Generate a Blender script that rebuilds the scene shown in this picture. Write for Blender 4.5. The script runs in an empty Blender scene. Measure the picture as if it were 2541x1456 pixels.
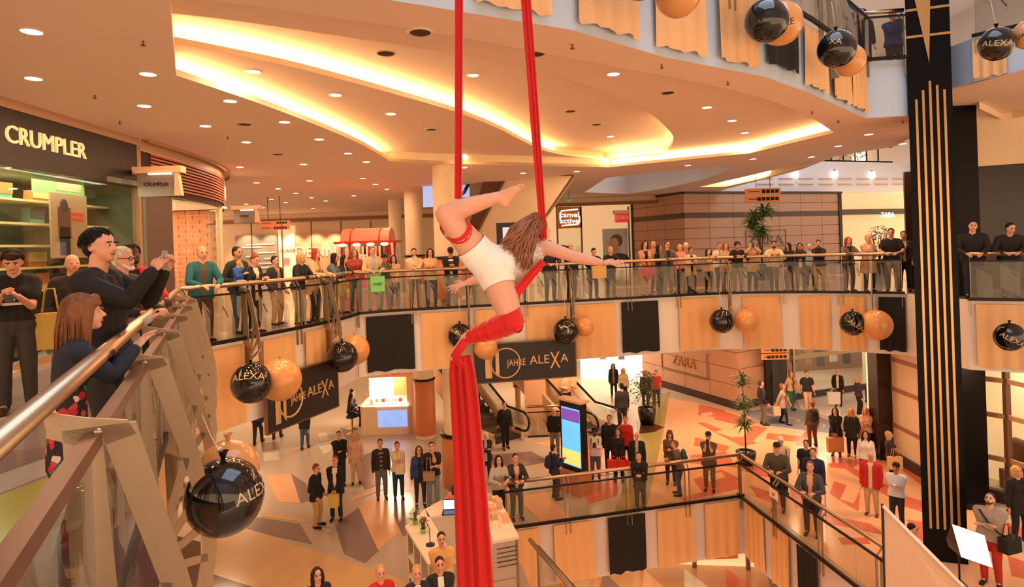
import bpy, bmesh, math, random
from mathutils import Vector, Matrix, Euler
from mathutils.geometry import delaunay_2d_cdt
random.seed(11)
SC = bpy.context.scene
COL = SC.collection
PI = math.pi
# ---------------------------------------------------------------- camera
FPX, CX, HY, ROLL, H = 1500.0, 1270.5, 610.0, math.radians(1.95), 1.62
cam = bpy.data.cameras.new('camera'); camo = bpy.data.objects.new('camera', cam); COL.objects.link(camo)
ca, sa = math.cos(ROLL), math.sin(ROLL)
camo.matrix_world = Matrix(((ca, sa, 0, 0), (0, 0, -1, 0), (-sa, ca, 0, H), (0, 0, 0, 1)))
cam.sensor_fit = 'HORIZONTAL'; cam.sensor_width = 36; cam.lens = 36 * FPX / 2541
cam.shift_y = -(728 - HY) / 2541; cam.clip_start = 0.05; cam.clip_end = 300
SC.camera = camo
# ---------------------------------------------------------------- world / exposure
w = bpy.data.worlds.new('world'); SC.world = w; w.use_nodes = True
bg = w.node_tree.nodes['Background']; bg.inputs[0].default_value = (1.0, 0.63, 0.37, 1); bg.inputs[1].default_value = 2.05
SC.view_settings.view_transform = 'Standard'; SC.view_settings.look = 'None'
SC.view_settings.exposure = 0.36; SC.view_settings.gamma = 1; SC.view_settings.use_curve_mapping = False
def lamp(name, kind, loc, energy, color, size=1.0, rot=(0, 0, 0), sizey=None, spread=None):
    l = bpy.data.lights.new(name, kind); l.energy = energy; l.color = color
    if kind == 'AREA':
        l.size = size
        if sizey: l.shape = 'RECTANGLE'; l.size_y = sizey
        else: l.shape = 'DISK'
        if spread: l.spread = spread
    elif kind == 'SPOT':
        l.spot_size = size; l.spot_blend = 0.6; l.shadow_soft_size = 0.08
    else: l.shadow_soft_size = size
    o = bpy.data.objects.new(name, l); COL.objects.link(o); o.location = loc; o.rotation_euler = rot
    return o
WARM = (1.0, 0.63, 0.37); DAY = (0.62, 0.80, 1.0)
# daylight falling through the glass roof high over the void
lamp('skylight_daylight', 'AREA', (3.0, 5.5, 13.7), 800, DAY, 9, sizey=12)
lamp('skylight_daylight_far', 'AREA', (15.0, 25.0, 13.7), 800, DAY, 8, sizey=10)
# warm stage light on the performer
SP = lamp('stage_spot', 'SPOT', (-1.2, 1.3, 0.9), 110, (1, 0.9, 0.78), math.radians(24))
SP.rotation_euler = (Vector((-0.1, 4.6, 1.45)) - Vector((-1.2, 1.3, 0.9))).to_track_quat('-Z', 'Y').to_euler()

# ---------------------------------------------------------------- helpers
def PD(x, y, d):
    u = (x - CX) / FPX; v = -(y - HY) / FPX
    return Vector((d * (ca * u + sa * v), d, H + d * (-sa * u + ca * v)))
def PZ(x, y, z):
    u = (x - CX) / FPX; v = -(y - HY) / FPX
    d = (z - H) / (-sa * u + ca * v)
    return Vector((d * (ca * u + sa * v), d, z))
def px(p):
    dx, dz = p[0], p[2] - H
    return (CX + FPX * (ca * dx - sa * dz) / p[1], HY - FPX * (sa * dx + ca * dz) / p[1])
def lin(c):
    c = c / 255.0
    return c / 12.92 if c <= 0.04045 else ((c + 0.055) / 1.055) ** 2.4
MATS = {}
def mat(name, rgb, rough=0.6, metal=0.0, var=0.06, scale=18, bump=0.0, emit=0.0, emitrgb=None, coat=0.0, spec=0.5, sheen=0.0):
    if name in MATS: return MATS[name]
    m = bpy.data.materials.new(name); m.use_nodes = True; nt = m.node_tree; b = nt.nodes['Principled BSDF']
    col = tuple(lin(c) for c in rgb) + (1,)
    b.inputs['Roughness'].default_value = rough; b.inputs['Metallic'].default_value = metal
    b.inputs['Specular IOR Level'].default_value = spec
    if coat: b.inputs['Coat Weight'].default_value = coat
    tc = nt.nodes.new('ShaderNodeTexCoord'); nz = nt.nodes.new('ShaderNodeTexNoise'); nz.inputs['Scale'].default_value = scale
    nz.inputs['Detail'].default_value = 3
    nt.links.new(tc.outputs['Object'], nz.inputs['Vector'])
    mx = nt.nodes.new('ShaderNodeMix'); mx.data_type = 'RGBA'
    mx.inputs[6].default_value = tuple(max(0, c * (1 - var)) for c in col[:3]) + (1,)
    mx.inputs[7].default_value = tuple(min(1, c * (1 + var)) for c in col[:3]) + (1,)
    nt.links.new(nz.outputs['Fac'], mx.inputs[0]); nt.links.new(mx.outputs[2], b.inputs['Base Color'])
    if bump:
        bp = nt.nodes.new('ShaderNodeBump'); bp.inputs['Strength'].default_value = bump; bp.inputs['Distance'].default_value = 0.02
        nt.links.new(nz.outputs['Fac'], bp.inputs['Height']); nt.links.new(bp.outputs['Normal'], b.inputs['Normal'])
    if emit:
        e = emitrgb or rgb
        b.inputs['Emission Color'].default_value = tuple(lin(c) for c in e) + (1,); b.inputs['Emission Strength'].default_value = emit
    MATS[name] = m
    return m
def glassmat(name, tint, mixv=0.12, rough=0.02):
    if name in MATS: return MATS[name]
    m = bpy.data.materials.new(name); m.use_nodes = True; nt = m.node_tree
    nt.nodes.remove(nt.nodes['Principled BSDF']); out = nt.nodes['Material Output']
    t = nt.nodes.new('ShaderNodeBsdfTransparent'); t.inputs[0].default_value = tuple(lin(c) for c in tint) + (1,)
    g = nt.nodes.new('ShaderNodeBsdfGlossy'); g.inputs['Roughness'].default_value = rough
    lf_ = nt.nodes.new('ShaderNodeLayerWeight'); lw = nt.nodes.new('ShaderNodeMath'); lw.operation = 'POWER'; lw.inputs[1].default_value = 5; nt.links.new(lf_.outputs['Facing'], lw.inputs[0])
    ad = nt.nodes.new('ShaderNodeMath'); ad.operation = 'ADD'; ad.inputs[1].default_value = mixv + .03; ad.use_clamp = True
    mx = nt.nodes.new('ShaderNodeMixShader')
    nt.links.new(lw.outputs[0], ad.inputs[0]); nt.links.new(ad.outputs[0], mx.inputs[0])
    nt.links.new(t.outputs[0], mx.inputs[1]); nt.links.new(g.outputs[0], mx.inputs[2]); nt.links.new(mx.outputs[0], out.inputs['Surface'])
    MATS[name] = m
    return m
def frostmat(name, rgb, alpha):
    if name in MATS: return MATS[name]
    m = bpy.data.materials.new(name); m.use_nodes = True; b = m.node_tree.nodes['Principled BSDF']
    b.inputs['Base Color'].default_value = tuple(lin(c) for c in rgb) + (1,); b.inputs['Roughness'].default_value = 0.7
    b.inputs['Alpha'].default_value = alpha
    MATS[name] = m
    return m
def glitter(name, rgb, rgb2, scale=160):
    m = mat(name, rgb, 0.45, 0.1, 0.0, 3)
    nt = m.node_tree; b = nt.nodes['Principled BSDF']
    v = nt.nodes.new('ShaderNodeTexVoronoi'); v.inputs['Scale'].default_value = scale
    tc = [n for n in nt.nodes if n.type == 'TEX_COORD'][0]; nt.links.new(tc.outputs['Object'], v.inputs['Vector'])
    mx = nt.nodes.new('ShaderNodeMix'); mx.data_type = 'RGBA'
    mx.inputs[6].default_value = tuple(lin(c) for c in rgb) + (1,); mx.inputs[7].default_value = tuple(lin(c) for c in rgb2) + (1,)
    nt.links.new(v.outputs['Color'], mx.inputs[0]); nt.links.new(mx.outputs[2], b.inputs['Base Color'])
    bp = nt.nodes.new('ShaderNodeBump'); bp.inputs['Strength'].default_value = 0.5; bp.inputs['Distance'].default_value = 0.01
    nt.links.new(v.outputs['Distance'], bp.inputs['Height']); nt.links.new(bp.outputs['Normal'], b.inputs['Normal'])
    return m
class MB:
    def __init__(s): s.v = []; s.f = []; s.m = []; s.smooth = []
    def add(s, vs, fs, mi=0, sm=False):
        o = len(s.v); s.v += [tuple(v) for v in vs]; s.f += [tuple(i + o for i in f) for f in fs]
        s.m += [mi] * len(fs); s.smooth += [sm] * len(fs); return s
    def box(s, c, d, rz=0, mi=0, M=None):
        x, y, z = d[0] / 2, d[1] / 2, d[2] / 2
        vs = [Vector((i * x, j * y, k * z)) for k in (-1, 1) for i, j in ((-1, -1), (1, -1), (1, 1), (-1, 1))]
        R = M if M is not None else Matrix.Rotation(rz, 3, 'Z')
        vs = [R @ v + Vector(c) for v in vs]
        return s.add(vs, [(3, 2, 1, 0), (4, 5, 6, 7), (0, 1, 5, 4), (1, 2, 6, 5), (2, 3, 7, 6), (3, 0, 4, 7)], mi)
    def bar(s, a, b, w, t, mi=0, up=(0, 0, 1)):
        a = Vector(a); b = Vector(b); d = (b - a); L = d.length
        if L < 1e-6: return s
        d /= L; u = Vector(up); r = d.cross(u)
        if r.length < 1e-4: r = d.cross(Vector((0, 1, 0)))
        r.normalize(); u = r.cross(d)
        M = Matrix((d, r, u)).transposed()
        return s.box((a + b) / 2, (L, w, t), M=M, mi=mi)
    def quad(s, a, b, c, d, mi=0): return s.add([a, b, c, d], [(0, 1, 2, 3)], mi)
    def poly(s, pts, mi=0): return s.add(pts, [tuple(range(len(pts)))], mi)
    def prism(s, pts, off, mi=0):
        n = len(pts); off = Vector(off); P = [Vector(p) for p in pts]
        fs = [tuple(range(n - 1, -1, -1)), tuple(range(n, 2 * n))] + [(i, (i + 1) % n, n + (i + 1) % n, n + i) for i in range(n)]
        return s.add(P + [p + off for p in P], fs, mi)
    def tube(s, path, r, seg=8, mi=0, caps=True, sm=True):
        P = [Vector(p) for p in path]; n = len(P); rs = r if isinstance(r, (list, tuple)) else [r] * n
        vs = []; fs = []; ref = None
        for i in range(n):
            t = (P[min(i + 1, n - 1)] - P[max(i - 1, 0)]).normalized()
            if ref is None:
                ref = t.cross(Vector((0, 0, 1)))
                if ref.length < 0.05: ref = t.cross(Vector((1, 0, 0)))
            ref = (ref - t * ref.dot(t)).normalized(); q = t.cross(ref)
            for k in range(seg):
                a = 2 * PI * k / seg; vs.append(P[i] + (ref * math.cos(a) + q * math.sin(a)) * rs[i])
        for i in range(n - 1):
            for k in range(seg):
                fs.append((i * seg + k, i * seg + (k + 1) % seg, (i + 1) * seg + (k + 1) % seg, (i + 1) * seg + k))
        s.add(vs, fs, mi, sm)
        if caps:
            o = len(s.v) - len(vs)
            s.f += [tuple(o + k for k in range(seg - 1, -1, -1)), tuple(o + (n - 1) * seg + k for k in range(seg))]; s.m += [mi] * 2; s.smooth += [False] * 2
        return s
    def lathe(s, prof, c=(0, 0, 0), seg=20, mi=0, sm=True, a0=0, a1=2 * PI):
        c = Vector(c); vs = []; fs = []; full = abs(a1 - a0 - 2 * PI) < 1e-6; m = seg if full else seg + 1
        for r, z in prof:
            for k in range(m):
                a = a0 + (a1 - a0) * k / seg; vs.append(c + Vector((r * math.cos(a), r * math.sin(a), z)))
        for i in range(len(prof) - 1):
            for k in range(seg):
                k2 = (k + 1) % m
                fs.append((i * m + k, i * m + k2, (i + 1) * m + k2, (i + 1) * m + k))
        return s.add(vs, fs, mi, sm)
    def ell(s, c, r, seg=12, rings=8, mi=0, M=None, sm=True):
        c = Vector(c); vs = []; fs = []
        for i in range(1, rings):
            t = PI * i / rings
            for k in range(seg):
                a = 2 * PI * k / seg
                v = Vector((r[0] * math.sin(t) * math.cos(a), r[1] * math.sin(t) * math.sin(a), r[2] * math.cos(t)))
                vs.append(c + (M @ v if M is not None else v))
        top = Vector((0, 0, r[2])); bot = -top
        if M is not None: top = M @ top; bot = M @ bot
        vs += [c + top, c + bot]; T = len(vs) - 2
        for k in range(seg):
            k2 = (k + 1) % seg
            fs.append((T, k, k2)); fs.append((T + 1, (rings - 2) * seg + k2, (rings - 2) * seg + k))
            for i in range(rings - 2): fs.append((i * seg + k, (i + 1) * seg + k, (i + 1) * seg + k2, i * seg + k2))
        return s.add(vs, fs, mi, sm)
    def rc(s, a, b, ra, rb, seg=8, mi=0):
        a = Vector(a); b = Vector(b); d = b - a; L = d.length
        if L < 1e-5: return s.ell(a, (ra, ra, ra), seg, 6, mi)
        d /= L; path = []; rs = []
        for q in (-0.98, -0.7, 0): path.append(a + d * ra * q); rs.append(ra * math.sqrt(max(0.03, 1 - q * q)))
        for q in (0, 0.7, 0.98): path.append(b + d * rb * q); rs.append(rb * math.sqrt(max(0.03, 1 - q * q)))
        return s.tube(path, rs, seg, mi)
    def leaf(s, base, d, L, wd, up, mi=0, droop=0.3):
        base = Vector(base); d = Vector(d).normalized(); r = d.cross(Vector(up))
        if r.length < 1e-3: r = Vector((1, 0, 0))
        r.normalize(); up = r.cross(d)
        p1 = base + d * L * 0.45 + up * L * 0.06; p2 = base + d * L - Vector((0, 0, 1)) * L * droop
        return s.add([base, p1 - r * wd / 2, p1 + r * wd / 2, p2, p1 + up * wd * 0.12], [(0, 1, 4), (0, 4, 2), (1, 3, 4), (4, 3, 2)], mi)
    def mesh(s, name):
        me = bpy.data.meshes.new(name); me.from_pydata(s.v, [], s.f); me.update()
        me.polygons.foreach_set('material_index', s.m); me.polygons.foreach_set('use_smooth', s.smooth)
        return me
def tag(o, label=None, cat=None, group=None, kind=None):
    if label: o['label'] = label
    if cat: o['category'] = cat
    if group: o['group'] = group
    if kind: o['kind'] = kind
    return o
def link(name, me, mats=None, parent=None, world=True):
    o = bpy.data.objects.new(name, me); COL.objects.link(o)
    if mats is not None:
        for m in (mats if isinstance(mats, (list, tuple)) else [mats]): me.materials.append(m)
    if parent is not None:
        o.parent = parent
        if world: o.matrix_parent_inverse = WM[parent.name].inverted() if parent.name in WM else Matrix()
    return o
WM = {}
def thing(name, label, cat, loc=(0, 0, 0), rz=0, group=None):
    o = bpy.data.objects.new(name, None); COL.objects.link(o); o.location = loc; o.rotation_euler = (0, 0, rz); o.empty_display_size = 0.1
    WM[o.name] = Matrix.Translation(Vector(loc)) @ Matrix.Rotation(rz, 4, 'Z')
    return tag(o, label, cat, group)
def obj(name, mb, mats, parent=None, label=None, cat=None, group=None, kind=None, world=True):
    o = link(name, mb.mesh(name), mats, parent, world); return tag(o, label, cat, group, kind)
def struct(name, mb, mats, label, cat='wall', parent=None):
    return obj(name, mb, mats, parent, label if not parent else None, cat if not parent else None, None, 'structure' if not parent else None)
def inpoly(p, poly):
    x, y = p[0], p[1]; c = False; n = len(poly)
    for i in range(n):
        a = poly[i]; b = poly[i - 1]
        if (a[1] > y) != (b[1] > y) and x < (b[0] - a[0]) * (y - a[1]) / (b[1] - a[1]) + a[0]: c = not c
    return c
def flat(mb, outer, holes, z, mi=0, up=True):
    pts = []; edges = []
    for lp in [outer] + holes:
        o = len(pts); pts += [Vector((p[0], p[1])) for p in lp]; edges += [(o + i, o + (i + 1) % len(lp)) for i in range(len(lp))]
    r = delaunay_2d_cdt(pts, edges, [], 0, 1e-5)
    V, F = r[0], r[2]; fs = []
    for f in F:
        c = sum((V[i] for i in f), Vector((0, 0))) / len(f)
        if inpoly(c, outer) and not any(inpoly(c, h) for h in holes):
            a = (V[f[1]] - V[f[0]]).cross(V[f[2]] - V[f[0]])
            f = list(f)
            if (a > 0) != up: f.reverse()
            fs.append(f)
    mb.add([(p.x, p.y, z) for p in V], fs, mi); return mb
def band(mb, pts, z0, z1, mi=0, closed=False):
    n = len(pts)
    for i in range(n if closed else n - 1):
        a = pts[i]; b = pts[(i + 1) % n]
        mb.quad((a[0], a[1], z0), (b[0], b[1], z0), (b[0], b[1], z1), (a[0], a[1], z1), mi)
    return mb
def offs(pts, d, closed=False):
    P = [Vector((p[0], p[1])) for p in pts]; n = len(P); out = []
    for i in range(n):
        a = P[i - 1] if (i > 0 or closed) else P[i]; b = P[(i + 1) % n] if (i < n - 1 or closed) else P[i]
        t1 = (P[i] - a); t2 = (b - P[i])
        t1 = t1.normalized() if t1.length > 1e-6 else t2.normalized(); t2 = t2.normalized() if t2.length > 1e-6 else t1
        n1 = Vector((t1.y, -t1.x)); n2 = Vector((t2.y, -t2.x)); m = n1 + n2
        if m.length < 1e-3: m = n1
        m.normalize(); k = d / max(0.35, m.dot(n1)); out.append(P[i] + m * k)
    return out
def smoothpl(pts, k=4):
    P = [Vector((p[0], p[1])) for p in pts]; out = []
    for i in range(len(P) - 1):
        p0 = P[max(0, i - 1)]; p1 = P[i]; p2 = P[i + 1]; p3 = P[min(len(P) - 1, i + 2)]
        for j in range(k):
            t = j / k
            out.append(0.5 * ((2 * p1) + (-p0 + p2) * t + (2 * p0 - 5 * p1 + 4 * p2 - p3) * t * t + (-p0 + 3 * p1 - 3 * p2 + p3) * t ** 3))
    out.append(P[-1]); return out
class PL:
    """a plan polyline walked by arc length"""
    def __init__(s, pts):
        s.p = [Vector((p[0], p[1])) for p in pts]; s.c = [0]
        for a, b in zip(s.p, s.p[1:]): s.c.append(s.c[-1] + (b - a).length)
        s.L = s.c[-1]
    def at(s, t):
        t = max(0, min(s.L, t))
        for i in range(len(s.p) - 1):
            if t <= s.c[i + 1] or i == len(s.p) - 2:
                d = (s.p[i + 1] - s.p[i]).normalized(); return s.p[i] + d * (t - s.c[i]), d
    def sub(s, a, b):
        return [s.at(a)[0]] + [p for p, c in zip(s.p, s.c) if a + 1e-4 < c < b - 1e-4] + [s.at(b)[0]]
    def hit(s, x, z=0.0):
        """arc length where picture column x meets the line (seen at height z)"""
        best = (1e9, 0)
        N = 900
        for i in range(N + 1):
            t = s.L * i / N; p, _ = s.at(t)
            if p.y < 0.3: continue
            e = abs(px((p.x, p.y, z))[0] - x)
            if e < best[0]: best = (e, t)
        return best[1]
def textmesh(txt, size, ext=0.0, align='CENTER', sx=1.0, shear=0.0):
    cu = bpy.data.curves.new('t', 'FONT'); cu.body = txt; cu.size = size; cu.extrude = ext; cu.align_x = align; cu.align_y = 'CENTER'; cu.shear = shear
    cu.resolution_u = 3
    o = bpy.data.objects.new('t', cu); COL.objects.link(o)
    me = bpy.data.meshes.new_from_object(o); bpy.data.objects.remove(o); bpy.data.curves.remove(cu)
    if sx != 1:
        for v in me.vertices: v.co.x *= sx
    me.materials.clear()
    return me
def text(name, txt, size, org, right, up, m, parent=None, ext=0.008, align='CENTER', sx=1.0, label=None, fat=0.0):
    me = textmesh(txt, size, ext, align, sx)
    r = Vector(right).normalized(); u = Vector(up).normalized(); n = r.cross(u)
    me.transform(Matrix(((r.x, u.x, n.x, org[0]), (r.y, u.y, n.y, org[1]), (r.z, u.z, n.z, org[2]), (0, 0, 0, 1))))
    me.name = name
    o = link(name, me, m, parent); return tag(o, label)
def panel(mb, a, b, z0, z1, t=0.02, mi=0):
    a = Vector((a[0], a[1], 0)); b = Vector((b[0], b[1], 0)); c = (a + b) / 2; c.z = (z0 + z1) / 2
    return mb.box(c, ((b - a).length, t, z1 - z0), math.atan2(b.y - a.y, b.x - a.x), mi)
# ================================================================ materials
W_PAINT = mat('white_paint', (236, 226, 216), 0.55, var=0.02, scale=3)
C_PAINT = mat('ceiling_paint', (250, 217, 192), 0.7, var=0.02, scale=2)
CREAM = mat('cream_paint', (238, 214, 178), 0.6, var=0.03, scale=3)
GOLD = glitter('gold_glitter_cloth', (238, 172, 108), (255, 214, 156), 190)
BLACKC = mat('black_cloth', (26, 20, 18), 0.8, var=0.4, scale=60, bump=0.2)
STEEL = mat('brushed_steel', (196, 172, 142), 0.32, 1.0, var=0.08, scale=30)
PLATE = mat('satin_steel_plate', (176, 156, 132), 0.45, 0.85, var=0.06, scale=12)
DARKM = mat('dark_metal', (34, 26, 24), 0.4, 0.6, var=0.2)
BRONZE = mat('bronze_bar', (122, 88, 70), 0.4, 0.6, var=0.1)
GLASS = glassmat('balustrade_glass', (244, 243, 236), 0.0)
SGLASS = glassmat('shop_glass', (242, 244, 238), 0.02)
PRINT = frostmat('grey_glass_print', (150, 142, 128), 0.5)
PRINTD = frostmat('dark_glass_print', (40, 34, 30), 0.85)
LEDC = mat('cove_led', (255, 232, 190), 0.5, emit=10.0, emitrgb=(255, 222, 160), var=0)
LENS = mat('downlight_lens', (255, 244, 226), 0.4, emit=14.0, emitrgb=(255, 226, 180), var=0)
RING = mat('downlight_ring', (230, 206, 176), 0.4)
VENTM = mat('vent_dark', (70, 50, 40), 0.6)
BROWNW = mat('brown_wood_cladding', (188, 142, 112), 0.5, var=0.12, scale=6)
DBROWN = mat('dark_brown_trim', (58, 36, 28), 0.45)
BLACKG = mat('black_granite', (13, 10, 10), 0.35, 0.0, var=0.6, scale=90, spec=.12)
GOLDP = mat('gold_inlay', (206, 160, 104), 0.3, 0.7, var=0.05)
ORANGEP = mat('orange_panel', (206, 122, 70), 0.5, var=0.06)
BEIGEP = mat('beige_panel', (222, 180, 140), 0.6, var=0.05)
DGREY = mat('charcoal_panel', (52, 46, 42), 0.5, var=0.15)
LITW = mat('glowing_shop_wall', (250, 232, 204), 0.6, emit=0.4, emitrgb=(255, 206, 150), var=0.02)  # shop lighting put into the wall material as a faint glow
BRIGHT = mat('shop_light_box', (255, 246, 232), 0.5, emit=1.5, emitrgb=(255, 226, 190), var=0)
BLACKP = mat('black_plastic', (16, 14, 14), 0.3)
WLET = mat('white_letters', (250, 246, 238), 0.4, emit=1.3, emitrgb=(255, 240, 220), var=0)
CLET = mat('cream_letters', (244, 206, 150), 0.5, emit=0.5, emitrgb=(250, 205, 140), var=0)

def vp(mb, x0, x1, y0, y1, d, t=0.06, mi=0):
    ym = (y0 + y1) / 2; xm = (x0 + x1) / 2
    A = PD(x0, ym, d).x; B = PD(x1, ym, d).x; zt = PD(xm, y0, d).z; zb = PD(xm, y1, d).z
    mb.box(((A + B) / 2, d + t / 2, (zt + zb) / 2), (abs(B - A), t, abs(zt - zb)), mi=mi)
    return (A, B, zb, zt)
def PV(x, y, A, B):
    u = (x - CX) / FPX; v = -(y - HY) / FPX
    D = Vector((ca * u + sa * v, 1.0, -sa * u + ca * v))
    A = Vector((A[0], A[1])); B = Vector((B[0], B[1])); n = Vector((B.y - A.y, A.x - B.x))
    t = n.dot(A) / (n.x * D.x + n.y * D.y)
    return Vector((D.x * t, t, H + D.z * t))

ZC, ZU, ZL, ZB = 4.1, 5.3, -5.3, -10.6          # ceiling of this storey, floor above, floor below, basement floor
FB = -1.65                                       # underside of this storey's slab
E_NEAR = [(-1.05, 0.8), (-5.85, 10.65)]
E_LEFT = smoothpl([(-5.85, 10.65), (-5.14, 12.1), (-4.35, 14.1), (-4.1, 15.65)], 4)
E_FAR = smoothpl([(-4.1, 15.65), (-2.97, 16.15), (0, 16.75), (2.58, 17.25), (4.3, 17.6), (6.3, 17.9), (8.5, 17.35), (10.45, 16.15)], 4)
E_RIGHT = [(10.65, 14.2), (11.6, 13.6), (14.5, 12.0)]
EDGE = E_NEAR + E_LEFT[1:] + E_FAR[1:] + E_RIGHT

# ---------------------------------------------------------------- this storey: floor, slab edge
F1 = [(3.0, -3.0), (3.0, 0.55), (-1.05, 0.55)] + EDGE + [(26, 12), (26, 44), (-22, 44), (-22, -3)]
terr = mat('terrazzo_grey', (150, 138, 132), 0.16, var=0.12, scale=60, coat=0.2)
mb = MB(); flat(mb, F1, [], 0.0)
fl = struct('floor', mb, terr, 'polished grey terrazzo floor of the balcony storey', 'floor')
mb = MB(); band(mb, [(3.0, 0.55), (-1.05, 0.55)] + EDGE, FB, 0.0); flat(mb, F1, [], FB, up=False)
struct('wall_slab_edge', mb, W_PAINT, 'white painted slab edge under the balcony balustrade')
def inlay(name, pts, z, m, parent, h=0.004):
    mb = MB(); mb.prism([(p[0], p[1], z) for p in pts], (0, 0, h)); 
    return obj(name, mb, m, parent)
T_LIME = mat('terrazzo_lime', (176, 172, 84), 0.2, var=0.1, scale=60); T_WHT = mat('terrazzo_white', (222, 212, 196), 0.2, var=0.06, scale=60)
T_BRN = mat('terrazzo_brown', (84, 48, 40), 0.15, var=0.5, scale=120); T_PUR = mat('terrazzo_mauve', (140, 118, 116), 0.15, var=0.1, scale=60)
T_LG = mat('terrazzo_pale_grey', (184, 176, 166), 0.15, var=0.08, scale=60); T_BEI = mat('terrazzo_beige', (216, 176, 128), 0.18, var=0.06, scale=60)
T_SAL = mat('terrazzo_salmon', (214, 112, 84), 0.2, var=0.08, scale=60); T_PEA = mat('terrazzo_peach', (236, 182, 140), 0.2, var=0.06, scale=60)
T_GRN = mat('terrazzo_olive', (166, 154, 88), 0.2, var=0.08, scale=60); T_BLU = mat('terrazzo_blue', (126, 132, 150), 0.2, var=0.08, scale=60)
def pp(l, z): return [PZ(x, y, z) for x, y in l]
for m, l in ((T_LIME, [(-160, 1290), (260, 1130), (330, 1180), (-100, 1420)]), (T_BRN, [(-100, 1425), (330, 1185), (420, 1290), (420, 1456), (-60, 1500)]),
             (T_LG, [(-160, 1235), (250, 1090), (262, 1125), (-160, 1285)]), (T_PUR, [(-160, 1140), (200, 1100), (248, 1086), (-160, 1230)]),
             (T_WHT, [(70, 980), (120, 968), (130, 978), (84, 1002)]), (T_WHT, [(0, 900), (110, 868), (122, 885), (20, 930)]), (T_WHT, [(-20, 1040), (40, 1030), (10, 1062), (-30, 1070)]),
             (T_BRN, [(30, 890), (100, 862), (112, 868), (34, 900)])):
    inlay('floor_inlay', pp(l, 0.0), 0.0, m, fl)
for i in range(16):
    x = -7 + i * 1.6 + random.uniform(-.3, .3); y = 19.5 + random.uniform(-.6, 5)
    a = random.uniform(0, 3); pts = [(x + math.cos(a + k) * s, y + math.sin(a + k) * s) for k, s in ((0, 1.2), (1.5, .7), (3.1, 1.1), (4.4, .8))]
    inlay('floor_inlay', pts, 0.0, [T_PEA, T_SAL, T_LG, T_BEI][i % 4], fl)

# ---------------------------------------------------------------- ceiling with nested coves
NEARC = [(-3.3, -2.5), (-3.3, 3.9), (-2.6, 5.0), (-1.6, 5.75), (-.43, 6.37), (.79, 7.02), (2.1, 8.14), (4.0, 9.35), (5.15, 10.4), (7.67, 12.96), (8.5, 12.85), (9.7, 13.6)]
SLAB = NEARC + [(11.1, 17.3), (10.3, 19.1), (10.9, 22.5), (10.8, 30), (12, 44), (-22, 44), (-22, -2.5)]
def p2(l, z): return [(p.x, p.y) for p in (PZ(x, y, z) for x, y in l)]
B_TOP = smoothpl(p2([(501, 0), (640, 16), (1100, 85), (1327, 128), (1582, 176), (1781, 215), (1920, 252), (2008, 289), (2070, 329)], ZC), 3)
B_BOT = p2([(2070, 329), (1860, 380), (1511, 415)], ZC)
B_MID = p2([(1511, 415), (1050, 405), (968, 400)], ZC)
B_L1 = smoothpl(p2([(968, 400), (900, 360), (800, 316), (640, 255), (437, 187)], ZC), 3)
B_LEFT = p2([(437, 187), (420, 0)], ZC)
BREC = B_TOP + B_BOT[1:] + B_MID[1:] + B_L1[1:] + B_LEFT[1:]
HOLE = p2([(1505, 441), (1650, 425), (1822, 411), (1800, 426), (1740, 447), (1650, 467), (1560, 481), (1450, 477)], ZC)
CRES = p2([(1735, 464), (1850, 438), (1950, 414), (2017, 399), (1960, 423), (1890, 443), (1800, 463)], ZC)
Z1, Z2 = 4.40, 4.72
A_TOP = smoothpl(p2([(425, 33), (640, 59), (1100, 129), (1270, 162), (1440, 207), (1582, 261), (1655, 318), (1671, 350), (1644, 386)], Z1), 3)
A_BOT = p2([(1644, 386), (1510, 398)], Z1)
A_L2 = smoothpl(p2([(1510, 398), (1400, 385), (1330, 366), (1250, 325), (1140, 280), (950, 225), (750, 172), (640, 148), (430, 107)], Z1), 2)
AREC = A_TOP + A_BOT[1:] + A_L2[1:]
mb = MB(); flat(mb, SLAB, [BREC, HOLE, CRES], ZC, up=False)
ceil = struct('ceiling', mb, C_PAINT, 'warm white plaster ceiling with nested lit coves', 'ceiling')
def big(poly, k):
    c = sum((Vector((p[0], p[1])) for p in poly), Vector((0, 0))) / len(poly); o = []
    for p in poly:
        v = Vector((p[0], p[1])) - c; o.append(c + v * (1 + k / max(0.5, v.length)))
    return o
def area2(poly): return sum(poly[i - 1][0] * poly[i][1] - poly[i][0] * poly[i - 1][1] for i in range(len(poly)))
def outw(poly, d):
    s = 1 if area2(poly) > 0 else -1
    return offs(poly, d * s, True)
BO = outw(BREC, 0.42); AO = outw(AREC, 0.42)
mb = MB(); flat(mb, BO, [AREC], Z1, up=False); struct('ceiling_cove_tier', mb, C_PAINT, '', parent=ceil)
mb = MB(); flat(mb, AO, [], Z2, up=False); struct('ceiling_cove_inner_tier', mb, C_PAINT, '', parent=ceil)
mb = MB(); band(mb, BREC, ZC, ZC + 0.09, closed=True); band(mb, AREC, Z1, Z1 + 0.09, closed=True)
band(mb, BO, ZC + .05, Z1, closed=True); band(mb, AO, Z1 + .05, Z2, closed=True)
band(mb, B_LEFT, ZC, Z1); band(mb, B_MID, ZC, Z1)
struct('cove_upstand', mb, CREAM, '', parent=ceil)
def led(pl, z0, z1, dist, poly, nm):
    s = 1 if area2(poly) > 0 else -1
    q = offs(pl, dist * s); mb = MB(); band(mb, q, z0, z1); q2 = offs(pl, (dist + 0.02) * s); band(mb, q2, z0, z1)
    return obj(nm, mb, LEDC, ceil)
led(B_L1, ZC + .05, ZC + .26, 0.36, BREC, 'cove_light_strip'); led(B_BOT, ZC + .05, ZC + .26, 0.36, BREC, 'cove_light_strip')
led(A_L2[2:], Z1 + .05, Z1 + .26, 0.36, AREC, 'cove_light_strip'); led(A_BOT, Z1 + .05, Z1 + .2, 0.36, AREC, 'cove_light_strip')
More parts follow.
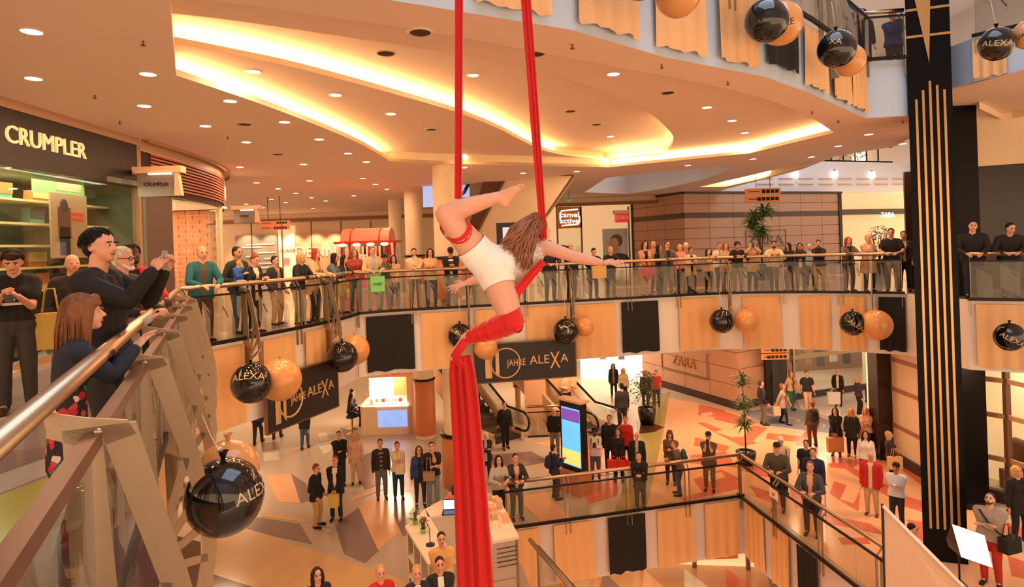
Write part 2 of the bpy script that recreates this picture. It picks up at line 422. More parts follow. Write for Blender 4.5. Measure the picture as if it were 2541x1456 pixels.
led(A_TOP[-7:], Z1 + .02, Z1 + .14, 0.36, AREC, 'cove_light_strip')
# crescent cove and the daylit opening behind
mb = MB(); band(mb, CRES, ZC, ZC + .5, closed=True); flat(mb, CRES, [], ZC + .5, up=False); struct('cove_crescent', mb, CREAM, '', parent=ceil)
mb = MB(); q = offs(p2([(1770, 458), (1860, 437), (1950, 415), (2000, 403)], ZC + .2), 0.0); band(mb, q, ZC + .12, ZC + .42); obj('cove_light_strip', mb, LEDC, ceil)
mb = MB(); band(mb, HOLE, ZC, ZU + .8, closed=True); struct('wall_light_well', mb, W_PAINT, 'white walls of the daylit opening in the ceiling')
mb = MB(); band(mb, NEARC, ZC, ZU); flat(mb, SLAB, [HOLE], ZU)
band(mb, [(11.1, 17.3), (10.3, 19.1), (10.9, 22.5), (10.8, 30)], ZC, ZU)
struct('wall_upper_slab_edge', mb, mat('daylight_tinted_white', (190, 206, 226), .55, var=.02, scale=3), 'white slab edge of the storey above, hung with banners')  # white edge; the cool daylight tint is mixed into its colour

# ---------------------------------------------------------------- unseen upper walls and roof, added to keep world light off the upper slab edge
mb = MB(); mb.box((5, -3.6, 9.05), (38, .2, 9.9)); struct('wall_light_block_near', mb, W_PAINT, 'unseen white upper wall added behind the viewpoint to block light')
mb = MB(); mb.box((-13.5, 20, 9.7), (.2, 48, 8.6)); struct('wall_light_block_left', mb, W_PAINT, 'unseen white upper wall added over the left shops to block light')
mb = MB(); mb.box((26, 20, 9.3), (.2, 48, 9.4)); mb.box((5, 44.2, 9.7), (40, .2, 8.6)); struct('wall_light_block_right', mb, W_PAINT, 'unseen white upper wall added on the right of the hall to block light')
mb = MB(); flat(mb, [(-14, -4), (26.5, -4), (26.5, 45), (-14, 45)], [], 14.0, up=False); struct('ceiling_light_block', mb, mat('cool_white_paint', (232, 232, 236), .6), 'unseen white roof added high over the void to block light', 'ceiling')
# ---------------------------------------------------------------- left shop row
FA, FB2 = (-7.35, 3.0), (-7.7, 12.5)
CURV = smoothpl([(-7.7, 12.5), (-7.8, 14.5), (-8.1, 16.5), (-8.7, 18.2), (-9.6, 19.6), (-11.5, 20.5)], 4)
BRICK = mat('shop_brick_paint', (226, 150, 112), 0.8, var=0.15, scale=9)
SHOPD = mat('shop_green_grey_wall', (112, 116, 96), 0.7, var=0.2, scale=4)
wl = thing('wall_left', 'row of shopfronts along the left side of the walkway', 'wall'); wl['kind'] = 'structure'
mb = MB(); panel(mb, FA, FB2, 3.08, 3.95, 0.12); obj('shop_sign_band', mb, mat('sign_band_dark', (54, 42, 36), 0.6, var=0.25, scale=30), wl)
mb = MB(); panel(mb, FA, FB2, 3.95, ZC, 0.16)
q = offs(CURV, 0.1); band(mb, q, 3.86, ZC); q3 = offs(CURV, 0.25); band(mb, q3, 4.02, ZC)
obj('ceiling_trim', mb, mat('trim_tan', (186, 146, 112), 0.5), wl)
Z = 3.45
a = PV(5, 345, FA, FB2); b = PV(198, 362, FA, FB2); dr = (b - a).normalized(); dr.z = 0
nrm = Vector((dr.y, -dr.x, 0))
text('shop_lettering', 'CRUMPLER', 0.385, (a + b) / 2 + nrm * 0.075 + Vector((0, 0, -.02)), dr, (0, 0, 1), CLET, wl, ext=0.015, sx=0.96, label='cream hand-drawn shop lettering')
# window glass, frames, shelves
mb = MB(); panel(mb, (-7.5, 7.3), FB2, 0.05, 3.08, 0.02); obj('window_pane', mb, SGLASS, wl)
mb = MB()
for p in ((-7.69, 12.46), (-7.5, 7.3)): mb.box((p[0], p[1], 1.98), (0.14, 0.12, 3.96))
panel(mb, (-7.48, 7.3), FB2, 0, 0.1, 0.1); obj('window_frame', mb, mat('frame_tan', (176, 138, 104), 0.45, 0.2), wl)
mb = MB(); mb.box((-9.6, 9.5, 1.6), (0.1, 7, 3.2)); mb.box((-8.6, 12.55, 1.6), (2, .1, 3.2)); mb.box((-8.6, 6.0, 1.6), (2, .1, 3.2)); mb.box((-8.6, 9.4, 3.15), (2, 7, .1))
struct('wall_shop_inner', mb, SHOPD, '', parent=wl)
SHELFM = mat('shelf_cream', (226, 206, 150), 0.5)
for z in (2.68, 2.28, 1.9, 1.52, 1.12):
    mb = MB(); mb.box((-8.55, 9.6, z), (0.6, 5.6, 0.04)); obj('shelf', mb, SHELFM, wl)
for y in (6.9, 8.6, 10.3, 12.0):
    mb = MB(); mb.box((-8.8, y, 1.5), (0.04, .04, 3)); obj('shelf_upright', mb, DARKM, wl)
lamp('shop_lamp', 'AREA', (-8.1, 9.5, 3.05), 70, (.95, 1, .72), 1.2, sizey=4)
# corner shop with wooden slats
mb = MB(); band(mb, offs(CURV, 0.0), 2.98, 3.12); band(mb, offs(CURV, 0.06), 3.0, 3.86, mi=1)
obj('slat_backing', mb, [BEIGEP, mat('slat_dark_board', (60, 34, 26), 0.7)], wl)  # board behind the slats is plain dark brown
slm = mat('orange_wood_slat', (198, 104, 66), 0.5, var=0.1, scale=14)
pl = PL(CURV)
for i in range(10):
    z = 3.14 + i * 0.074; mb = MB(); q = offs(pl.sub(.35, 5.2), 0.10); qi = offs(pl.sub(.35, 5.2), 0.07)
    for u0, u1, v0, v1 in zip(q, q[1:], qi, qi[1:]):
        mb.add([(u0.x, u0.y, z), (u1.x, u1.y, z), (v1.x, v1.y, z), (v0.x, v0.y, z), (u0.x, u0.y, z + .036), (u1.x, u1.y, z + .036), (v1.x, v1.y, z + .036), (v0.x, v0.y, z + .036)],
               [(0, 1, 5, 4), (4, 5, 6, 7), (3, 2, 1, 0), (2, 3, 7, 6)])
    obj('wood_slat', mb, slm, wl)
mb = MB(); q = offs(pl.sub(5.3, 6.2), .13); band(mb, q, 3.28, 3.66); obj('light_sign', mb, BRIGHT, wl)
mb = MB(); band(mb, offs(pl.sub(5.2, 6.6), .11), 3.0, 3.9); obj('sign_panel', mb, mat('trim_tan', (186, 146, 112), 0.5), wl)
mb = MB(); band(mb, offs(pl.sub(1.5, 4.9), 0.02), 0.03, 2.98); obj('window_pane', mb, SGLASS, wl)
mb = MB(); band(mb, offs(pl.sub(0.12, 1.3), .03), 0, 3.0); obj('dark_pier', mb, mat('pier_brown', (98, 76, 60), 0.5), wl)
mb = MB(); band(mb, offs(pl.sub(4.9, 5.5), .03), 0, 3.0); obj('dark_pier', mb, mat('pier_brown', (98, 76, 60), 0.5), wl)
mb = MB(); mb.lathe([(.09, 0), (.09, 3.0)], (-8.35, 17.3, 0), 14); obj('shop_column', mb, CREAM, wl)
mb = MB(); mb.box((-11.2, 15.5, 1.5), (.1, 8, 3)); mb.box((-10.6, 19.6, 1.5), (1.4, .1, 3)); mb.box((-9.75, 15.2, 3.02), (2.9, 5, .06)); struct('wall_corner_shop', mb, LITW, '', parent=wl)
# each brick course of the feature wall inside
for r in range(22):
    for c in range(7):
        xx = -10.9 + c * .42 + (r % 2) * .21
        if r * .135 + .1 > 2.95 or xx > -8.95: continue
        mb = MB(); mb.box((xx, 17.92, r * .135 + .08), (.4, .05, .122)); obj('brick', mb, BRICK, wl)
lamp('corner_shop_lamp', 'AREA', (-9.4, 15.8, 2.95), 60, (1, .8, .55), 1.6, sizey=3)

# ---------------------------------------------------------------- far shopfronts, left
wb = thing('wall_back', 'pale shopfronts at the far end of the mall', 'wall'); wb['kind'] = 'structure'
D = 38.0
mb = MB(); mb.box((-9, D + .5, 2.05), (26, .2, 4.1)); obj('wall_surface', mb, CREAM, wb)
mb = MB(); mb.box((-9, D + .3, 3.72), (24, .12, .22)); obj('bulkhead_trim', mb, mat('tan_trim2', (150, 98, 66), .5), wb)
for x0, x1, y0, y1, m, nm in ((585, 689, 583, 720, mat('frosted_grey_window', (150, 142, 132), .35), 'shop_window'), (735, 850, 577, 720, mat('beige_shop_panel', (214, 170, 134), .5), 'shop_panel'),
                              (692, 733, 560, 720, LITW, 'lit_wall_panel'), (855, 960, 577, 720, mat('beige_shop_panel', (214, 170, 134), .5), 'shop_panel')):
    mb = MB(); vp(mb, x0, x1, y0, y1, D, .2); obj(nm, mb, m, wb)
for x in (625, 701, 774, 848, 922):
    mb = MB(); vp(mb, x - 1.2, x + 1.2, 548, 720, D - .05, .1); obj('mullion', mb, BRONZE, wb)
for x0, x1, y in ((610, 680, 605), (600, 650, 612), (640, 682, 625), (655, 682, 640), (610, 640, 635), (640, 680, 652), (648, 678, 662)):
    mb = MB(); vp(mb, x0, x1, y, y + 3, D - .04, .05); obj('window_text_line', mb, W_PAINT, wb)
p = PD(795, 625, D - .03); text('shop_lettering', 'DENNY', 0.95, p, (1, 0, 0), (0, 0, 1), W_PAINT, wb, ext=.01)
p = PD(713, 622, D - .03); text('shop_lettering', 'GLAAB', 0.32, p, (1, 0, 0), (0, 0, 1), mat('tan_trim2', (150, 98, 66), .5), wb, ext=.01)
mb = MB(); vp(mb, 704, 718, 640, 656, D - .05, .05); obj('shop_poster', mb, mat('pink_poster', (232, 150, 150), .5), wb)
for x in (600, 660, 712, 770, 820):
    lamp('shopfront_lamp', 'SPOT', PD(x, 560, D - .9), 260, WARM, 1.5, rot=(math.radians(20), 0, 0))

# pillars of this storey
def pillar(x, r, d, z0, z1, label, skirt=None, m=None, sk=1.15):
    c = PD(x, 620, d); t = thing('pillar', label, 'pillar', (c.x, c.y, z0))
    mb = MB(); mb.lathe([(r, z0), (r, z1)], (c.x, c.y, 0), 28); obj('shaft', mb, m or CREAM, t)
    if skirt:
        mb = MB(); mb.lathe([(r * sk, z0 + .12), (r * sk, z0 + skirt), (r, z0 + skirt + .01)], (c.x, c.y, 0), 28); obj('cladding', mb, ORANGEP, t)
        mb = MB(); mb.lathe([(r * sk, z0 + skirt), (r * sk + .03, z0 + skirt + .01), (r * sk + .03, z0 + skirt + .06), (r, z0 + skirt + .08)], (c.x, c.y, 0), 28); obj('collar', mb, DARKM, t)
        mb = MB(); mb.lathe([(r * sk - .03, z0), (r * sk - .03, z0 + .13)], (c.x, c.y, 0), 28); obj('plinth', mb, STEEL, t)
    return t
pillar(1109, .37, 18.2, 0, 4.75, 'cream round pillar rising behind the trapeze artist', 1.3)
pillar(1029, .38, 26, 0, ZC, 'cream round pillar beside the hanging picture screen', 1.3)
pillar(983, .32, 30, 0, ZC, 'slender cream pillar next to the red market cart')
# picture screens hung beside the pillar
for x0, x1, y0, y1, d, lab in ((1048, 1083, 460, 515, 24, 'hanging picture screen left of the cream pillar'), (1144, 1166, 445, 490, 24, 'hanging picture screen right of the cream pillar')):
    c = PD((x0 + x1) / 2, y1, d); t = thing('picture_screen', lab, 'screen', c)
    mb = MB(); vp(mb, x0, x1, y0, y1, d, .1); obj('case', mb, BLACKP, t)
    pm = mat('screen_picture', (120, 130, 170), .3, emit=1.0, emitrgb=(150, 160, 200), var=.9, scale=3)
    mb = MB(); vp(mb, x0 + 1, x1 - 1, y0 + 1, y1 - 1, d - .01, .02); obj('display', mb, pm, t)
    mb = MB(); cc = PD((x0 + x1) / 2, y0, d); mb.tube([cc, (cc.x, cc.y, ZC)], .02, 6); obj('hanger', mb, DARKM, t)

# ---------------------------------------------------------------- escalator rising to the storey above
esc = thing('escalator', 'cream clad escalator rising through the ceiling behind the performer', 'escalator', (-1, 26, 0))
A = [PD(1158, 625, 25), PD(1292, 622, 23.6)]; Bt = [PD(1256, 438, 23.0), PD(1420, 436, 21.6)]
def slab(mb, a, b, c, d, off, mi=0): return mb.prism([a, b, c, d], off, mi)
lo0, lo1, hi0, hi1 = A[0], A[1], Bt[0], Bt[1]
mb = MB(); slab(mb, lo0, lo1, hi1, hi0, (0.25, 1.2, 0.1)); obj('soffit', mb, CREAM, esc)
mb = MB(); e = Vector((-.25, -.02, 0)); slab(mb, lo0 + e * 1.2, lo0, hi0, hi0 + e * 3.2, (0.1, 1.0, .1)); obj('side_panel', mb, BRONZE, esc)
mb = MB(); mb.bar(lo0 + Vector((-.02, -.06, 0)), hi0 + Vector((-.02, -.06, 0)), .05, .1); obj('edge_profile', mb, BRONZE, esc)
mb = MB(); mb.bar(lo1 + Vector((.03, -.02, 0)), hi1 + Vector((.03, -.02, 0)), .04, .06); obj('edge_profile', mb, BRONZE, esc)
mb = MB(); mb.bar(lo0 + Vector((-1.1, .3, .5)), hi0 + Vector((-1.1, .3, .5)), .1, .09); obj('handrail', mb, BLACKP, esc)
mb = MB(); slab(mb, lo0 + Vector((-1.05, .3, -.1)), lo0 + Vector((-.4, .3, 0)), hi0 + Vector((-.8, .3, 0)), hi0 + Vector((-1.05, .3, .1)), (0, .02, 0)); obj('glass_side', mb, SGLASS, esc)

# ---------------------------------------------------------------- right shopfronts of this storey
wr = thing('wall_far_right', 'brown clad shop corner with lit shop windows beside it', 'wall'); wr['kind'] = 'structure'
A1, A2, A3 = (7.0, 35.0), (8.85, 31.0), (25.0, 37.4)
lk = mat('shop_brown_stripe', (74, 48, 40), .45)
JOINT = mat('panel_joint', (120, 88, 68), .6)
def clad(a, b, n, z0, z1, rows, parent, t=.06, m=None, gap=.012):
    a = Vector((a[0], a[1])); b = Vector((b[0], b[1]))
    for r in range(rows):
        for i in range(n):
            g = (b - a).normalized() * gap
            mb = MB(); panel(mb, a.lerp(b, i / n) + g, a.lerp(b, (i + 1) / n) - g, z0 + (z1 - z0) * r / rows + gap, z0 + (z1 - z0) * (r + 1) / rows - gap, t); obj('cladding_panel', mb, m or BROWNW, parent)
nA = Vector((A2[0] - A1[0], A2[1] - A1[1])).normalized()
for a, b, n in ((A1, A2, 3), (A2, (19.2, 35.1), 7)):
    clad(a, b, n, 0.05, 2.75, 5, wr); clad(a, b, n, 3.0, 4.0, 2, wr)
    mb = MB(); panel(mb, a, b, 2.75, 3.0, .1); obj('dark_band', mb, lk, wr)
    mb = MB(); panel(mb, a, b, 4.0, 4.12, .16); obj('top_trim', mb, DBROWN, wr)
mb = MB(); panel(mb, A1, A2, 0, 4.1, .01); panel(mb, A2, (19.2, 35.1), 0, 4.1, .01); 
for v in mb.v: pass
o = obj('wall_surface', mb, JOINT, wr); o.location.y += .06
mb = MB(); mb.box((7.0, 34.95, 2.0), (.14, .2, 4.1)); obj('corner_post', mb, BLACKP, wr)
c = PD(2085, 560, 35.0); mb = MB(); mb.box((c.x, c.y, 2.0), (.16, .2, 4.1)); obj('corner_post', mb, BLACKP, wr)
# framed sign with letters
t = Vector((A3[0] - A2[0], A3[1] - A2[1], 0)).normalized(); p = PV(1900, 596, A2, A3); nn = Vector((t.y, -t.x, 0))
mb = MB()
for s in (-1, 1):
    mb.bar(p + t * s * 1.4 + Vector((0, 0, -.55)) + nn * .05, p + t * s * 1.4 + Vector((0, 0, .55)) + nn * .05, .03, .03); mb.bar(p - t * 1.4 + Vector((0, 0, s * .55)) + nn * .05, p + t * 1.4 + Vector((0, 0, s * .55)) + nn * .05, .03, .03)
obj('sign_frame', mb, JOINT, wr)
text('shop_lettering', 'ZARA', .8, p + nn * .06, t, (0, 0, 1), mat('sign_grey', (120, 96, 84), .4, .5), wr, ext=.02, sx=1.2)
# glazed shop to the right of the cladding
p = PV(2160, 590, A2, A3); mb = MB(); panel(mb, (19.2, 35.7), (25, 38.1), 0.0, 4.1, .02); obj('lit_wall_panel', mb, mat('lit_beige', (236, 196, 150), .5, emit=.35, emitrgb=(250, 200, 140)), wr)
mb = MB(); panel(mb, (18.4, 35.2), (25, 37.8), 2.78, 3.1, .14); obj('shop_sign_band', mb, BLACKP, wr)
p = PV(2199, 534, (18.4, 35.2), (25, 37.8)); text('shop_lettering', 'ZARA', .46, p + nn * .1, t, (0, 0, 1), WLET, wr, ext=.02)
# lit shop left of the cladding
D = 33.0
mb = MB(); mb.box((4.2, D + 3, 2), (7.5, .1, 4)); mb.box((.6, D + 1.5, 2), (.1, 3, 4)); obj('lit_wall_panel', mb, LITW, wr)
mb = MB(); vp(mb, 1385, 1443, 513, 566, D, .2); obj('sign_board', mb, mat('camel_sign', (196, 122, 70), .5), wr)
for i, (tx, y) in enumerate((('camel', 533), ('active', 548))): text('shop_lettering', tx, .40, PD(1413, y, D - .02), (1, 0, -.03), (.03, 0, 1), WLET, wr, ext=.02, sx=1.15)
mb = MB()
mb.tube([PD(1390, 545, D - .03), PD(1390, 528, D - .03), PD(1394, 523, D - .03), PD(1434, 519, D - .03)], .035, 6); mb.tube([PD(1394, 560, D - .03), PD(1434, 556, D - .03), PD(1439, 550, D - .03), PD(1438, 536, D - .03)], .035, 6); obj('sign_outline', mb, WLET, wr)
for x in (1384, 1444, 1562):
    mb = MB(); vp(mb, x - 2, x + 2, 512, 680, D, .12); obj('door_jamb', mb, BRONZE, wr)
mb = MB(); vp(mb, 1386, 1444, 568, 680, D + .1, .02); obj('glass_door', mb, SGLASS, wr)
mb = MB(); mb.box((4.4, D - .1, 3.75), (7.6, .3, .16)); obj('bulkhead_trim', mb, mat('tan_trim2', (150, 98, 66), .5), wr)
mb = MB(); mb.box((4.4, D, 3.98), (7.6, .2, .3)); obj('bulkhead', mb, CREAM, wr)
ps = thing('wall_poster', 'large portrait poster of a person in the lit shop window', 'poster', PD(1527, 650, D + .2))
mb = MB(); vp(mb, 1496, 1558, 567, 655, D + .2, .04); obj('sheet', mb, mat('poster_paper', (196, 198, 186), .5, var=.25, scale=1.2), ps)
c = PD(1528, 604, D + .18); hm = mat('poster_hair', (112, 92, 80), .7); sk = mat('poster_skin', (206, 160, 132), .7)
mb = MB(); mb.ell(c + Vector((.05, .01, .15)), (.34, .012, .36), 16, 8); obj('printed_hair', mb, hm, ps)
mb = MB(); mb.ell(c + Vector((-.08, 0, -.05)), (.25, .014, .38), 16, 8); mb.box(c + Vector((.05, .005, -.5)), (.3, .01, .4)); obj('printed_face', mb, sk, ps)
mb = MB(); mb.ell(c + Vector((.15, 0, -.85)), (.55, .01, .32), 16, 8); obj('printed_shirt', mb, DGREY, ps)
zs = thing('blade_sign', 'small red blade sign with a beige cap beside the brown wall', 'sign', PD(1543, 550, 31))
mb = MB(); vp(mb, 1529, 1560, 529, 551, 31, .5); obj('sign_box', mb, mat('red_sign', (206, 40, 34), .4, emit=.35, emitrgb=(220, 40, 30)), zs)
mb = MB(); vp(mb, 1525, 1563, 521, 529, 30.95, .6); obj('cap', mb, BEIGEP, zs)
text('lettering', 'ZARA', .27, PD(1544, 540, 30.97), (1, 0, -.03), (.03, 0, 1), W_PAINT, zs, ext=.01)
# upper storey seen beyond the ceiling edge
mb = MB(); a = Vector((10.9, 33.2)); b = Vector((27, 39)); panel(mb, a, b, 4.15, 6.0, .3); uw = struct('wall_upper_far', mb, mat('cool_white_paint', (232, 232, 236), .6), 'white panelled wall of the upper storey beyond the ceiling edge')
dv = (b - a).normalized()
for i in range(9):
    for z in (4.62, 4.95):
        q = a + dv * (3.2 + i * 1.5); mb = MB(); panel(mb, q + Vector((.05, -.2)), q + dv * 1.15 + Vector((0, -.2)), z, z + .04, .05); obj('wall_moulding', mb, mat('moulding_tan', (196, 160, 140), .6), uw)
for i in range(3):
    q = a + dv * (6 + i * 3.0); t_ = thing('wall_lamp', 'frosted tubular lamp on the upper white wall', 'lamp', (q.x, q.y - .35, 5.1), group='tubular lamps on the upper white wall')
    mb = MB(); mb.ell((q.x, q.y - .4, 5.2), (.1, .1, .26)); obj('lamp_glass', mb, mat('frosted_lamp', (255, 244, 236), .5, emit=2.5), t_)
    mb = MB(); mb.tube([(q.x, q.y - .4, 5.45), (q.x, q.y - .1, 5.5)], .03, 6); obj('bracket', mb, DARKM, t_)
# dark wall behind the two men on the right
mb = MB(); panel(mb, (11.3, 17.35), (17, 14.8), 0, 3.35, .2); struct('wall_right', mb, mat('dark_glossy_wall', (44, 28, 22), .25, var=.3, scale=3), 'dark glossy brown wall behind the right balcony')
mb = MB(); panel(mb, (12.0, 16.9), (17, 14.7), 3.35, 4.72, .3); o = struct('wall_right_bulkhead', mb, CREAM, 'cream bulkhead over the dark right wall')
mb = MB(); flat(mb, [(9.7, 13.6), (10.3, 11.0), (12.8, 8.8), (20, 8.8), (20, 20), (11.1, 17.3)], [], 4.72, up=False)
RS = [(9.75, 12.6), (10.3, 11.2), (12.2, 9.0)]
flat(mb, [(9.6, 13.6), (9.75, 12.6), (10.6, 11.7), (12.6, 9.6), (20, 9.6), (20, 20), (11, 17)], [], 5.62)
mb2 = MB(); band(mb2, [(9.6, 13.6), (9.75, 12.6), (10.6, 11.7), (12.6, 9.6)], 4.72, 5.62); struct('wall_right_upper_slab_edge', mb2, mat('daylight_tinted_white', (190, 206, 226), .55), 'white slab edge with a daylight tint over the right balcony')  # same daylight tint in the colour of this white edge
struct('ceiling_right', mb, C_PAINT, 'plaster ceiling over the right balcony', 'ceiling')
mb = MB(); q = p2([(2430, 255), (2490, 285), (2541, 275), (2600, 262)], 4.7); band(mb, q, 4.56, 4.72); o = struct('trim_1', mb, CREAM, 'cream cove trim on the right ceiling', 'trim')
# ---------------------------------------------------------------- black column
cc0 = PZ(2403, 1402, ZL)
ct = thing('black_column', 'black granite column with gold inlaid stripes', 'column', (9.0, 13.0, ZL))
a = math.radians(-14); K = Vector((cc0.x, cc0.y, 0)); L_ = Vector((-math.cos(a), math.sin(-a), 0)) * .98; R_ = Vector((.62, .85, 0))
L_ = Vector((-.76, .24, 0))
ZT = 13.0
mb = MB(); mb.prism([K + Vector((0, 0, ZL)), K + R_ + Vector((0, 0, ZL)), K + R_ + L_ + Vector((0, 0, ZL)), K + L_ + Vector((0, 0, ZL))], (0, 0, ZT - ZL)); obj('shaft', mb, BLACKG, ct)
pr = thing('dark_pier', 'plain black granite pier behind the two men on the right', 'pier', (11.1, 15.4, ZL))
mb = MB(); mb.box((11.08, 15.4, (ZL + 4.72) / 2), (1.1, .8, 4.72 - ZL)); obj('shaft', mb, BLACKG, pr)
mb = MB(); mb.box((11.08, 15.4, ZL + .08), (1.16, .86, .16)); obj('plinth', mb, DARKM, pr)
fn = Vector((L_.y, -L_.x, 0)).normalized()
if fn.y > 0: fn = -fn
for i, f in enumerate((.18, .34, .50, .66, .82)):
    zt = (4.4, 4.58, 4.76, 4.66, 4.56)[i]; q = K + L_ * (1 - f) + fn * .012
    mb = MB(); mb.box((q.x, q.y, (zt - 4.6 + ZL * 0) / 2 + 0, ), (.045, .02, zt + 4.6), math.atan2(L_.y, L_.x)); obj('gold_stripe', mb, GOLDP, ct)
q = K + L_ * .5 + fn * .014
mb = MB(); dL = L_.normalized(); z0 = 5.14
mb.prism([q + Vector((0, 0, z0)), q + dL * .40 + Vector((0, 0, z0 + 2.4)), q - dL * .10 + Vector((0, 0, z0 + 2.4))], fn * .01); obj('gold_wedge', mb, GOLDP, ct)
for z in (5.72, 6.28, 6.84, 7.4):
    mb = MB(); mb.bar(K + L_ + fn * .013 + Vector((0, 0, z)), K + fn * .013 + Vector((0, 0, z)), .02, .05); obj('gold_band', mb, GOLDP, ct)
# ================================================================ lower storey
V1 = PZ(1840, 1226, ZL); V2 = PZ(2140, 1456, ZL)
VOID = [(-.45, 14.9), (V1.x, V1.y), (V2.x, V2.y), (7.6, 4.5), (2.8, 4.5), (.82, 10.4), (.2, 12.05)]
mb = MB(); flat(mb, [(-26, -6), (26, -6), (26, 46), (-26, 46)], [VOID], ZL)
fl2 = struct('floor_lower', mb, mat('terrazzo_warm_grey', (190, 174, 158), .28, var=.08, scale=50), 'patterned terrazzo floor of the lower storey', 'floor')
LOWER_INLAYS = [
 (T_BEI, [(498, 1312), (540, 1290), (1010, 1440), (1040, 1500), (700, 1500), (498, 1410)]), (T_BRN, [(440, 1330), (498, 1345), (498, 1415), (760, 1500), (440, 1500)]),
 (T_PUR, [(520, 1275), (650, 1285), (745, 1300), (775, 1350), (680, 1330), (540, 1288)]), (T_PUR, [(830, 1302), (892, 1258), (940, 1366), (905, 1397), (855, 1375)]),
 (T_PEA, [(888, 1255), (958, 1222), (992, 1320), (938, 1365)]), (T_PUR, [(955, 1225), (1020, 1215), (1045, 1320), (1000, 1330)]),
 (T_PEA, [(660, 1180), (722, 1175), (745, 1248), (690, 1245)]), (T_PUR, [(722, 1175), (760, 1200), (770, 1240), (746, 1248)]),
 (T_PUR, [(870, 1140), (905, 1215), (960, 1195), (930, 1120)]), (T_PEA, [(870, 1235), (950, 1205), (955, 1213), (870, 1244)]),
 (T_BEI, [(648, 1272), (760, 1288), (762, 1296), (648, 1282)]), (T_WHT, [(788, 1076), (812, 1073), (818, 1090), (793, 1096)]), (T_WHT, [(790, 1108), (822, 1102), (824, 1118), (804, 1128)]),
 (T_WHT, [(648, 1072), (680, 1070), (684, 1086), (650, 1088)]), (T_PUR, [(648, 1100), (690, 1095), (694, 1115), (652, 1120)]), (T_WHT, [(652, 1125), (690, 1122), (694, 1140), (655, 1144)]),
 (T_LG, [(700, 1060), (760, 1050), (780, 1100), (700, 1110)]), (T_PUR, [(845, 1060), (890, 1078), (905, 1140), (880, 1140)]), (T_LG, [(925, 1090), (970, 1085), (975, 1130), (940, 1135)]),
 (T_LG, [(1060, 1180), (1090, 1160), (1095, 1240), (1060, 1250)]), (T_PEA, [(1220, 1180), (1300, 1165), (1420, 1290), (1350, 1300)]), (T_PUR, [(1205, 1130), (1320, 1120), (1360, 1145), (1240, 1168)]),
 (T_LG, [(1280, 1190), (1350, 1170), (1400, 1210), (1300, 1230)]), (T_PEA, [(1325, 1101), (1370, 1091), (1420, 1105), (1400, 1116)]),
 # the salmon and peach field on the right
 (T_PEA, [(1640, 985), (1735, 1000), (1690, 1246), (1605, 1259)]), (T_SAL, [(1440, 1090), (1530, 1065), (1545, 1170), (1440, 1190)]), (T_PEA, [(1445, 1125), (1520, 1110), (1525, 1130), (1445, 1150)]),
 (T_SAL, [(1450, 1200), (1545, 1180), (1530, 1230), (1460, 1250)]), (T_GRN, [(1590, 1010), (1662, 972), (1645, 1080), (1605, 1258), (1525, 1270), (1555, 1180)]),
 (T_PEA, [(1735, 1000), (1830, 1025), (1900, 1060), (2160, 1110), (2320, 1230), (2560, 1330), (2560, 1500), (2205, 1500), (1846, 1222), (1690, 1246)]),
]
h0 = 0.004
for i, (m, l) in enumerate(LOWER_INLAYS):
    inlay('floor_inlay', pp(l, ZL), ZL, m, fl2, h0 + (.003 if m is not T_PEA or i < 20 else 0) + i * .0002)
SAL = [[(1735, 1003), (1800, 1018), (1775, 1035), (1732, 1030)], [(1790, 1018), (1880, 1048), (1850, 1060), (1770, 1040)], [(1730, 1050), (1745, 1048), (1880, 1100), (1840, 1108)], [(1725, 1085), (1810, 1108), (1800, 1122), (1722, 1106)],
       [(1870, 1055), (1905, 1062), (1850, 1110), (1830, 1100)], [(1905, 1075), (2010, 1085), (2000, 1098), (1900, 1090)], [(2000, 1068), (2030, 1072), (1995, 1110), (1975, 1104)], [(1715, 1130), (1800, 1120), (1830, 1160), (1710, 1150)],
       [(1720, 1190), (1790, 1165), (1840, 1190), (1750, 1230)], [(2050, 1130), (2140, 1145), (2110, 1165), (2060, 1160)], [(2075, 1150), (2095, 1150), (2250, 1230), (2215, 1240)], [(2070, 1195), (2135, 1215), (2130, 1270), (2058, 1225)],
       [(2000, 1255), (2060, 1280), (2160, 1300), (2200, 1330), (2060, 1300)], [(2080, 1335), (2150, 1335), (2160, 1350), (2090, 1352)], [(2230, 1225), (2290, 1245), (2300, 1275), (2240, 1255)], [(2250, 1290), (2310, 1300), (2320, 1360), (2270, 1330)],
       [(2230, 1160), (2250, 1160), (2330, 1215), (2310, 1222)], [(1960, 1215), (1990, 1205), (2010, 1260), (1975, 1262)], [(2480, 1290), (2560, 1320), (2560, 1350), (2490, 1325)], [(2500, 1380), (2560, 1400), (2560, 1440), (2510, 1430)], [(1690, 1236), (1838, 1195), (1840, 1212), (1695, 1245)],
       [(2120, 1100), (2165, 1120), (2150, 1130), (2110, 1112)], [(1860, 1150), (1930, 1170), (1900, 1185), (1850, 1170)], [(1860, 1205), (1940, 1230), (1950, 1260), (1880, 1235)]]
for i, l in enumerate(SAL): inlay('floor_inlay', pp(l, ZL), ZL, T_SAL, fl2, .0125 + i * .0001)
for l in ([(2105, 1196), (2140, 1207), (2118, 1250), (2085, 1240)], [(1740, 1026), (1765, 1022), (1770, 1030), (1742, 1034)], [(1800, 1065), (1850, 1083), (1815, 1086), (1775, 1072)], [(1740, 1185), (1790, 1172), (1800, 1184), (1760, 1196)]):
    inlay('floor_inlay', pp(l, ZL), ZL, T_PEA, fl2, .016)
inlay('floor_inlay', pp([(1840, 1022), (1935, 1010), (1980, 1015), (2185, 1090), (2110, 1080), (1900, 1055)], ZL), ZL, T_BLU, fl2, .011)
inlay('floor_inlay', pp([(1975, 990), (2165, 962), (2170, 1000), (2160, 1060), (1985, 1012)], ZL), ZL, mat('terrazzo_bright', (228, 226, 222), .12), fl2, .013)
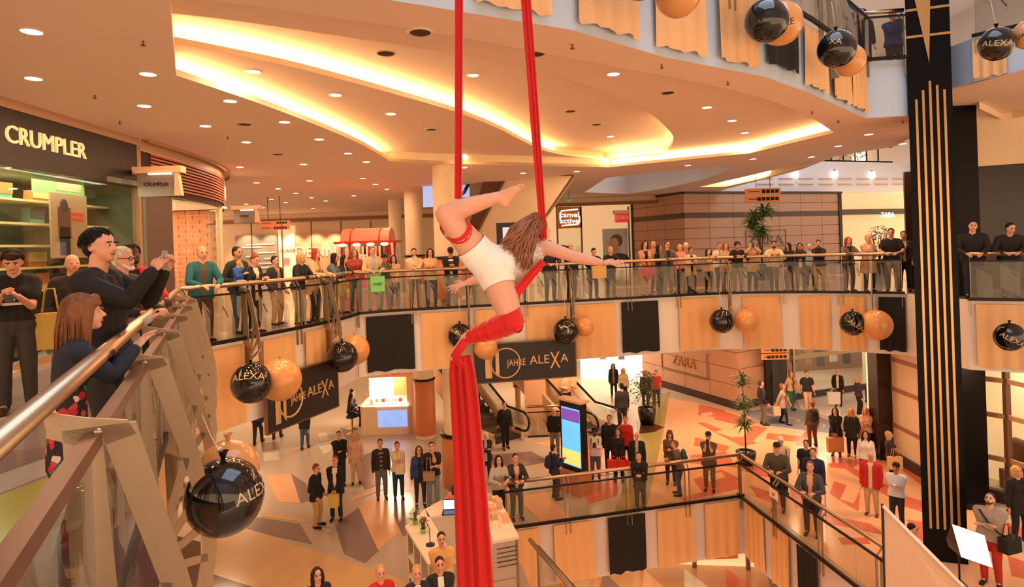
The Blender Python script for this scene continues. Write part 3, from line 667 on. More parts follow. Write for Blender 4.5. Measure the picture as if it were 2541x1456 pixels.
inlay('floor_inlay', pp([(1580, 1040), (1650, 1060), (1625, 1072), (1580, 1078)], ZL), ZL, T_BRN, fl2, .014)
for i, ch in enumerate('AOOO'):
    p = PZ(1905 + i * 62, 1030 + i * 13, ZL); text('floor_letter', ch, .75, p + Vector((0, 0, .016)), (.96, -.25, 0), (.25, .96, 0), T_BEI, fl2, ext=.001)
# slab edge of the lower storey and basement
mb = MB(); band(mb, VOID, ZL - 1.6, ZL, closed=True); struct('wall_lower_slab_edge', mb, mat('white_paint_lower', (226, 210, 204), .55, var=.02), 'pale slab edge around the lower opening, hung with banners')
mb = MB(); flat(mb, [(-16, -8), (22, -8), (22, 34), (-16, 34)], [], ZB); fb = struct('floor_basement', mb, mat('terrazzo_sand', (206, 158, 118), .12, var=.06, scale=40), 'sand coloured floor of the basement storey', 'floor')
for i in range(9):
    x = -2 + i * 1.5; inlay('floor_inlay', [(x, 16.5), (x + 1.3, 20.5), (x + .5, 22.5), (x - .5, 19)], ZB, [T_PEA, T_WHT, T_SAL, T_PUR][i % 4], fb)
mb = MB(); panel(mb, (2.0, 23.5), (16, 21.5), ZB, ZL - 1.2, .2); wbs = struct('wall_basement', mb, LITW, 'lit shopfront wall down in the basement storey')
for i in range(7):
    a = Vector((2.6 + i * 1.9, 23.2 - i * .27)); mb = MB(); mb.box((a.x, a.y - .1, ZB + 2), (.14, .1, 4)); obj('mullion', mb, BRONZE, wbs)
    mb = MB(); mb.box((a.x + .9, a.y - .3, ZB + 1.6), (1.3, .06, 2.4)); obj('display_panel', mb, [BEIGEP, DGREY, ORANGEP][i % 3], wbs)
for x, y in ((2, 12), (6, 18), (3, 19)): lamp('basement_lamp', 'AREA', (x, y, ZL - 1.7), 110, WARM, 2.0)

# walls of the lower storey
wz = thing('wall_lower_shop', 'brown clad shop wall with dark plinth on the lower storey', 'wall'); wz['kind'] = 'structure'
Z0, Z1_, Z2_ = (6.3, 30.0), (8.9, 24.35), (10.25, 25.1)
for a, b, n in ((Z0, Z1_, 4), (Z1_, Z2_, 1)):
    clad(a, b, n, ZL + .3, FB, 5, wz, m=BROWNW); mb = MB(); panel(mb, a, b, ZL, ZL + .3, .1); obj('plinth', mb, DBROWN, wz)
mb = MB(); panel(mb, Z0, Z1_, ZL, FB, .01); panel(mb, Z1_, Z2_, ZL, FB, .01); o = obj('wall_surface', mb, JOINT, wz); o.location.y += .05
tz = Vector((Z1_[0] - Z0[0], Z1_[1] - Z0[1], 0)).normalized(); nz_ = Vector((tz.y, -tz.x, 0)); p = PV(1698, 898, Z0, Z1_)
text('shop_lettering', 'ZARA', .62, p + nz_ * .06, tz, (0, 0, 1), mat('sign_gold', (190, 140, 100), .35, .6), wz, ext=.02)
mb = MB()
for s in (-1, 1):
    mb.bar(p + tz * s * 1.5 + Vector((0, 0, -.5)) + nz_ * .06, p + tz * s * 1.5 + Vector((0, 0, .6)) + nz_ * .06, .03, .03)
mb.bar(p - tz * 1.5 + Vector((0, 0, -.5)) + nz_ * .06, p + tz * 1.5 + Vector((0, 0, -.5)) + nz_ * .06, .03, .03); obj('sign_frame', mb, JOINT, wz)
mb = MB(); mb.box((10.4, 25.0, -3.5), (.25, .3, 3.7)); obj('corner_post', mb, BLACKP, wz)
mb = MB(); panel(mb, (10.3, 25.1), (11.6, 26.0), ZL, FB, .1); obj('dark_doorway', mb, DGREY, wz)
# glazed shop behind
W0, W1 = (11.7, 25.6), (16.3, 27.2)
mb = MB(); panel(mb, W0, W1, ZL + .25, FB, .02); obj('window_pane', mb, SGLASS, wz)
mb = MB(); panel(mb, W0, W1, ZL, ZL + .25, .15); obj('window_sill', mb, BLACKP, wz)
mb = MB(); panel(mb, W0, W1, -3.6, -3.42, .06); obj('window_film', mb, frostmat('window_film', (206, 190, 160), .8), wz)
mb = MB(); mb.box((11.75, 25.6, -3.5), (.08, .1, 3.6)); mb.box((16.2, 27.15, -3.5), (.08, .1, 3.6)); obj('window_frame', mb, STEEL, wz)
mb = MB(); panel(mb, (11, 30.5), (18, 31.5), ZL, FB, .1); panel(mb, (11, 26.4), (11, 30.5), ZL, FB, .1); obj('inner_wall', mb, mat('shop_inner_brown', (126, 94, 74), .6, var=.3, scale=2), wz)
lamp('window_shop_lamp', 'AREA', (14, 28.6, FB - .1), 160, (1, .8, .6), 2)
GOODS = [mat('goods_' + n, c, .6) for n, c in (('white', (226, 214, 204)), ('black', (30, 26, 28)), ('red', (176, 48, 44)), ('grey', (130, 122, 118)), ('tan', (190, 146, 110)), ('blue', (70, 80, 110)))]
def garment(loc, w_, h_, m, label='garment on the shop rail', grp='garments on display inside the shop window', parent=None):
    x, y, z = loc; mb = MB()
    mb.prism([(x - w_ * .28, y, z), (x - w_ * .5, y, z - h_ * .12), (x - w_ * .42, y, z - h_ * .35), (x - w_ * .3, y, z - h_ * .3), (x - w_ * .33, y, z - h_), (x + w_ * .33, y, z - h_), (x + w_ * .3, y, z - h_ * .3), (x + w_ * .42, y, z - h_ * .35), (x + w_ * .5, y, z - h_ * .12), (x + w_ * .28, y, z)], (0, .1, 0))
    return obj('garment', mb, m, parent, label, 'garment', grp)
for i in range(14):
    garment((11.9 + (i % 7) * .62, 27.6 + (i // 7) * .9, -2.2 - (i // 7) * 1.2 - (i % 3) * .1), .5, .95, GOODS[i % 6], 'garment on display inside the lower shop window')
# bright shop between escalator and brown wall
mb = MB(); panel(mb, (3.3, 31.0), (6.3, 30.2), ZL, FB, .1); obj('lit_wall_panel', mb, BRIGHT, wz)
for i in range(5): garment((3.9 + i * .45, 30.3 - i * .1, -2.6 - (i % 2) * .5), .45, 1.1, [W_PAINT, GOODS[4], W_PAINT, GOODS[3], BEIGEP][i], 'pale garment in front of the bright shop wall', 'garments before the bright shop wall')
lamp('bright_shop_lamp', 'AREA', (4.8, 28.8, FB - .1), 90, (1, .84, .62), 1.5)
# right hand shop wall
wq = thing('wall_lower_right', 'glazed shop wall with dark piers on the right of the lower storey', 'wall'); wq['kind'] = 'structure'
Q0 = PZ(2192, 1135, ZL); Q1 = (11.35, 16.4); Q2 = (12.3, 15.2); Q3 = (12.9, 12.0)
mb = MB(); mb.box((Q0.x, Q0.y, -3.5), (.5, .5, 3.65)); obj('dark_pier', mb, mat('pier_dark_wood', (46, 30, 26), .3), wq)
seg = [((Q0.x + .2, Q0.y), Q1), (Q1, Q2), (Q2, Q3), (Q3, (13.2, 9))]
for a, b in seg:
    a = Vector((a[0], a[1])); b = Vector((b[0], b[1]))
    mb = MB(); panel(mb, a, b, ZL + .3, FB, .02); obj('window_pane', mb, CREAM if b.y > 16 else SGLASS, wq)
    mb = MB(); panel(mb, a, b, ZL, ZL + .3, .2); obj('window_sill', mb, DBROWN, wq)
    for z in (-4.2, -3.1, -2.2): mb = MB(); panel(mb, a, b, z - .06, z + .06, .07); obj('window_rail', mb, mat('rail_tan', (170, 124, 92), .5), wq)
    mb = MB(); mb.box((b.x, b.y, -3.5), (.12, .12, 3.65)); obj('mullion', mb, BRONZE, wq)
mb = MB(); panel(mb, (11.6, 20), (14.6, 14), ZL, FB, .1); panel(mb, (14.6, 14), (15.2, 8), ZL, FB, .1); obj('inner_wall', mb, LITW, wq)
mb = MB(); mb.box((12.9, 14.2, ZL + .45), (.5, 1.6, .9)); obj('display_counter', mb, W_PAINT, wq)
t = thing('armchair_back', 'brown padded armchair behind the shop glass', 'chair', (13.1, 15.9, ZL))
mb = MB(); mb.box((13.15, 15.8, ZL + .3), (.7, .7, .5)); obj('seat', mb, BRONZE, t)
mb = MB(); mb.box((13.35, 16.0, ZL + .75), (.25, .7, .9)); mb.rc((13.35, 15.75, ZL + 1.2), (13.35, 16.25, ZL + 1.2), .125, .125); obj('backrest', mb, BRONZE, t)
for i in range(6):
    mb = MB(); c = (12.75 + (i % 2) * .2, 13.7 + (i // 2) * .4, ZL + .97); mb.ell(c, (.14, .17, .09)); obj('food_tray', mb, GOODS[2 if i % 2 else 4], None, 'round cake on the white shop counter', 'cake', 'cakes on the white shop counter')
text('window_lettering', 'K', 1.3, (12.75, 13.0, -4.1), (.2, -1, 0), (0, 0, 1), mat('pink_letter', (206, 150, 190), .5, emit=.3), wq, ext=.02)
lamp('right_shop_lamp', 'AREA', (13.2, 15, FB - .1), 60, (1, .85, .66), 1.5)
# plain back wall of the lower storey
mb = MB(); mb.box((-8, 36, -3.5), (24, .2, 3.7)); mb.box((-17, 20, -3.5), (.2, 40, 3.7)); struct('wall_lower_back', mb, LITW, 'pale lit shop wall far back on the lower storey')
for x, y in ((-9, 18), (-5, 25), (2, 21), (7.5, 21), (10, 21), (-12, 26), (0, 28), (10.8, 15)): lamp('lower_ceiling_lamp', 'AREA', (x, y, FB - .05), 120, WARM, 1.2)
pillar(1041, .36, 22.3, ZL, FB, 'round pillar with orange lower cladding beside the white kiosk', 2.1, sk=1.06)
pillar(1121, .40, 17.6, ZL, FB, 'round pillar with orange lower cladding beside the red silk', 1.5, sk=1.22)

# ================================================================ balustrades
RAILH = 1.06
def fan_bracket(p, n, z0, parent, thick=.014):
    d = Vector((-n.y, n.x, 0)); n3 = Vector((n.x, n.y, 0)); o = Vector((p.x, p.y, z0))
    def P(a, z): return o + n3 * a + Vector((0, 0, z)) - d * thick / 2
    mb = MB(); ex = d * thick
    mb.prism([P(-.03, .93), P(-.03, 1.03), P(.10, .99), P(.24, .96), P(.27, .9), P(.12, .86)], ex)
    outer = [(.27, .95), (.35, .62), (.44, .28), (.51, -.08), (.53, -.4), (.47, -.78)]; inner = [(.14, .95), (.24, .6), (.34, .25), (.42, -.08), (.44, -.38), (.38, -.72)]
    for i in range(5): mb.prism([P(*inner[i]), P(*outer[i]), P(*outer[i + 1]), P(*inner[i + 1])], ex)
    mb.prism([P(.02, .95), P(.15, .95), P(.21, -.2), P(.2, -.8), P(.06, -.8)], ex)
    mb.prism([P(.1, -.12), P(.24, -.2), P(.27, -.5), P(.2, -.66), P(.1, -.7)], ex)
    for a, b in (((.22, -.22), (.36, .26)), ((.24, -.28), (.43, 0.0)), ((.25, -.36), (.46, -.22)), ((.25, -.46), (.47, -.44)), ((.22, -.56), (.42, -.7))):
        q = Vector((a[1] - b[1], b[0] - a[0])).normalized() * .026
        mb.prism([P(a[0] - q.x, a[1] - q.y), P(a[0] + q.x, a[1] + q.y), P(b[0] + q.x, b[1] + q.y), P(b[0] - q.x, b[1] - q.y)], ex)
    r = obj('fan_bracket', mb, PLATE, parent)
    mb = MB(); c = o + n3 * .14 + Vector((0, 0, .93)) - d * .012; mb.ell(c, (.018, .018, .018), 8, 6); obj('bolt', mb, STEEL, r)
    return r
def balustrade(label, pts, z0, spacing=1.6, fans=(), side=1, group=None, prints=True, post_drop=.35, first=0.0):
    pl = PL(pts); mid = pl.at(pl.L / 2)[0]
    T = thing('glass_balustrade', label, 'balustrade', (mid.x, mid.y, z0), group=group)
    hr = offs(pts, -.04 * side); mb = MB(); mb.tube([(p.x, p.y, z0 + RAILH) for p in hr], .046, 12); obj('handrail', mb, STEEL, T)
    tr = offs(pts, .12 * side); mb = MB()
    for a, b in zip(tr, tr[1:]): mb.bar((a.x, a.y, z0 + .9), (b.x, b.y, z0 + .9), .06 if 'foreground' in label else .05, .06 if 'foreground' in label else .035)
    obj('top_rail', mb, BRONZE if 'foreground' in label else DARKM, T)
    mb = MB()
    for a, b in zip(tr, tr[1:]): mb.bar((a.x, a.y, z0 + .02), (b.x, b.y, z0 + .02), .05, .07)
    obj('bottom_channel', mb, DARKM, T)
    n = max(1, round(pl.L / spacing)); js = [pl.L * i / n for i in range(n + 1)]
    glp = PL(tr); fj = list(fans)
    js = [j for j in js if all(abs(j - f) > .45 for f in fj)]
    stops = sorted(js + fj)
    for a, b in zip(stops, stops[1:]):
        if b - a < .2: continue
        k = glp.L / pl.L; q = glp.sub(a * k + .07, b * k - .07); mb = MB()
        for u, v in zip(q, q[1:]): mb.bar((u.x, u.y, z0 + .46), (v.x, v.y, z0 + .46), .012, .84)
        pane = obj('glass_pane', mb, GLASS, T)
        if prints:
            A = q[0]; Bq = q[-1]; L = (Bq - A).length; e = (Bq - A).normalized(); nn = Vector((e.y, -e.x)) * side * .012
            def G(u, z): c = A + e * u * L + nn; return (c.x, c.y, z0 + z)
            mb = MB(); s = random.uniform(-.04, .04)
            for po in ([(.04, .06), (.16, .06), (.16, .55), (.04, .75)], [(.22 + s, .3), (.36 + s, .12), (.36 + s, .62), (.22 + s, .84)], [(.46, .84), (.62, .84), (.62, .4), (.54, .55)], [(.7 + s, .06), (.84 + s, .06), (.84 + s, .42), (.77 + s, .62)], [(.88, .5), (.97, .3), (.97, .84), (.88, .84)]):
                mb.poly([G(*c) for c in po])
            for (u0, z_0, u1, z_1) in ((.3 + s, .62, .38 + s, .44), (.6 + s, .66, .7 + s, .46)):
                mb.poly([G(u0, z_0), G(u0 + .012, z_0 + .03), G(u1 + .012, z_1 + .03), G(u1, z_1)], 1)
            obj('glass_print', mb, [PRINT, PRINTD], pane)
    for j in js:
        for s in (-.06, .06):
            if not 0 <= j + s <= pl.L: continue
            p, d = pl.at(j + s); nn = Vector((d.y, -d.x)) * side; c = p + nn * .09
            mb = MB(); ang = math.atan2(nn.y, nn.x)
            mb.box((c.x, c.y, z0 + (.9 - post_drop) / 2), (.05, .014, .9 + post_drop), ang)
            h = p - nn * .04; mb.bar((c.x, c.y, z0 + .88), (h.x, h.y, z0 + RAILH - .02), .014, .04)
            obj('post', mb, PLATE, T)
    for f in fj:
        p, d = pl.at(f); fan_bracket(p, Vector((d.y, -d.x)) * side, z0, T)
    return T
PLN = PL(E_NEAR); PLL = PL(E_LEFT); PLF = PL(E_FAR); PLR = PL(E_RIGHT)
nf = [0.55 + i * 1.18 for i in range(9)]
PLN.fans = [1.76, 3.5, 5.1, 6.7, 8.2, 9.7]
balustrade('foreground balustrade with brass handrail and curved steel fan brackets', E_NEAR, 0, 60, PLN.fans)
lf = [PLL.hit(600), PLL.hit(800)]
balustrade('glass balustrade beside the two left balloon pairs on the far balcony', E_LEFT, 0, 1.5, lf)
ff = [PLF.hit(1160), PLF.hit(1413), PLF.hit(1805), PLF.hit(2165)]
balustrade('long glass balustrade of the far balcony in front of the crowd', E_FAR, 0, 1.55, ff)
balustrade('glass balustrade right of the black column', E_RIGHT, 0, 2.2, [2.6])
balustrade('glass balustrade along the back of the lower opening', VOID[:2], ZL, 1.55, prints=False)
balustrade('glass balustrade along the right side of the lower opening', [VOID[1], VOID[2], VOID[3]], ZL, 1.6, prints=False)
balustrade('glass balustrade beside the white counter', [VOID[4], VOID[5], VOID[6]], ZL, 1.6, prints=False)
UPN = PL(NEARC[4:10])
balustrade('glass balustrade of the upper storey over the gold banners', NEARC[4:10], ZU, 1.6, [UPN.hit(2050, 5.3)])
balustrade('short glass balustrade of the upper storey by the black column', [NEARC[9], NEARC[10]], ZU, .8, prints=False)
balustrade('glass balustrade of the upper storey right of the black column', [(9.75, 12.6), (10.6, 11.7), (12.6, 9.6)], 5.62, 1.6, [2.6])
q = [PZ(2085, 392, ZC), PZ(2240, 362, ZC)]
mbt = thing('upper_far_railing', 'railing with gold and dark figures behind it on the far upper storey', 'railing', (14, 34, 6))
for i in range(12):
    c = Vector((13 + i * .9, 34.0 + i * .32, 6.0)); mb = MB(); mb.box(c + Vector((0, 0, .5)), (.06, .06, 1.0)); obj('post', mb, DARKM, mbt)
mb = MB(); mb.bar((12, 33.65, 7.0), (24, 37.9, 7.0), .06, .08); mb.bar((12, 33.65, 6.05), (24, 37.9, 6.05), .06, .12); obj('rail', mb, DARKM, mbt)
mb = MB()
for i in range(70):
    c = Vector((13 + random.uniform(0, 9), 34.2, 6.15 + random.uniform(0, .8))); c.y += (c.x - 13) * .355
    mb.tube([c, c + Vector((random.uniform(-.2, .2), 0, random.uniform(-.2, .2))), c + Vector((random.uniform(-.3, .3), 0, random.uniform(0, .3)))], .03, 5)
obj('scrollwork', mb, GOLDP, mbt)

# ================================================================ cloth banners on the slab edges
def banner(pl, x0, x1, z0, z1, m, side=1, label='', grp='', refz=None, drop=.06, off=.05):
    a = pl.hit(x0, refz if refz is not None else z0); b = pl.hit(x1, refz if refz is not None else z0)
    if a > b: a, b = b, a
    N = 14; mb = MB(); vs = []; ph = random.uniform(0, 6)
    rows = (0, .15, .5, .85, 1)
    for r in rows:
        for i in range(N + 1):
            p, d = pl.at(a + (b - a) * i / N); nn = Vector((d.y, -d.x)) * side
            amp = .028 * (.25 + r) * math.sin(i * 1.5 + ph) + .01 * math.sin(i * 3.1 + ph * 2)
            c = p + nn * (off + .03 + amp)
            z = z0 + (z1 - z0) * r + (drop * .35 * math.sin(i * .9 + ph) * (r == 1))
            vs.append((c.x, c.y, z))
    fs = [(r * (N + 1) + i, r * (N + 1) + i + 1, (r + 1) * (N + 1) + i + 1, (r + 1) * (N + 1) + i) for r in range(len(rows) - 1) for i in range(N)]
    mb.add(vs, fs, 0, True)
    return obj('cloth_banner', mb, m, None, label, 'banner', grp)
GB, KB = 'gold glitter cloth banner', 'black cloth banner'
GL = 'gold glitter cloth banner '; KL = 'black cloth banner '
for x0, x1, w_ in ((474, 600, 'behind the foreground fan brackets'), (647, 727, 'behind the gold balloon of the left anniversary sign'), (752, 818, 'above the left anniversary sign, beside its right balloon pair')): banner(PLL, x0, x1, -.1, -1.6, GOLD, 1, GL + w_, 'banners of the left slab edge', refz=-.5)
for x0, x1, m, w_ in ((852, 884, 0, 'narrow in the corner, behind the gold balloon'), (908, 1027, 1, 'largest, between the corner and the performer'), (1047, 1158, 0, 'right of the largest black banner, by the wrapped foot'), (1180, 1240, 0, 'behind the wrapped leg of the performer'), (1305, 1405, 0, 'over the lettering of the far anniversary sign'),
                      (1427, 1525, 0, 'behind the small gold balloon right of the anniversary sign'), (1541, 1632, 1, 'below the woman in the red dress'), (1683, 1781, 0, 'below the young girl, left of a black balloon'), (1842, 1937, 0, 'below the cream hoodie, right of a gold balloon'), (1984, 2060, 0, 'below the woman in beige trousers, without balloon'), (2086, 2150, 0, 'behind the black balloon nearest the column'), (2182, 2262, 1, 'behind the gold balloon nearest the column')):
    banner(PLF, x0, x1, -.1, -1.55 if m else -1.6, BLACKC if m else GOLD, 1, (KL if m else GL) + w_, 'banners of the far slab edge', refz=-.7)
banner(PLR, 2422, 2560, -.1, -1.55, GOLD, 1, GL + 'below the two men right of the column', refz=-.7)
PV1 = PL(VOID[:2]); PV2 = PL([VOID[1], VOID[2], VOID[3]])
for x0, x1, m, w_ in ((1250, 1338, 0, 'of the lower opening beside the white counter'), (1373, 1471, 0, 'of the lower opening left of its black banner'), (1506, 1599, 1, 'in the middle of the lower opening'), (1629, 1718, 0, 'of the lower opening right of its black banner'), (1746, 1832, 0, 'of the lower opening on the back side of its corner')):
    banner(PV1, x0, x1, ZL - .1, ZL - 1.55, BLACKC if m else GOLD, 1, (KL if m else GL) + w_, 'banners at the back of the lower opening', refz=ZL - .5)
for x0, x1, m, w_ in ((1858, 1900, 0, 'round the corner of the lower opening'), (1920, 1965, 0, 'below the notice plate of the lower balustrade'), (1986, 2036, 1, 'below the young man in grey at the lower rail')):
    banner(PV2, x0, x1, ZL - .1, ZL - 1.55, BLACKC if m else GOLD, 1, (KL if m else GL) + w_, 'banners at the right of the lower opening', refz=ZL - .5)
for x0, x1, m, w_ in ((1175, 1358, 0, 'of the upper storey between the two silk strands'), (1425, 1575, 0, 'of the upper storey right of the silk, without balloon'), (1620, 1742, 0, 'of the upper storey behind the topmost gold balloon'), (1775, 1870, 0, 'of the upper storey left of the big black balloon'), (1897, 1973, 1, 'of the upper storey below the big balloon pair'), (1990, 2043, 0, 'of the upper storey between its two balloon pairs'), (2058, 2102, 0, 'of the upper storey below the balloon pair by the column'), (2110, 2142, 0, 'narrowest of the upper storey, at the slab corner')):
    banner(UPN, x0, x1, ZU - .1, ZC + (.22 if m else .1), BLACKC if m else GOLD, 1, (KL if m else GL) + w_, 'banners of the upper storey', refz=ZC + .3)
PUR = PL([(9.75, 12.6), (10.6, 11.7), (12.6, 9.6)])
banner(PUR, 2385, 2500, 5.55, 4.75, GOLD, 1, 'gold glitter cloth banner on the upper edge right of the column', refz=5.0)
# a gold banner seen edge on below the foreground balustrade
PLN2 = PLN
for a, b in ((1.9, 3.3), (3.7, 5.2)):
    mb = MB(); pa, d = PLN.at(a); pb, d2 = PLN.at(b); nn = Vector((d.y, -d.x)) * .1
    N = 10; vs = []
    for r in (-.12, -.8, -1.6):
        for i in range(N + 1):
            c = pa.lerp(pb, i / N) + nn * (1 + .25 * math.sin(i * 1.7 + r)); vs.append((c.x, c.y, r))
    mb.add(vs, [(r * (N + 1) + i, r * (N + 1) + i + 1, (r + 1) * (N + 1) + i + 1, (r + 1) * (N + 1) + i) for r in range(2) for i in range(N)], 0, True)
    obj('cloth_banner', mb, GOLD, None, 'gold glitter cloth banner below the foreground fan brackets', 'banner', 'gold banners below the foreground fan brackets')

# ================================================================ anniversary signs
GOLDL = mat('gold_lettering', (214, 172, 122), .4, .3)
def anniversary(a, b, z0, z1, off, label):
    a = Vector((a[0], a[1], 0)); b = Vector((b[0], b[1], 0)); e = (b - a).normalized(); n = Vector((e.y, -e.x, 0)); L = (b - a).length; hh = z1 - z0
    a = a + n * off; b = b + n * off; c = (a + b) / 2
    T = thing('hanging_sign', label, 'sign', (c.x, c.y, z0))
    mb = MB(); panel(mb, a, b, z0, z1, .05); obj('board', mb, mat('sign_black', (32, 26, 24), .5, var=.2), T)
    mb = MB()
    for z in (z0, z1): mb.bar(a + Vector((0, 0, z)), b + Vector((0, 0, z)), .07, .03)
    for p in (a, b): mb.bar(p + Vector((0, 0, z0)), p + Vector((0, 0, z1)), .07, .03)
    obj('frame', mb, BRONZE, T)
    hs_ = min(1.0, L / 2.7); f = n * .032; u = Vector((0, 0, 1)); zc = (z0 + z1) / 2
    def at(s, t): return a + e * s * L + f + u * (z0 + t * hh)
    for s, w_ in ((.10, .05), (.145, .018)):
        mb = MB(); mb.prism([at(s, .12), at(s + w_, .12), at(s + w_, .86), at(s, .86)], n * .012); obj('digit_stroke', mb, GOLDL, T)
    mb = MB(); cen = at(.30, .48); R = hh * .38 * hs_
    ring = [cen + e * R * math.cos(k * PI / 16) + u * R * math.sin(k * PI / 16) + n * .006 for k in range(33)]
    mb.tube(ring, .022, 6); mb.prism([at(.2, .2), at(.235, .12), at(.235, .86), at(.2, .78)], n * .012); obj('digit_ring', mb, GOLDL, T)
    text('lettering', 'JAHRE', hh * .25 * hs_, at(.405, .47), e, u, GOLDL, T, ext=.006, sx=.72)
    text('lettering', 'ALE', hh * .32 * hs_, at(.635, .5), e, u, GOLDL, T, ext=.01); text('lettering', 'X', hh * .62 * hs_, at(.79, .45), e, u, GOLDL, T, ext=.008, sx=.62); text('lettering', 'A', hh * .32 * hs_, at(.885, .5), e, u, GOLDL, T, ext=.01)
    mb = MB()
    for s in (.06, .94): mb.tube([at(s, 1), at(s, 1) + Vector((0, 0, .35))], .008, 5)
    obj('hanging_wire', mb, STEEL, T)
p0 = PLF.at(PLF.hit(1173, -1))[0]; p1 = PLF.at(PLF.hit(1418, -1))[0]
anniversary(p0, p1, -2.05, -1.0, .28, 'black anniversary sign with gold 10 under the far balcony')
p0 = PLL.at(PLL.hit(640, -1.5))[0]; p1 = PLL.at(PLL.hit(818, -1.2))[0]
anniversary(p0, p1, -1.95, -.85, .2, 'black anniversary sign with gold 10 behind the left balloons')

# ================================================================ balloons
BLKB = mat('black_latex', (18, 15, 17), .08, var=.1, coat=.6); GLDB = mat('gold_latex', (224, 158, 96), .22, var=.06, scale=4, coat=.3)
LETB = mat('balloon_print_gold', (214, 190, 140), .5); LETK = mat('balloon_print_black', (40, 26, 18), .5)
def onsphere(me, c, R, fwd, up, k=1.006):
    f = Vector(fwd).normalized(); r = f.cross(Vector(up)).normalized() * -1; u = r.cross(f) * -1
    r = Vector(up).cross(f).normalized(); u = f.cross(r).normalized()
    for v in me.vertices:
        a = v.co.x / R; b = v.co.y / R
        d = (f * math.cos(a) + r * math.sin(a)) * math.cos(b) + u * math.sin(b); v.co = c + d * R * k
def balloon(x, y, d, Rpx, black, label, face=None, txt=None, tilt=0.0, tsize=.42, knot=(0, 0, 1)):
    c = PD(x, y, d); R = Rpx * d / FPX / math.sqrt(1 + ((x - CX) ** 2 + (y - HY) ** 2) / FPX ** 2 * .6)
    T = thing('balloon', label, 'balloon', c)
    kd = Vector(knot).normalized(); mb = MB(); mb.ell(c, (R, R, R * 1.02), 36, 24); obj('envelope', mb, BLKB if black else GLDB, T)
    mb = MB(); mb.lathe([(.012, 0), (.03, .05), (.04, .06)], (0, 0, 0), 8); me = mb.mesh('knot'); me.transform(Matrix.Translation(c + kd * R * 1.0) @ kd.to_track_quat('Z', 'Y').to_matrix().to_4x4()); link('knot', me, BLKB if black else GLDB, T)
    if txt:
        f = face if face is not None else (-c + Vector((0, 0, H)))
        f = Vector(f); rt = Vector((0, 0, 1)).cross(f).normalized(); up = (Vector((0, 0, 1)) + rt * tilt).normalized()
        me = textmesh(txt, R * tsize, 0, sx=1.1)
        bm = bmesh.new(); bm.from_mesh(me); bmesh.ops.triangulate(bm, faces=bm.faces[:]); bmesh.ops.subdivide_edges(bm, edges=[e for e in bm.edges if e.calc_length() > R * .12], cuts=2); bm.to_mesh(me); bm.free()
        onsphere(me, c, R, f, up, 1.008); me.name = 'print'; link('print', me, LETB if black else LETK, T)
    return c, R
def string(a, b, label):
    mb = MB(); mb.tube([a, (Vector(a) + Vector(b)) / 2 + Vector((0, 0, -.02)), b], .004, 4); obj('balloon_string', mb, W_PAINT, None, label, 'string')
def pair(blk, gld, where, face=None, tilt=0, txt='ALEXA', gtxt=None, tsize=.42, anchor=None):
    cb = balloon(*blk, True, 'glossy black balloon ' + where, face, txt, tilt, tsize); cg = balloon(*gld, False, 'gold balloon ' + where, None, gtxt)
    a = anchor if anchor is not None else cb[0] + Vector((0, .1, cb[1] + .5))
    string(cb[0] + Vector((0, 0, cb[1])), a, 'thin white string of balloons ' + where.replace('of the far balcony', '').replace('at the corner left', 'left').strip())
pair((557, 1232, 4.3, 103), (568, 1165, 5.0, 79), 'hanging by the foreground fan bracket', face=(1.0, -.12, .2), txt='ALEXA', tsize=.44, anchor=PD(497, 1020, 5.6))
pair((624, 950, 10.6, 53), (696, 942, 11.2, 54), 'in front of the left anniversary sign', face=(.22, -1, .62), tsize=.5, anchor=PD(648, 865, 11.2))
pair((850, 885, 13.6, 39), (880, 868, 14.2, 38), 'left of the first black banner', txt=None, anchor=PD(852, 800, 14))
pair((1141, 833, 16.1, 31), (1205, 862, 16.2, 30), 'behind the red wrapped leg of the performer', face=(-.2, -1, .45), tilt=.5)
pair((1404, 822, 16.4, 32), (1450, 811, 16.7, 24), 'above the right end of the far anniversary sign', txt='A', tsize=1.1, tilt=.6, face=(0, -1, .6))
pair((1791, 797, 17.2, 31), (1851, 797, 17.4, 31), 'over the white gap between two gold banners', txt=None)
pair((2116, 802, 16.2, 33), (2175, 806, 16.0, 41), 'left of the black column on the far balcony', tilt=.7, face=(-.1, -1, -.15), tsize=.5)
balloon(2506, 836, 12.8, 41, True, 'glossy black balloon right of the black column below the two men', (-.6, -1, -.1), 'ALEXA', .6, .5)
pair((1902, 52, 8.4, 57), (1936, 58, 8.9, 58), 'on the upper slab edge above the black upper banner', txt=None, gtxt='JAHRE')
pair((2076, 122, 9.5, 50), (2107, 150, 9.9, 43), 'on the upper slab edge nearest the column', face=(-.6, -1, .2), tilt=.2, txt='XA')
pair((2474, 109, 9.4, 48), (2555, 85, 9.3, 44), 'on the upper edge right of the column', face=(-.75, -1, -.25), tilt=.15, gtxt='JAHRE', tsize=.5)
pair((1588, -60, 6.7, 62), (1682, -14, 7.0, 60), 'at the top of the upper slab edge', txt=None)

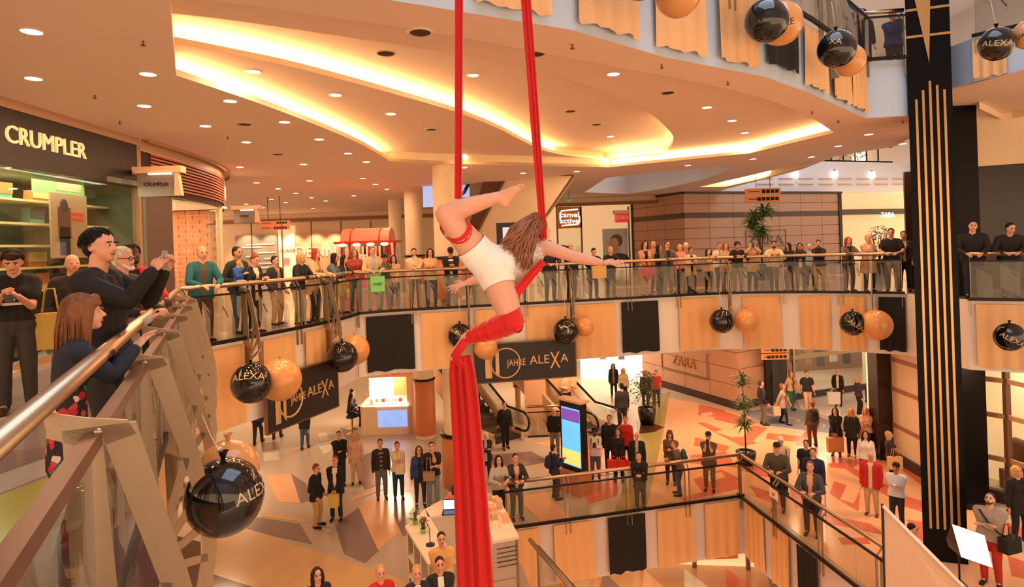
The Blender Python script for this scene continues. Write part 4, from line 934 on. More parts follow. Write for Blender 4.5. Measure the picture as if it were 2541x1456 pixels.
# ================================================================ ceiling downlights
DL = [(78, 77), (83, 194), (367, 183), (358, 262), (571, 250), (510, 312), (611, 352), (706, 302), (792, 345), (863, 380), (753, 407), (595, 414), (909, 401), (637, 453), (690, 468), (673, 494), (709, 502), (773, 490), (808, 498), (878, 485), (734, 479), (768, 448), (900, 442), (932, 457), (960, 469), (777, 517), (611, 506), (653, 515),
      (1152, 415), (1298, 429), (1431, 425), (2155, 333), (2240, 356), (1707, 410), (1868, 394), (2013, 389), (2080, 362)]
DL1 = [(629, 177), (833, 235), (970, 282), (1522, 183), (1754, 266), (1816, 299), (1848, 329), (1845, 356), (1150, 383)]
DL2 = [(1174, 186), (1515, 338), (1533, 365)]
VN = [(690, 382, ZC), (607, 307, ZC), (1043, 79, ZC), (958, 131, Z1), (1070, 320, Z1), (1657, 229, Z1), (1330, 132, Z1), (1415, 275, Z2), (1480, 308, Z2)]
lampproto = None
for l, z, nm in ((DL, ZC, 'round recessed downlight in the flat ceiling'), (DL1, Z1, 'round recessed downlight in the outer cove tier'), (DL2, Z2, 'round recessed downlight in the inner cove tier')):
    for x, y in l:
        p = PZ(x, y, z)
        if p.y > 60: continue
        T = thing('downlight', nm, 'light', (p.x, p.y, z), group=nm.replace('round recessed downlight', 'downlights'))
        mb = MB(); mb.lathe([(.13, 0), (.12, -.012), (.1, -.012), (.1, 0)], (p.x, p.y, z), 18); obj('trim_ring', mb, RING, T)
        mb = MB(); mb.lathe([(0.0, -.008), (.1, -.008)], (p.x, p.y, z), 18); obj('lens', mb, LENS, T)
        if p.y < 32: lamp('downlight_lamp', 'AREA', (p.x, p.y, z - .03), 24, WARM, .2)
for x, y, z in VN:
    p = PZ(x, y, z); T = thing('ceiling_vent', 'dark round vent in the coved ceiling', 'vent', (p.x, p.y, z), group='dark round ceiling vents')
    mb = MB(); mb.lathe([(.15, 0), (.14, -.015), (.12, -.015)], (p.x, p.y, z), 18); obj('trim_ring', mb, RING, T)
    mb = MB(); mb.lathe([(0, -.01), (.12, -.01)], (p.x, p.y, z), 18); obj('grille', mb, VENTM, T)
SPR = [(235, 236), (297, 300), (355, 102), (565, 338), (1420, 110), (1642, 160), (1806, 202), (2015, 276), (2080, 298), (2240, 300), (1330, 420)]
for x, y in SPR:
    zc_ = ZC
    p = PZ(x, y, zc_); T = thing('sprinkler', 'small ceiling sprinkler head', 'sprinkler', (p.x, p.y, zc_), group='ceiling sprinkler heads')
    mb = MB(); mb.tube([(p.x, p.y, zc_ + .02), (p.x, p.y, zc_ - .05)], .012, 6); mb.lathe([(0, -.06), (.03, -.055), (.03, -.05), (0, -.045)], (p.x, p.y, zc_), 10); obj('head', mb, BRONZE, T)
# green exit signs
for x, y, d in ((1836, 405, 20.5), (1412, 497, 29)):
    p = PD(x, y, d); T = thing('exit_sign', 'small green exit sign under the ceiling ' + ('near the light well' if x > 1600 else 'above the lit shop'), 'sign', p)
    mb = MB(); mb.box(p, (.2, .04, .12)); obj('sign_box', mb, mat('exit_green', (60, 150, 70), .5, emit=.6), T)
    mb = MB(); mb.box(p + Vector((-.03, -.022, 0)), (.07, .004, .06)); obj('pictogram', mb, W_PAINT, T); mb = MB(); mb.tube([p, (p.x, p.y, ZC)], .01, 5); obj('hanger', mb, DARKM, T)
p = PD(366, 160, 8.3)
T = thing('hanging_tag', 'small green tag hanging on a chain from the left ceiling', 'tag', p); mb = MB(); mb.tube([(p.x, p.y, ZC), (p.x, p.y, p.z)], .008, 5); obj('chain', mb, STEEL, T); mb = MB(); mb.box((p.x, p.y, p.z + .04), (.03, .01, .12)); obj('plate', mb, mat('exit_green', (60, 150, 70), .5), T)
# ================================================================ people
JOBS = []
def job(o, voxel, smooth, post=None):
    m = o.modifiers.new('r', 'REMESH'); m.mode = 'VOXEL'; m.voxel_size = voxel
    s = o.modifiers.new('s', 'SMOOTH'); s.factor = .5; s.iterations = smooth
    JOBS.append((o, post))
def run_jobs():
    bpy.context.view_layer.update(); dg = bpy.context.evaluated_depsgraph_get()
    for o, post in JOBS:
        me = bpy.data.meshes.new_from_object(o.evaluated_get(dg)); old = o.data; me.name = old.name
        me.materials.clear()
        for mm in old.materials: me.materials.append(mm)
        me.polygons.foreach_set('use_smooth', [True] * len(me.polygons)); me.polygons.foreach_set('material_index', [0] * len(me.polygons))
        JM.append((o, me, post))
    for o, me, post in JM:
        o.modifiers.clear(); o.data = me
        if post: post(o)
JM = []
SKIN = [mat('skin_fair', (224, 164, 136), .5, var=.05), mat('skin_light', (222, 160, 130), .5, var=.05), mat('skin_olive', (200, 140, 108), .5, var=.05), mat('skin_brown', (150, 96, 70), .5, var=.05), mat('skin_dark', (84, 52, 40), .45, var=.05)]
EYE = mat('eye_dark', (34, 22, 18), .3, var=0); EYEW = mat('eye_white', (236, 228, 220), .3, var=0); LIP = mat('lips', (176, 84, 76), .5, var=.02); 
HAIRC = {'black': (24, 17, 15), 'brown': (74, 44, 30), 'lbrown': (128, 80, 50), 'blond': (206, 156, 96), 'red': (168, 56, 30), 'grey': (206, 190, 174), 'white': (236, 222, 206), 'auburn': (140, 70, 40), 'dark': (46, 28, 22)}
def hairmat(c):
    m = mat('hair_' + c, HAIRC[c], .6, var=.35, scale=55, bump=.25, spec=.3); return m
CLO = {}
def cloth(rgb, k=''):
    n = 'fabric_%d_%d_%d%s' % (rgb[0], rgb[1], rgb[2], k)
    return mat(n, rgb, .8, var=.12, scale=40, bump=.12)
BLK = (26, 22, 22); DK = (48, 42, 42); NAVY = (34, 38, 56); JEAN = (66, 82, 106); LJEAN = (128, 138, 146); GRY = (128, 120, 114); LGRY = (180, 172, 162); BEI = (214, 178, 136); TAN = (176, 134, 98); WHT = (236, 228, 220); OLV = (84, 76, 54); CRM = (232, 206, 166); PNK = (236, 150, 140); REDC = (206, 40, 34); BRN = (92, 62, 46); TEAL = (26, 92, 98); BLU = (50, 90, 170); KHA = (196, 156, 112)
def ik(S, T, a, b, pole):
    d = T - S; L = d.length
    if L > (a + b) * .995: T = S + d * ((a + b) * .995 / L); d = T - S; L = d.length
    L = max(L, abs(a - b) + .01)
    x = (a * a - b * b + L * L) / (2 * L); h = math.sqrt(max(0, a * a - x * x)); d = d.normalized()
    p = pole - d * pole.dot(d)
    if p.length < 1e-4: p = Vector((0, 1, 0))
    return S + d * x + p.normalized() * h, T
def hand_geo(mb, wr, dirv, palmn, s, side, curl=.5, mi=0):
    d = dirv.normalized(); n = (palmn - d * palmn.dot(d))
    if n.length < 1e-3: n = Vector((0, 0, 1))
    n.normalize(); r = d.cross(n) * side
    M = Matrix((r, d, n)).transposed()
    pc = wr + d * .045 * s; mb.ell(pc, (.038 * s, .05 * s, .016 * s), 10, 7, mi, M)
    for i, (o, L) in enumerate(((-.027, .072), (-.009, .082), (.009, .076), (.027, .06))):
        b0 = wr + d * .082 * s + r * o * s; b1 = b0 + (d * math.cos(curl * .5) - n * math.sin(curl * .5)) * L * .5 * s; b2 = b1 + (d * math.cos(curl * 1.4) - n * math.sin(curl * 1.4)) * L * .5 * s
        mb.tube([b0 - d * .02 * s, b0, b1, b2], [.0095 * s, .0095 * s, .0085 * s, .0065 * s], 6, mi)
    t0 = wr + d * .025 * s - r * .03 * s; t1 = t0 + (d * .6 - r * .75 - n * .2).normalized() * .035 * s; t2 = t1 + (d * .9 - r * .2 - n * .3).normalized() * .03 * s
    mb.tube([t0, t1, t2], [.012 * s, .0105 * s, .008 * s], 6, mi)
RAILZ = 1.09
def person(label, at, h=1.68, face=None, yaw=0, sex='m', pose='stand', skin=1, hair=('short', 'dark'), top=BLK, kind='long', hem=.50, inner=None, legs=('trousers', DK), shoes=BLK, look=(0, 0), lean=0, rail=None, vox=.026, hands=None, stride=0, seat=None, extra=None, glasses=False, beard=None, stripes=None, grp=None, child=False, build=1.0, sock=None, tilt=0, hat=None, legsoff=(0, 0), cat='person', detail=False, zoff=0, name='person'):
    at = Vector(at); tx, ty = (face if face is not None else (0.0, 4.6))
    th = math.atan2(tx - at.x, -(ty - at.y)) + math.radians(yaw)
    k = h; f_ = sex == 'f'
    sw = (.084 if f_ else .096) * build * (0.92 if child else 1); hipw = .052
    HZ = .52; zr = Vector((0, 0, HZ * k))
    ln = math.radians(lean); R = Matrix.Rotation(ln, 3, 'X')       # forward = -Y
    back = Vector((0, math.sin(ln) * .14 * k, 0))
    drop = 0.0
    if seat is not None: drop = HZ * k - seat
    def T(x, y, z): return R @ (Vector((x * k, y * k, z * k)) - zr) + zr + back - Vector((0, 0, drop))
    hs = 1.12 if child else 1.0
    # ---- head frame
    hc = T(0, 0, .865); lp = math.radians(look[1]); ly = math.radians(look[0])
    HR = Matrix.Rotation(ly, 3, 'Z') @ Matrix.Rotation(lp, 3, 'X') @ Matrix.Rotation(math.radians(tilt), 3, 'Y')
    def Hd(x, y, z): return hc + HR @ Vector((x * k * hs, (y - .012) * k * hs, (z - .865) * k * hs))
    body = MB()
    def head(mb, g=0):
        mb.ell(Hd(0, .008, .948), (.0445 * k * hs + g, .056 * k * hs + g, .053 * k * hs + g), 16, 12, 0, HR)
        mb.ell(Hd(0, -.012, .912), (.036 * k * hs, .043 * k * hs, .044 * k * hs), 14, 10, 0, HR)
        mb.ell(Hd(0, -.035, .882), (.02 * k * hs, .018 * k * hs, .015 * k * hs), 10, 8, 0, HR)
        mb.rc(Hd(0, -.052, .936), Hd(0, -.064, .917), .0055 * k * hs, .0085 * k * hs)
        for s in (-1, 1): mb.ell(Hd(s * .0455, .008, .922), (.006 * k * hs, .013 * k * hs, .018 * k * hs), 8, 6, 0, HR)
    head(body)
    body.rc(T(0, .008, .80), Hd(0, .008, .90), .036 * k, .034 * k, 10)
    w1 = (.047 if f_ else .056) * build
    def torso(mb, g=0.0, z_lo=.50):
        for s in (-1, 0, 1):
            mb.rc(T(s * sw * .55, .005, .755), T(s * .042 * build, 0, .62), .062 * k * build + g, w1 * k + g, 10)
            mb.rc(T(s * .042 * build, 0, .62), T(s * hipw * build, 0, max(z_lo, .52)), w1 * k + g, .062 * k * build + g, 10)
        for s in (-1, 1):
            mb.rc(T(s * .03, .005, .80), T(s * sw, .005, .795), .04 * k + g, .036 * k + g, 10)
            if f_: mb.ell(T(s * .045, -.045, .725), (.036 * k + g, .034 * k + g, .036 * k + g), 10, 8)
    torso(body)
    # ---- legs
    legj = []
    for s in (-1, 1):
        hip = T(s * hipw, 0, HZ)
        if seat is not None:
            kn = hip + Vector((s * .02 * k, -.235 * k, .01 * k)); an = kn + Vector((0, .03 * k, -.235 * k))
        else:
            fy = s * stride * k; fx = s * (.052 + (.012 if stride == 0 else 0)) * k
            an = Vector((fx + legsoff[0] * k, fy + back.y * .3 + legsoff[1] * k, .045 * k))
            kn, an = ik(hip, an, .245 * k, .236 * k, Vector((s * .05, -1, 0)))
        legj.append((hip, kn, an))
        body.rc(hip, kn, .05 * k * build, .034 * k, 10); body.rc(kn, an, .034 * k, .022 * k, 10)
        body.rc(an, an + Vector((s * .01 * k, -.075 * k, -.028 * k)), .022 * k, .016 * k)
    # ---- arms
    if hands is None:
        P = {'stand': lambda s: (s * .135, -.035, .455), 'crossed': lambda s: (-s * .02, -.125 - .014 * s, .69), 'phone': lambda s: (s * .022, -.2, .80), 'phone_low': lambda s: (s * .028, -.17, .69), 'phone_up': lambda s: (s * .025, -.16, .93),
             'chin': lambda s: (.01, -.085, .84) if s < 0 else (.02, -.14, .67), 'clasp': lambda s: (s * .025, -.115, .50), 'pocket': lambda s: (s * .115, -.07, .515), 'walk': lambda s: (s * .13, -s * .12, .49), 'hips': lambda s: (s * .10, -.05, .57),
             'carry': lambda s: (s * .12, -.09, .60), 'ear': lambda s: (-.06, -.05, .92) if s < 0 else (.13, -.03, .46), 'phone1': lambda s: (-.04, -.19, .83) if s < 0 else (.13, -.03, .46), 'mouth': lambda s: (s * .03, -.095, .85), 'back': lambda s: (s * .05, .1, .5)}.get(pose)
        tg = []
        for s in (-1, 1):
            if pose == 'rail': tg.append(Vector((s * .085 * k, -(rail or .33) - .01, RAILZ + .0)))
            elif pose == 'railchin' and s > 0: tg.append(Vector((-.02 * k, -(rail or .33), RAILZ)))
            elif pose == 'railchin': tg.append(Hd(.012, -.062, .868))
            elif pose in ('chin', 'mouth', 'ear', 'phone_up') and s < 0 or pose in ('mouth', 'phone_up'):
                c = P(s); tg.append(Hd(c[0], c[1] + .012, c[2]))
            else:
                c = P(s); tg.append(T(*c) if pose not in ('stand', 'walk', 'clasp') or lean == 0 else Vector((c[0] * k, c[1] * k, c[2] * k)) + back)
    else: tg = [Vector((c[0] * k, c[1] * k, c[2] * k)) for c in hands]
    armj = []; hg = MB()
    for i, s in enumerate((-1, 1)):
        S = T(s * sw * 1.1, .005, .79); pole = Vector((s * .32, .45, -.85)) if pose not in ('rail', 'phone_up') else Vector((s * .65, .25, -.7))
        el, wr = ik(S, tg[i], .172 * k, .145 * k, pole); armj.append((S, el, wr))
        body.rc(S, el, .031 * k * build, .025 * k, 10); body.rc(el, wr, .025 * k, .0165 * k, 10)
        dv = (wr - el).normalized(); pn = Vector((0, 0, 1)) if abs(dv.z) < .7 else Vector((-s, 0, 0.01))
        if pose == 'phone' or pose == 'phone_low' or pose == 'phone_up' or pose == 'phone1': pn = Vector((-s * .8, -.2, -.4)) * -1
        hand_geo(hg, wr, dv, pn, k * .62 / 1.05 * (1.1 if not child else 1.15), -s if True else s, .35 if pose == 'stand' else .75)
    # ---- root body
    o = link(name, body.mesh(name), [SKIN[skin], EYE, EYEW, LIP, hairmat(hair[1] if hair and hair[1] in HAIRC else 'dark')])
    o.location = at + Vector((0, 0, zoff)); o.rotation_euler = (0, 0, th); tag(o, label, cat, grp)
    fe = MB()
    for s in (-1, 1):
        e = Hd(s * .0185, -.0485, .934)
        if detail: fe.ell(Hd(s * .0185, -.0475, .934), (.0085 * k * hs, .005 * k * hs, .0045 * k * hs), 10, 8, 2, HR); fe.ell(Hd(s * .0185, -.0508, .934), (.0042 * k * hs, .003 * k * hs, .0046 * k * hs), 8, 6, 1, HR)
        else: fe.ell(e, (.0085 * k * hs, .006 * k * hs, .005 * k * hs), 8, 6, 1, HR)
        b = Hd(s * .0195, -.0515, .9455); fe.box(b, (.021 * k * hs, .007 * k * hs, .0042 * k * hs), M=HR @ Matrix.Rotation(s * .12, 3, 'Y'), mi=4)
    fe.ell(Hd(0, -.0525, .8985), (.0135 * k * hs, .006 * k * hs, .0042 * k * hs), 10, 6, 3, HR)
    def post_body(ob):
        me = ob.data; bm = bmesh.new(); bm.from_mesh(me)
        for src in (hg, fe):
            t_ = src.mesh('t'); bm.from_mesh(t_); bpy.data.meshes.remove(t_)
        bm.to_mesh(me); bm.free()
        me.polygons.foreach_set('use_smooth', [True] * len(me.polygons))
    job(o, vox, 2, post_body)
    def part(name, mb, mats, vx=None, sm=2, post=None, lab=None):
        q = link(name, mb.mesh(name), mats, o, world=False)
        if lab: q['label'] = lab
        job(q, vx or vox, sm, post); return q
    # ---- legs clothing
    lk_, lc = legs
    g = .008 * k
    if lk_ in ('trousers', 'jeans', 'leggings', 'shorts'):
        mb = MB(); gg = .004 * k if lk_ == 'leggings' else g
        for s in (-1, 0, 1): mb.rc(T(s * hipw * .8 * build, 0, .585), T(s * hipw * build, 0, .52), (w1 + .002) * k + gg, .062 * k * build + gg, 10)
        for (hip, kn, an) in legj:
            if lk_ == 'shorts': mb.rc(hip, hip.lerp(kn, .75), .052 * k + gg, .044 * k + gg, 10)
            else:
                mb.rc(hip, kn, .051 * k * build + gg, .036 * k + gg, 10); mb.rc(kn, an.lerp(kn, .02), .036 * k + gg, (.026 if lk_ != 'leggings' else .02) * k + gg, 10)
        def ptr(ob, zc_=HZ * k + .075 * k - drop):
            bm = bmesh.new(); bm.from_mesh(ob.data); bmesh.ops.bisect_plane(bm, geom=bm.verts[:] + bm.edges[:] + bm.faces[:], plane_co=T(0, 0, .595), plane_no=R @ Vector((0, 0, 1)), clear_outer=True); bm.to_mesh(ob.data); bm.free()
        part(lk_ if lk_ != 'jeans' else 'jeans', mb, cloth(lc), post=ptr)
    elif lk_ == 'skirt':
        mb = MB()
        for s in (-1, 0, 1): mb.rc(T(s * hipw * .8, 0, .66 if child else .6), Vector((s * .075 * k, back.y * .5, .33 * k)), (w1 + .004) * k + g, .075 * k, 10)
        def psk(ob):
            bm = bmesh.new(); bm.from_mesh(ob.data); bmesh.ops.bisect_plane(bm, geom=bm.verts[:] + bm.edges[:] + bm.faces[:], plane_co=(0, 0, .30 * k), plane_no=(0, 0, -1), clear_outer=True); bm.to_mesh(ob.data); bm.free()
        part('skirt', mb, cloth(lc) if not isinstance(lc, bpy.types.Material) else lc, post=psk)
    # ---- shoes
    for (hip, kn, an) in legj:
        mb = MB(); fwd = Vector((0, -1, 0)); az = an.z - .045 * k
        he = Vector((an.x, an.y + .012 * k, az + .026 * k)); to = Vector((an.x + (an.x / (abs(an.x) + 1e-6)) * .012 * k, an.y - .105 * k, az + .02 * k))
        mb.rc(he, to, .026 * k, .02 * k, 10); mb.rc(he, he + Vector((0, 0, .03 * k)), .024 * k, .024 * k, 10); mb.box((he + to) / 2 - Vector((0, 0, .012 * k)), (.042 * k, .15 * k, .016 * k))
        part('shoe', mb, cloth(shoes, 's') if not isinstance(shoes, bpy.types.Material) else shoes, min(vox, .018), 1)
    # ---- top
    if kind:
        mb = MB(); gt = .012 * k if kind not in ('tight', 'tank') else .006 * k
        torso(mb, gt)
        if hem < .52:
            for s in (-1, 0, 1): mb.rc(T(s * hipw * build, 0, .54), T(s * (hipw + .006) * build, 0, hem - .05), .064 * k * build + gt, (.066 + (.52 - hem) * .06) * k * build + gt, 10)
        slv = MB()
        for (S, el, wr) in armj:
            if kind in ('long', 'tight', 'coat'):
                mb.rc(S, S.lerp(el, .25), .033 * k * build + gt * .8, .03 * k + gt * .6, 10); slv.rc(S, el, .033 * k * build + gt * .8, .028 * k + gt * .7, 12); slv.rc(el, el.lerp(wr, .93), .028 * k + gt * .7, .021 * k + gt * .5, 12)
            elif kind == 'tee': mb.rc(S, S.lerp(el, .62), .034 * k * build + gt, .031 * k + gt, 10)
        if kind == 'coat' or kind == 'hood': mb.rc(T(-.035, .03, .825), T(.035, .03, .825), .034 * k, .034 * k)
        ms = [top if isinstance(top, bpy.types.Material) else cloth(top)]
        if inner: ms.append(cloth(inner))
        if stripes: ms.append(cloth(stripes))
        def ptop(ob):
            bm = bmesh.new(); bm.from_mesh(ob.data)
            bmesh.ops.bisect_plane(bm, geom=bm.verts[:] + bm.edges[:] + bm.faces[:], plane_co=T(0, 0, hem), plane_no=R @ Vector((0, 0, -1)), clear_outer=True)
            Ri = R.transposed()
            for fc in bm.faces:
                c = fc.calc_center_median(); lc_ = Ri @ (c - zr - back + Vector((0, 0, drop))) + zr; fc.smooth = True
                nn = Ri @ fc.normal
                if inner and nn.y < -.25 and abs(lc_.x) < (.028 + .03 * max(0, lc_.z / k - .62)) * k and lc_.y < -.02 * k and lc_.z < .83 * k: fc.material_index = 1
                if stripes and int(lc_.z / (.035 * k)) % 2 and (not inner or fc.material_index == 1): fc.material_index = len(ms) - 1
            t_ = slv.mesh('t'); bm.from_mesh(t_); bpy.data.meshes.remove(t_)
            bm.to_mesh(ob.data); bm.free()
        nm = {'tee': 't_shirt', 'tank': 'vest_top', 'coat': 'coat', 'tight': 'sweater'}.get(kind, 'jacket' if inner else 'sweater')
        part(nm, mb, ms, post=ptop)
    # ---- hair
    if hair:
        st, hcn = hair; mb = MB(); q = k * hs
        if st != 'bald':
            mb.ell(Hd(0, .017, .958), (.0485 * q, .0565 * q, .051 * q), 16, 12, 0, HR)
            if st in ('short', 'bob', 'long', 'bun', 'pony', 'curly', 'fringe', 'afro'): mb.ell(Hd(0, .032, .932), (.047 * q, .042 * q, .05 * q), 12, 10, 0, HR)
            if st == 'fringe':
                for s in (-1, -.5, 0, .5, 1): mb.rc(Hd(s * .028, -.034, .99), Hd(s * .036, -.0505 + abs(s) * .013, .964), .011 * q, .006 * q)
            if st in ('long', 'bob', 'curly', 'fringe_long'):
                Ls = {'long': .80, 'bob': .862, 'curly': .83, 'fringe_long': .78}[st]
                for s in (-1, 1):
                    mb.rc(Hd(s * .036, -.008, .965), Hd(s * .05, .004, .90), .022 * q, .022 * q); mb.rc(Hd(s * .05, .004, .90), Hd(s * .052, -.002 if st == 'long' else .012, Ls), .022 * q, .017 * q)
                    mb.rc(Hd(s * .03, .03, .95), Hd(s * .034, .04, Ls - .01), .032 * q, .026 * q)
                mb.rc(Hd(0, .045, .94), Hd(0, .046, Ls - .015), .03 * q, .028 * q)
                if st == 'fringe_long':
                    for s in (-1, -.5, 0, .5, 1): mb.rc(Hd(s * .028, -.034, .99), Hd(s * .035, -.051 + abs(s) * .013, .960), .012 * q, .007 * q)
            if st == 'curly':
                for a in range(14): mb.ell(Hd(.05 * math.cos(a * .9) * 1.1, .02 + .03 * math.sin(a * 1.7), .86 + .13 * (a % 7) / 7), (.02 * q, .02 * q, .02 * q), 8, 6)
            if st == 'afro': mb.ell(Hd(0, .02, .955), (.062 * q, .064 * q, .062 * q), 12, 10)
            if st == 'bun': mb.ell(Hd(0, .05, 1.0), (.024 * q, .024 * q, .022 * q), 10, 8)
            if st == 'pony': mb.rc(Hd(0, .07, .95), Hd(0, .085, .86), .02 * q, .012 * q)
        else:
            for s in (-1, 1): mb.rc(Hd(s * .043, .02, .93), Hd(s * .03, .052, .925), .009 * q, .012 * q)
        part('hair', mb, hairmat(hcn), min(vox, .02), 1)
    if detail and hair and hair[0] != 'bald':
        tf = MB(); rn = random.Random(5); q = k * hs; long_ = hair[0] == 'fringe_long'
        for i in range(420 if not long_ else 850):
            a = rn.uniform(0, 2 * PI); b = math.acos(rn.uniform(-.35, 1)); sx_, sy_, sz_ = math.sin(b) * math.cos(a), math.sin(b) * math.sin(a), math.cos(b)
            if sy_ < -.35 and sz_ < (.45 if not long_ else .3): continue
            pt = Vector((sx_ * .0492, .017 + sy_ * .0572, .958 + sz_ * .0515)); out = Vector((sx_, sy_ * .8, sz_ * .6))
            fl_ = Vector((sx_ * (.18 if long_ else .5), sy_ * (.15 if long_ else .5) - (.5 if sz_ > .6 and not long_ else 0), -.9)).normalized(); Ls = (.022 if not long_ else rn.uniform(.08, .2)) * rn.uniform(.7, 1.2)
            if long_ and (sy_ < -.3): Ls = .035
            p0 = Hd(pt.x, pt.y, pt.z); p1 = Hd(*(pt + fl_ * Ls * .5 + out * .004)); p2_ = Hd(*(pt + fl_ * Ls * .55 + Vector((0, .004, -Ls * .45)) + out * .002))
            tf.tube([p0, p1, p2_], [.0022 * q * (.75 if long_ else 1), .0024 * q * (.75 if long_ else 1), .0006 * q], 4)
        hs_ = link('hair_strands', tf.mesh('hair_strands'), hairmat(hair[1]), o, world=False); hs_['kind'] = 'stuff'
    if beard:
        mb = MB(); q = k * hs
        for s in (-1, 1): mb.rc(Hd(s * .036, -.015, .905), Hd(s * .012, -.046, .876), .009 * q, .012 * q)
        mb.rc(Hd(-.014, -.046, .876), Hd(.014, -.046, .876), .013 * q, .013 * q); mb.rc(Hd(-.014, -.056, .907), Hd(.014, -.056, .907), .005 * q, .005 * q)
        part('beard', mb, hairmat(beard), min(vox, .016), 1)
    q = k * hs
    if glasses:
        mb = MB()
        for s in (-1, 1):
            c = Hd(s * .0195, -.0585, .934); ring = [c + HR @ Vector((.0145 * q * math.cos(a * PI / 6), 0, .0115 * q * math.sin(a * PI / 6))) for a in range(13)]; mb.tube(ring, .0018 * q, 5)
            mb.tube([Hd(s * .034, -.0575, .936), Hd(s * .046, .0, .934)], .0016 * q, 5)
        link('glasses', mb.mesh('glasses'), BLACKP, o, world=False)
    if hat:
        hk, hcol = hat; mb = MB()
        prof = [(.0, .060), (.03, .055), (.048, .032), (.0525, .0), (.051, -.008)]
        me_ = MB(); me_.lathe([(r * q * 1.04, z * q) for r, z in prof], (0, 0, 0), 18)
        for v in me_.v: mb.v.append(tuple(Hd(0, .01, .962) + HR @ Vector((v[0], v[1] * 1.16, v[2]))))
        mb.f = me_.f; mb.m = me_.m; mb.smooth = me_.smooth
        if hk == 'cap':
            for s in (-1, 0, 1): mb.bar(Hd(s * .024, -.045, .957), Hd(s * .02, -.105 + abs(s) * .012, .947), .03 * q, .006 * q)
        link('cap' if hk == 'cap' else 'knitted_hat', mb.mesh('hat'), cloth(hcol), o, world=False)
    o['_h'] = h
    PEOPLE.append(o)
    W = Matrix.Translation(o.location) @ Matrix.Rotation(th, 4, 'Z')
    return {'o': o, 'W': W, 'hands': [W @ a[2] for a in armj], 'head': W @ Hd(0, 0, .93), 'chest': W @ T(0, -.08, .7), 'back': W @ T(0, .1, .7), 'T': lambda x, y, z: W @ T(x, y, z), 'Hd': lambda x, y, z: W @ Hd(x, y, z), 'fwd': (W.to_3x3() @ Vector((0, -1, 0))), 'h': h, 'rt': (W.to_3x3() @ Vector((1, 0, 0)))}
PEOPLE = []
# ---- things people carry
def phone(p, label, col=(24, 22, 24), up=(0, 0, 1), fwd=None):
    h_ = (p['hands'][0] + p['hands'][1]) / 2 if fwd is None else fwd
    h_ = h_ + p['fwd'] * .05 + Vector((0, 0, .05)); T = thing('smartphone', label, 'phone', h_)
    r = p['rt']; f = p['fwd']; u = Vector((0, 0, 1)); M = Matrix((r, f, u)).transposed()
    mb = MB(); mb.box(h_, (.075, .009, .145), M=M); obj('case', mb, mat('phone_%d' % col[0], col, .3), T)
    mb = MB(); mb.box(h_ - f * .006, (.066, .003, .125), M=M); obj('screen', mb, mat('phone_screen', (60, 66, 80), .1, emit=.3), T)
    return T
def backpack(p, label, col):
    c = p['T'](0, .115, .69); T = thing('backpack', label, 'backpack', c); s = p['h']; rz = math.atan2(p['rt'].y, p['rt'].x)
    mb = MB(); R3 = Matrix.Rotation(rz, 3, 'Z')
    mb.ell(c, (.085 * s, .055 * s, .125 * s), 14, 10, 0, R3); obj('pack', mb, cloth(col), T)
    mb = MB(); mb.ell(c + R3 @ Vector((0, .045 * s, -.04 * s)), (.06 * s, .03 * s, .06 * s), 12, 8, 0, R3); obj('pocket', mb, cloth(col, 'b'), T)
    for k in (-1, 1):
        mb = MB(); mb.tube([p['T'](k * .05, .09, .78), p['T'](k * .065, .0, .84), p['T'](k * .07, -.085, .76), p['T'](k * .075, -.03, .63), p['T'](k * .05, .08, .6)], .012, 6); obj('strap', mb, cloth(col, 'c'), T)
def bag(c, w_, hh, label, col, rz=0, cat='bag', strap=.25, name='shopping_bag', m=None, d=.12):
    c = Vector(c); T = thing(name, label, cat, c - Vector((0, 0, hh)), rz); R3 = Matrix.Rotation(rz, 3, 'Z')
    mb = MB(); tp = [c + R3 @ Vector((x * w_ / 2, y * d / 2, -.02)) for x, y in ((-1, -1), (1, -1), (1, 1), (-1, 1))]; bt = [c + R3 @ Vector((x * w_ * .47, y * d * .6, -hh)) for x, y in ((-1, -1), (1, -1), (1, 1), (-1, 1))]
    mb.add(tp + bt, [(0, 1, 2, 3), (7, 6, 5, 4), (0, 4, 5, 1), (1, 5, 6, 2), (2, 6, 7, 3), (3, 7, 4, 0)]); obj('bag_body', mb, m or cloth(col, 'p'), T)
    for y in (-1, 1):
        mb = MB(); mb.tube([c + R3 @ Vector((-w_ * .22, y * d * .45, -.02)), c + R3 @ Vector((-w_ * .12, y * d * .3, strap)), c + R3 @ Vector((w_ * .12, y * d * .3, strap)), c + R3 @ Vector((w_ * .22, y * d * .45, -.02))], .008, 6); obj('handle', mb, cloth(col, 'h'), T)
    return T
# ---- crowd behind the far balustrades
def behind(pl, x, back=.36, z=0.0, zref=.6):
    best = (1e9, None)
    for i in range(601):
        p, d = pl.at(pl.L * i / 600); n = Vector((d.y, -d.x)); q = p - n * back
        if q.y < 1: continue
        e = abs(px((q.x, q.y, z + 1.2))[0] - x)
        if e < best[0]: best = (e, (q, n))
    q, n = best[1]
    return Vector((q.x, q.y, z)), (q.x + n.x, q.y + n.y), n
def hgt(pos, x, ytop, lean=0):
    return max(1.1, min(1.92, (PD(x, ytop, pos.y).z - pos.z))) * (1 + .0009 * lean)
def rp(label, pl, x, ytop, back=.36, lean=8, pose='rail', yaw=None, **kw):
    p, fc, n = behind(pl, x, back); h = kw.pop('h', None) or hgt(p, x, ytop, lean)
    if yaw is None: fc2 = (0.0, 6.0); 
    r = person(label, p, h, face=fc if yaw is None else fc, yaw=(yaw or 0), pose=pose, rail=back, lean=lean, grp=None, **kw); return r
J = ('jeans', JEAN); BT = ('trousers', BLK); LJ = ('jeans', LJEAN)
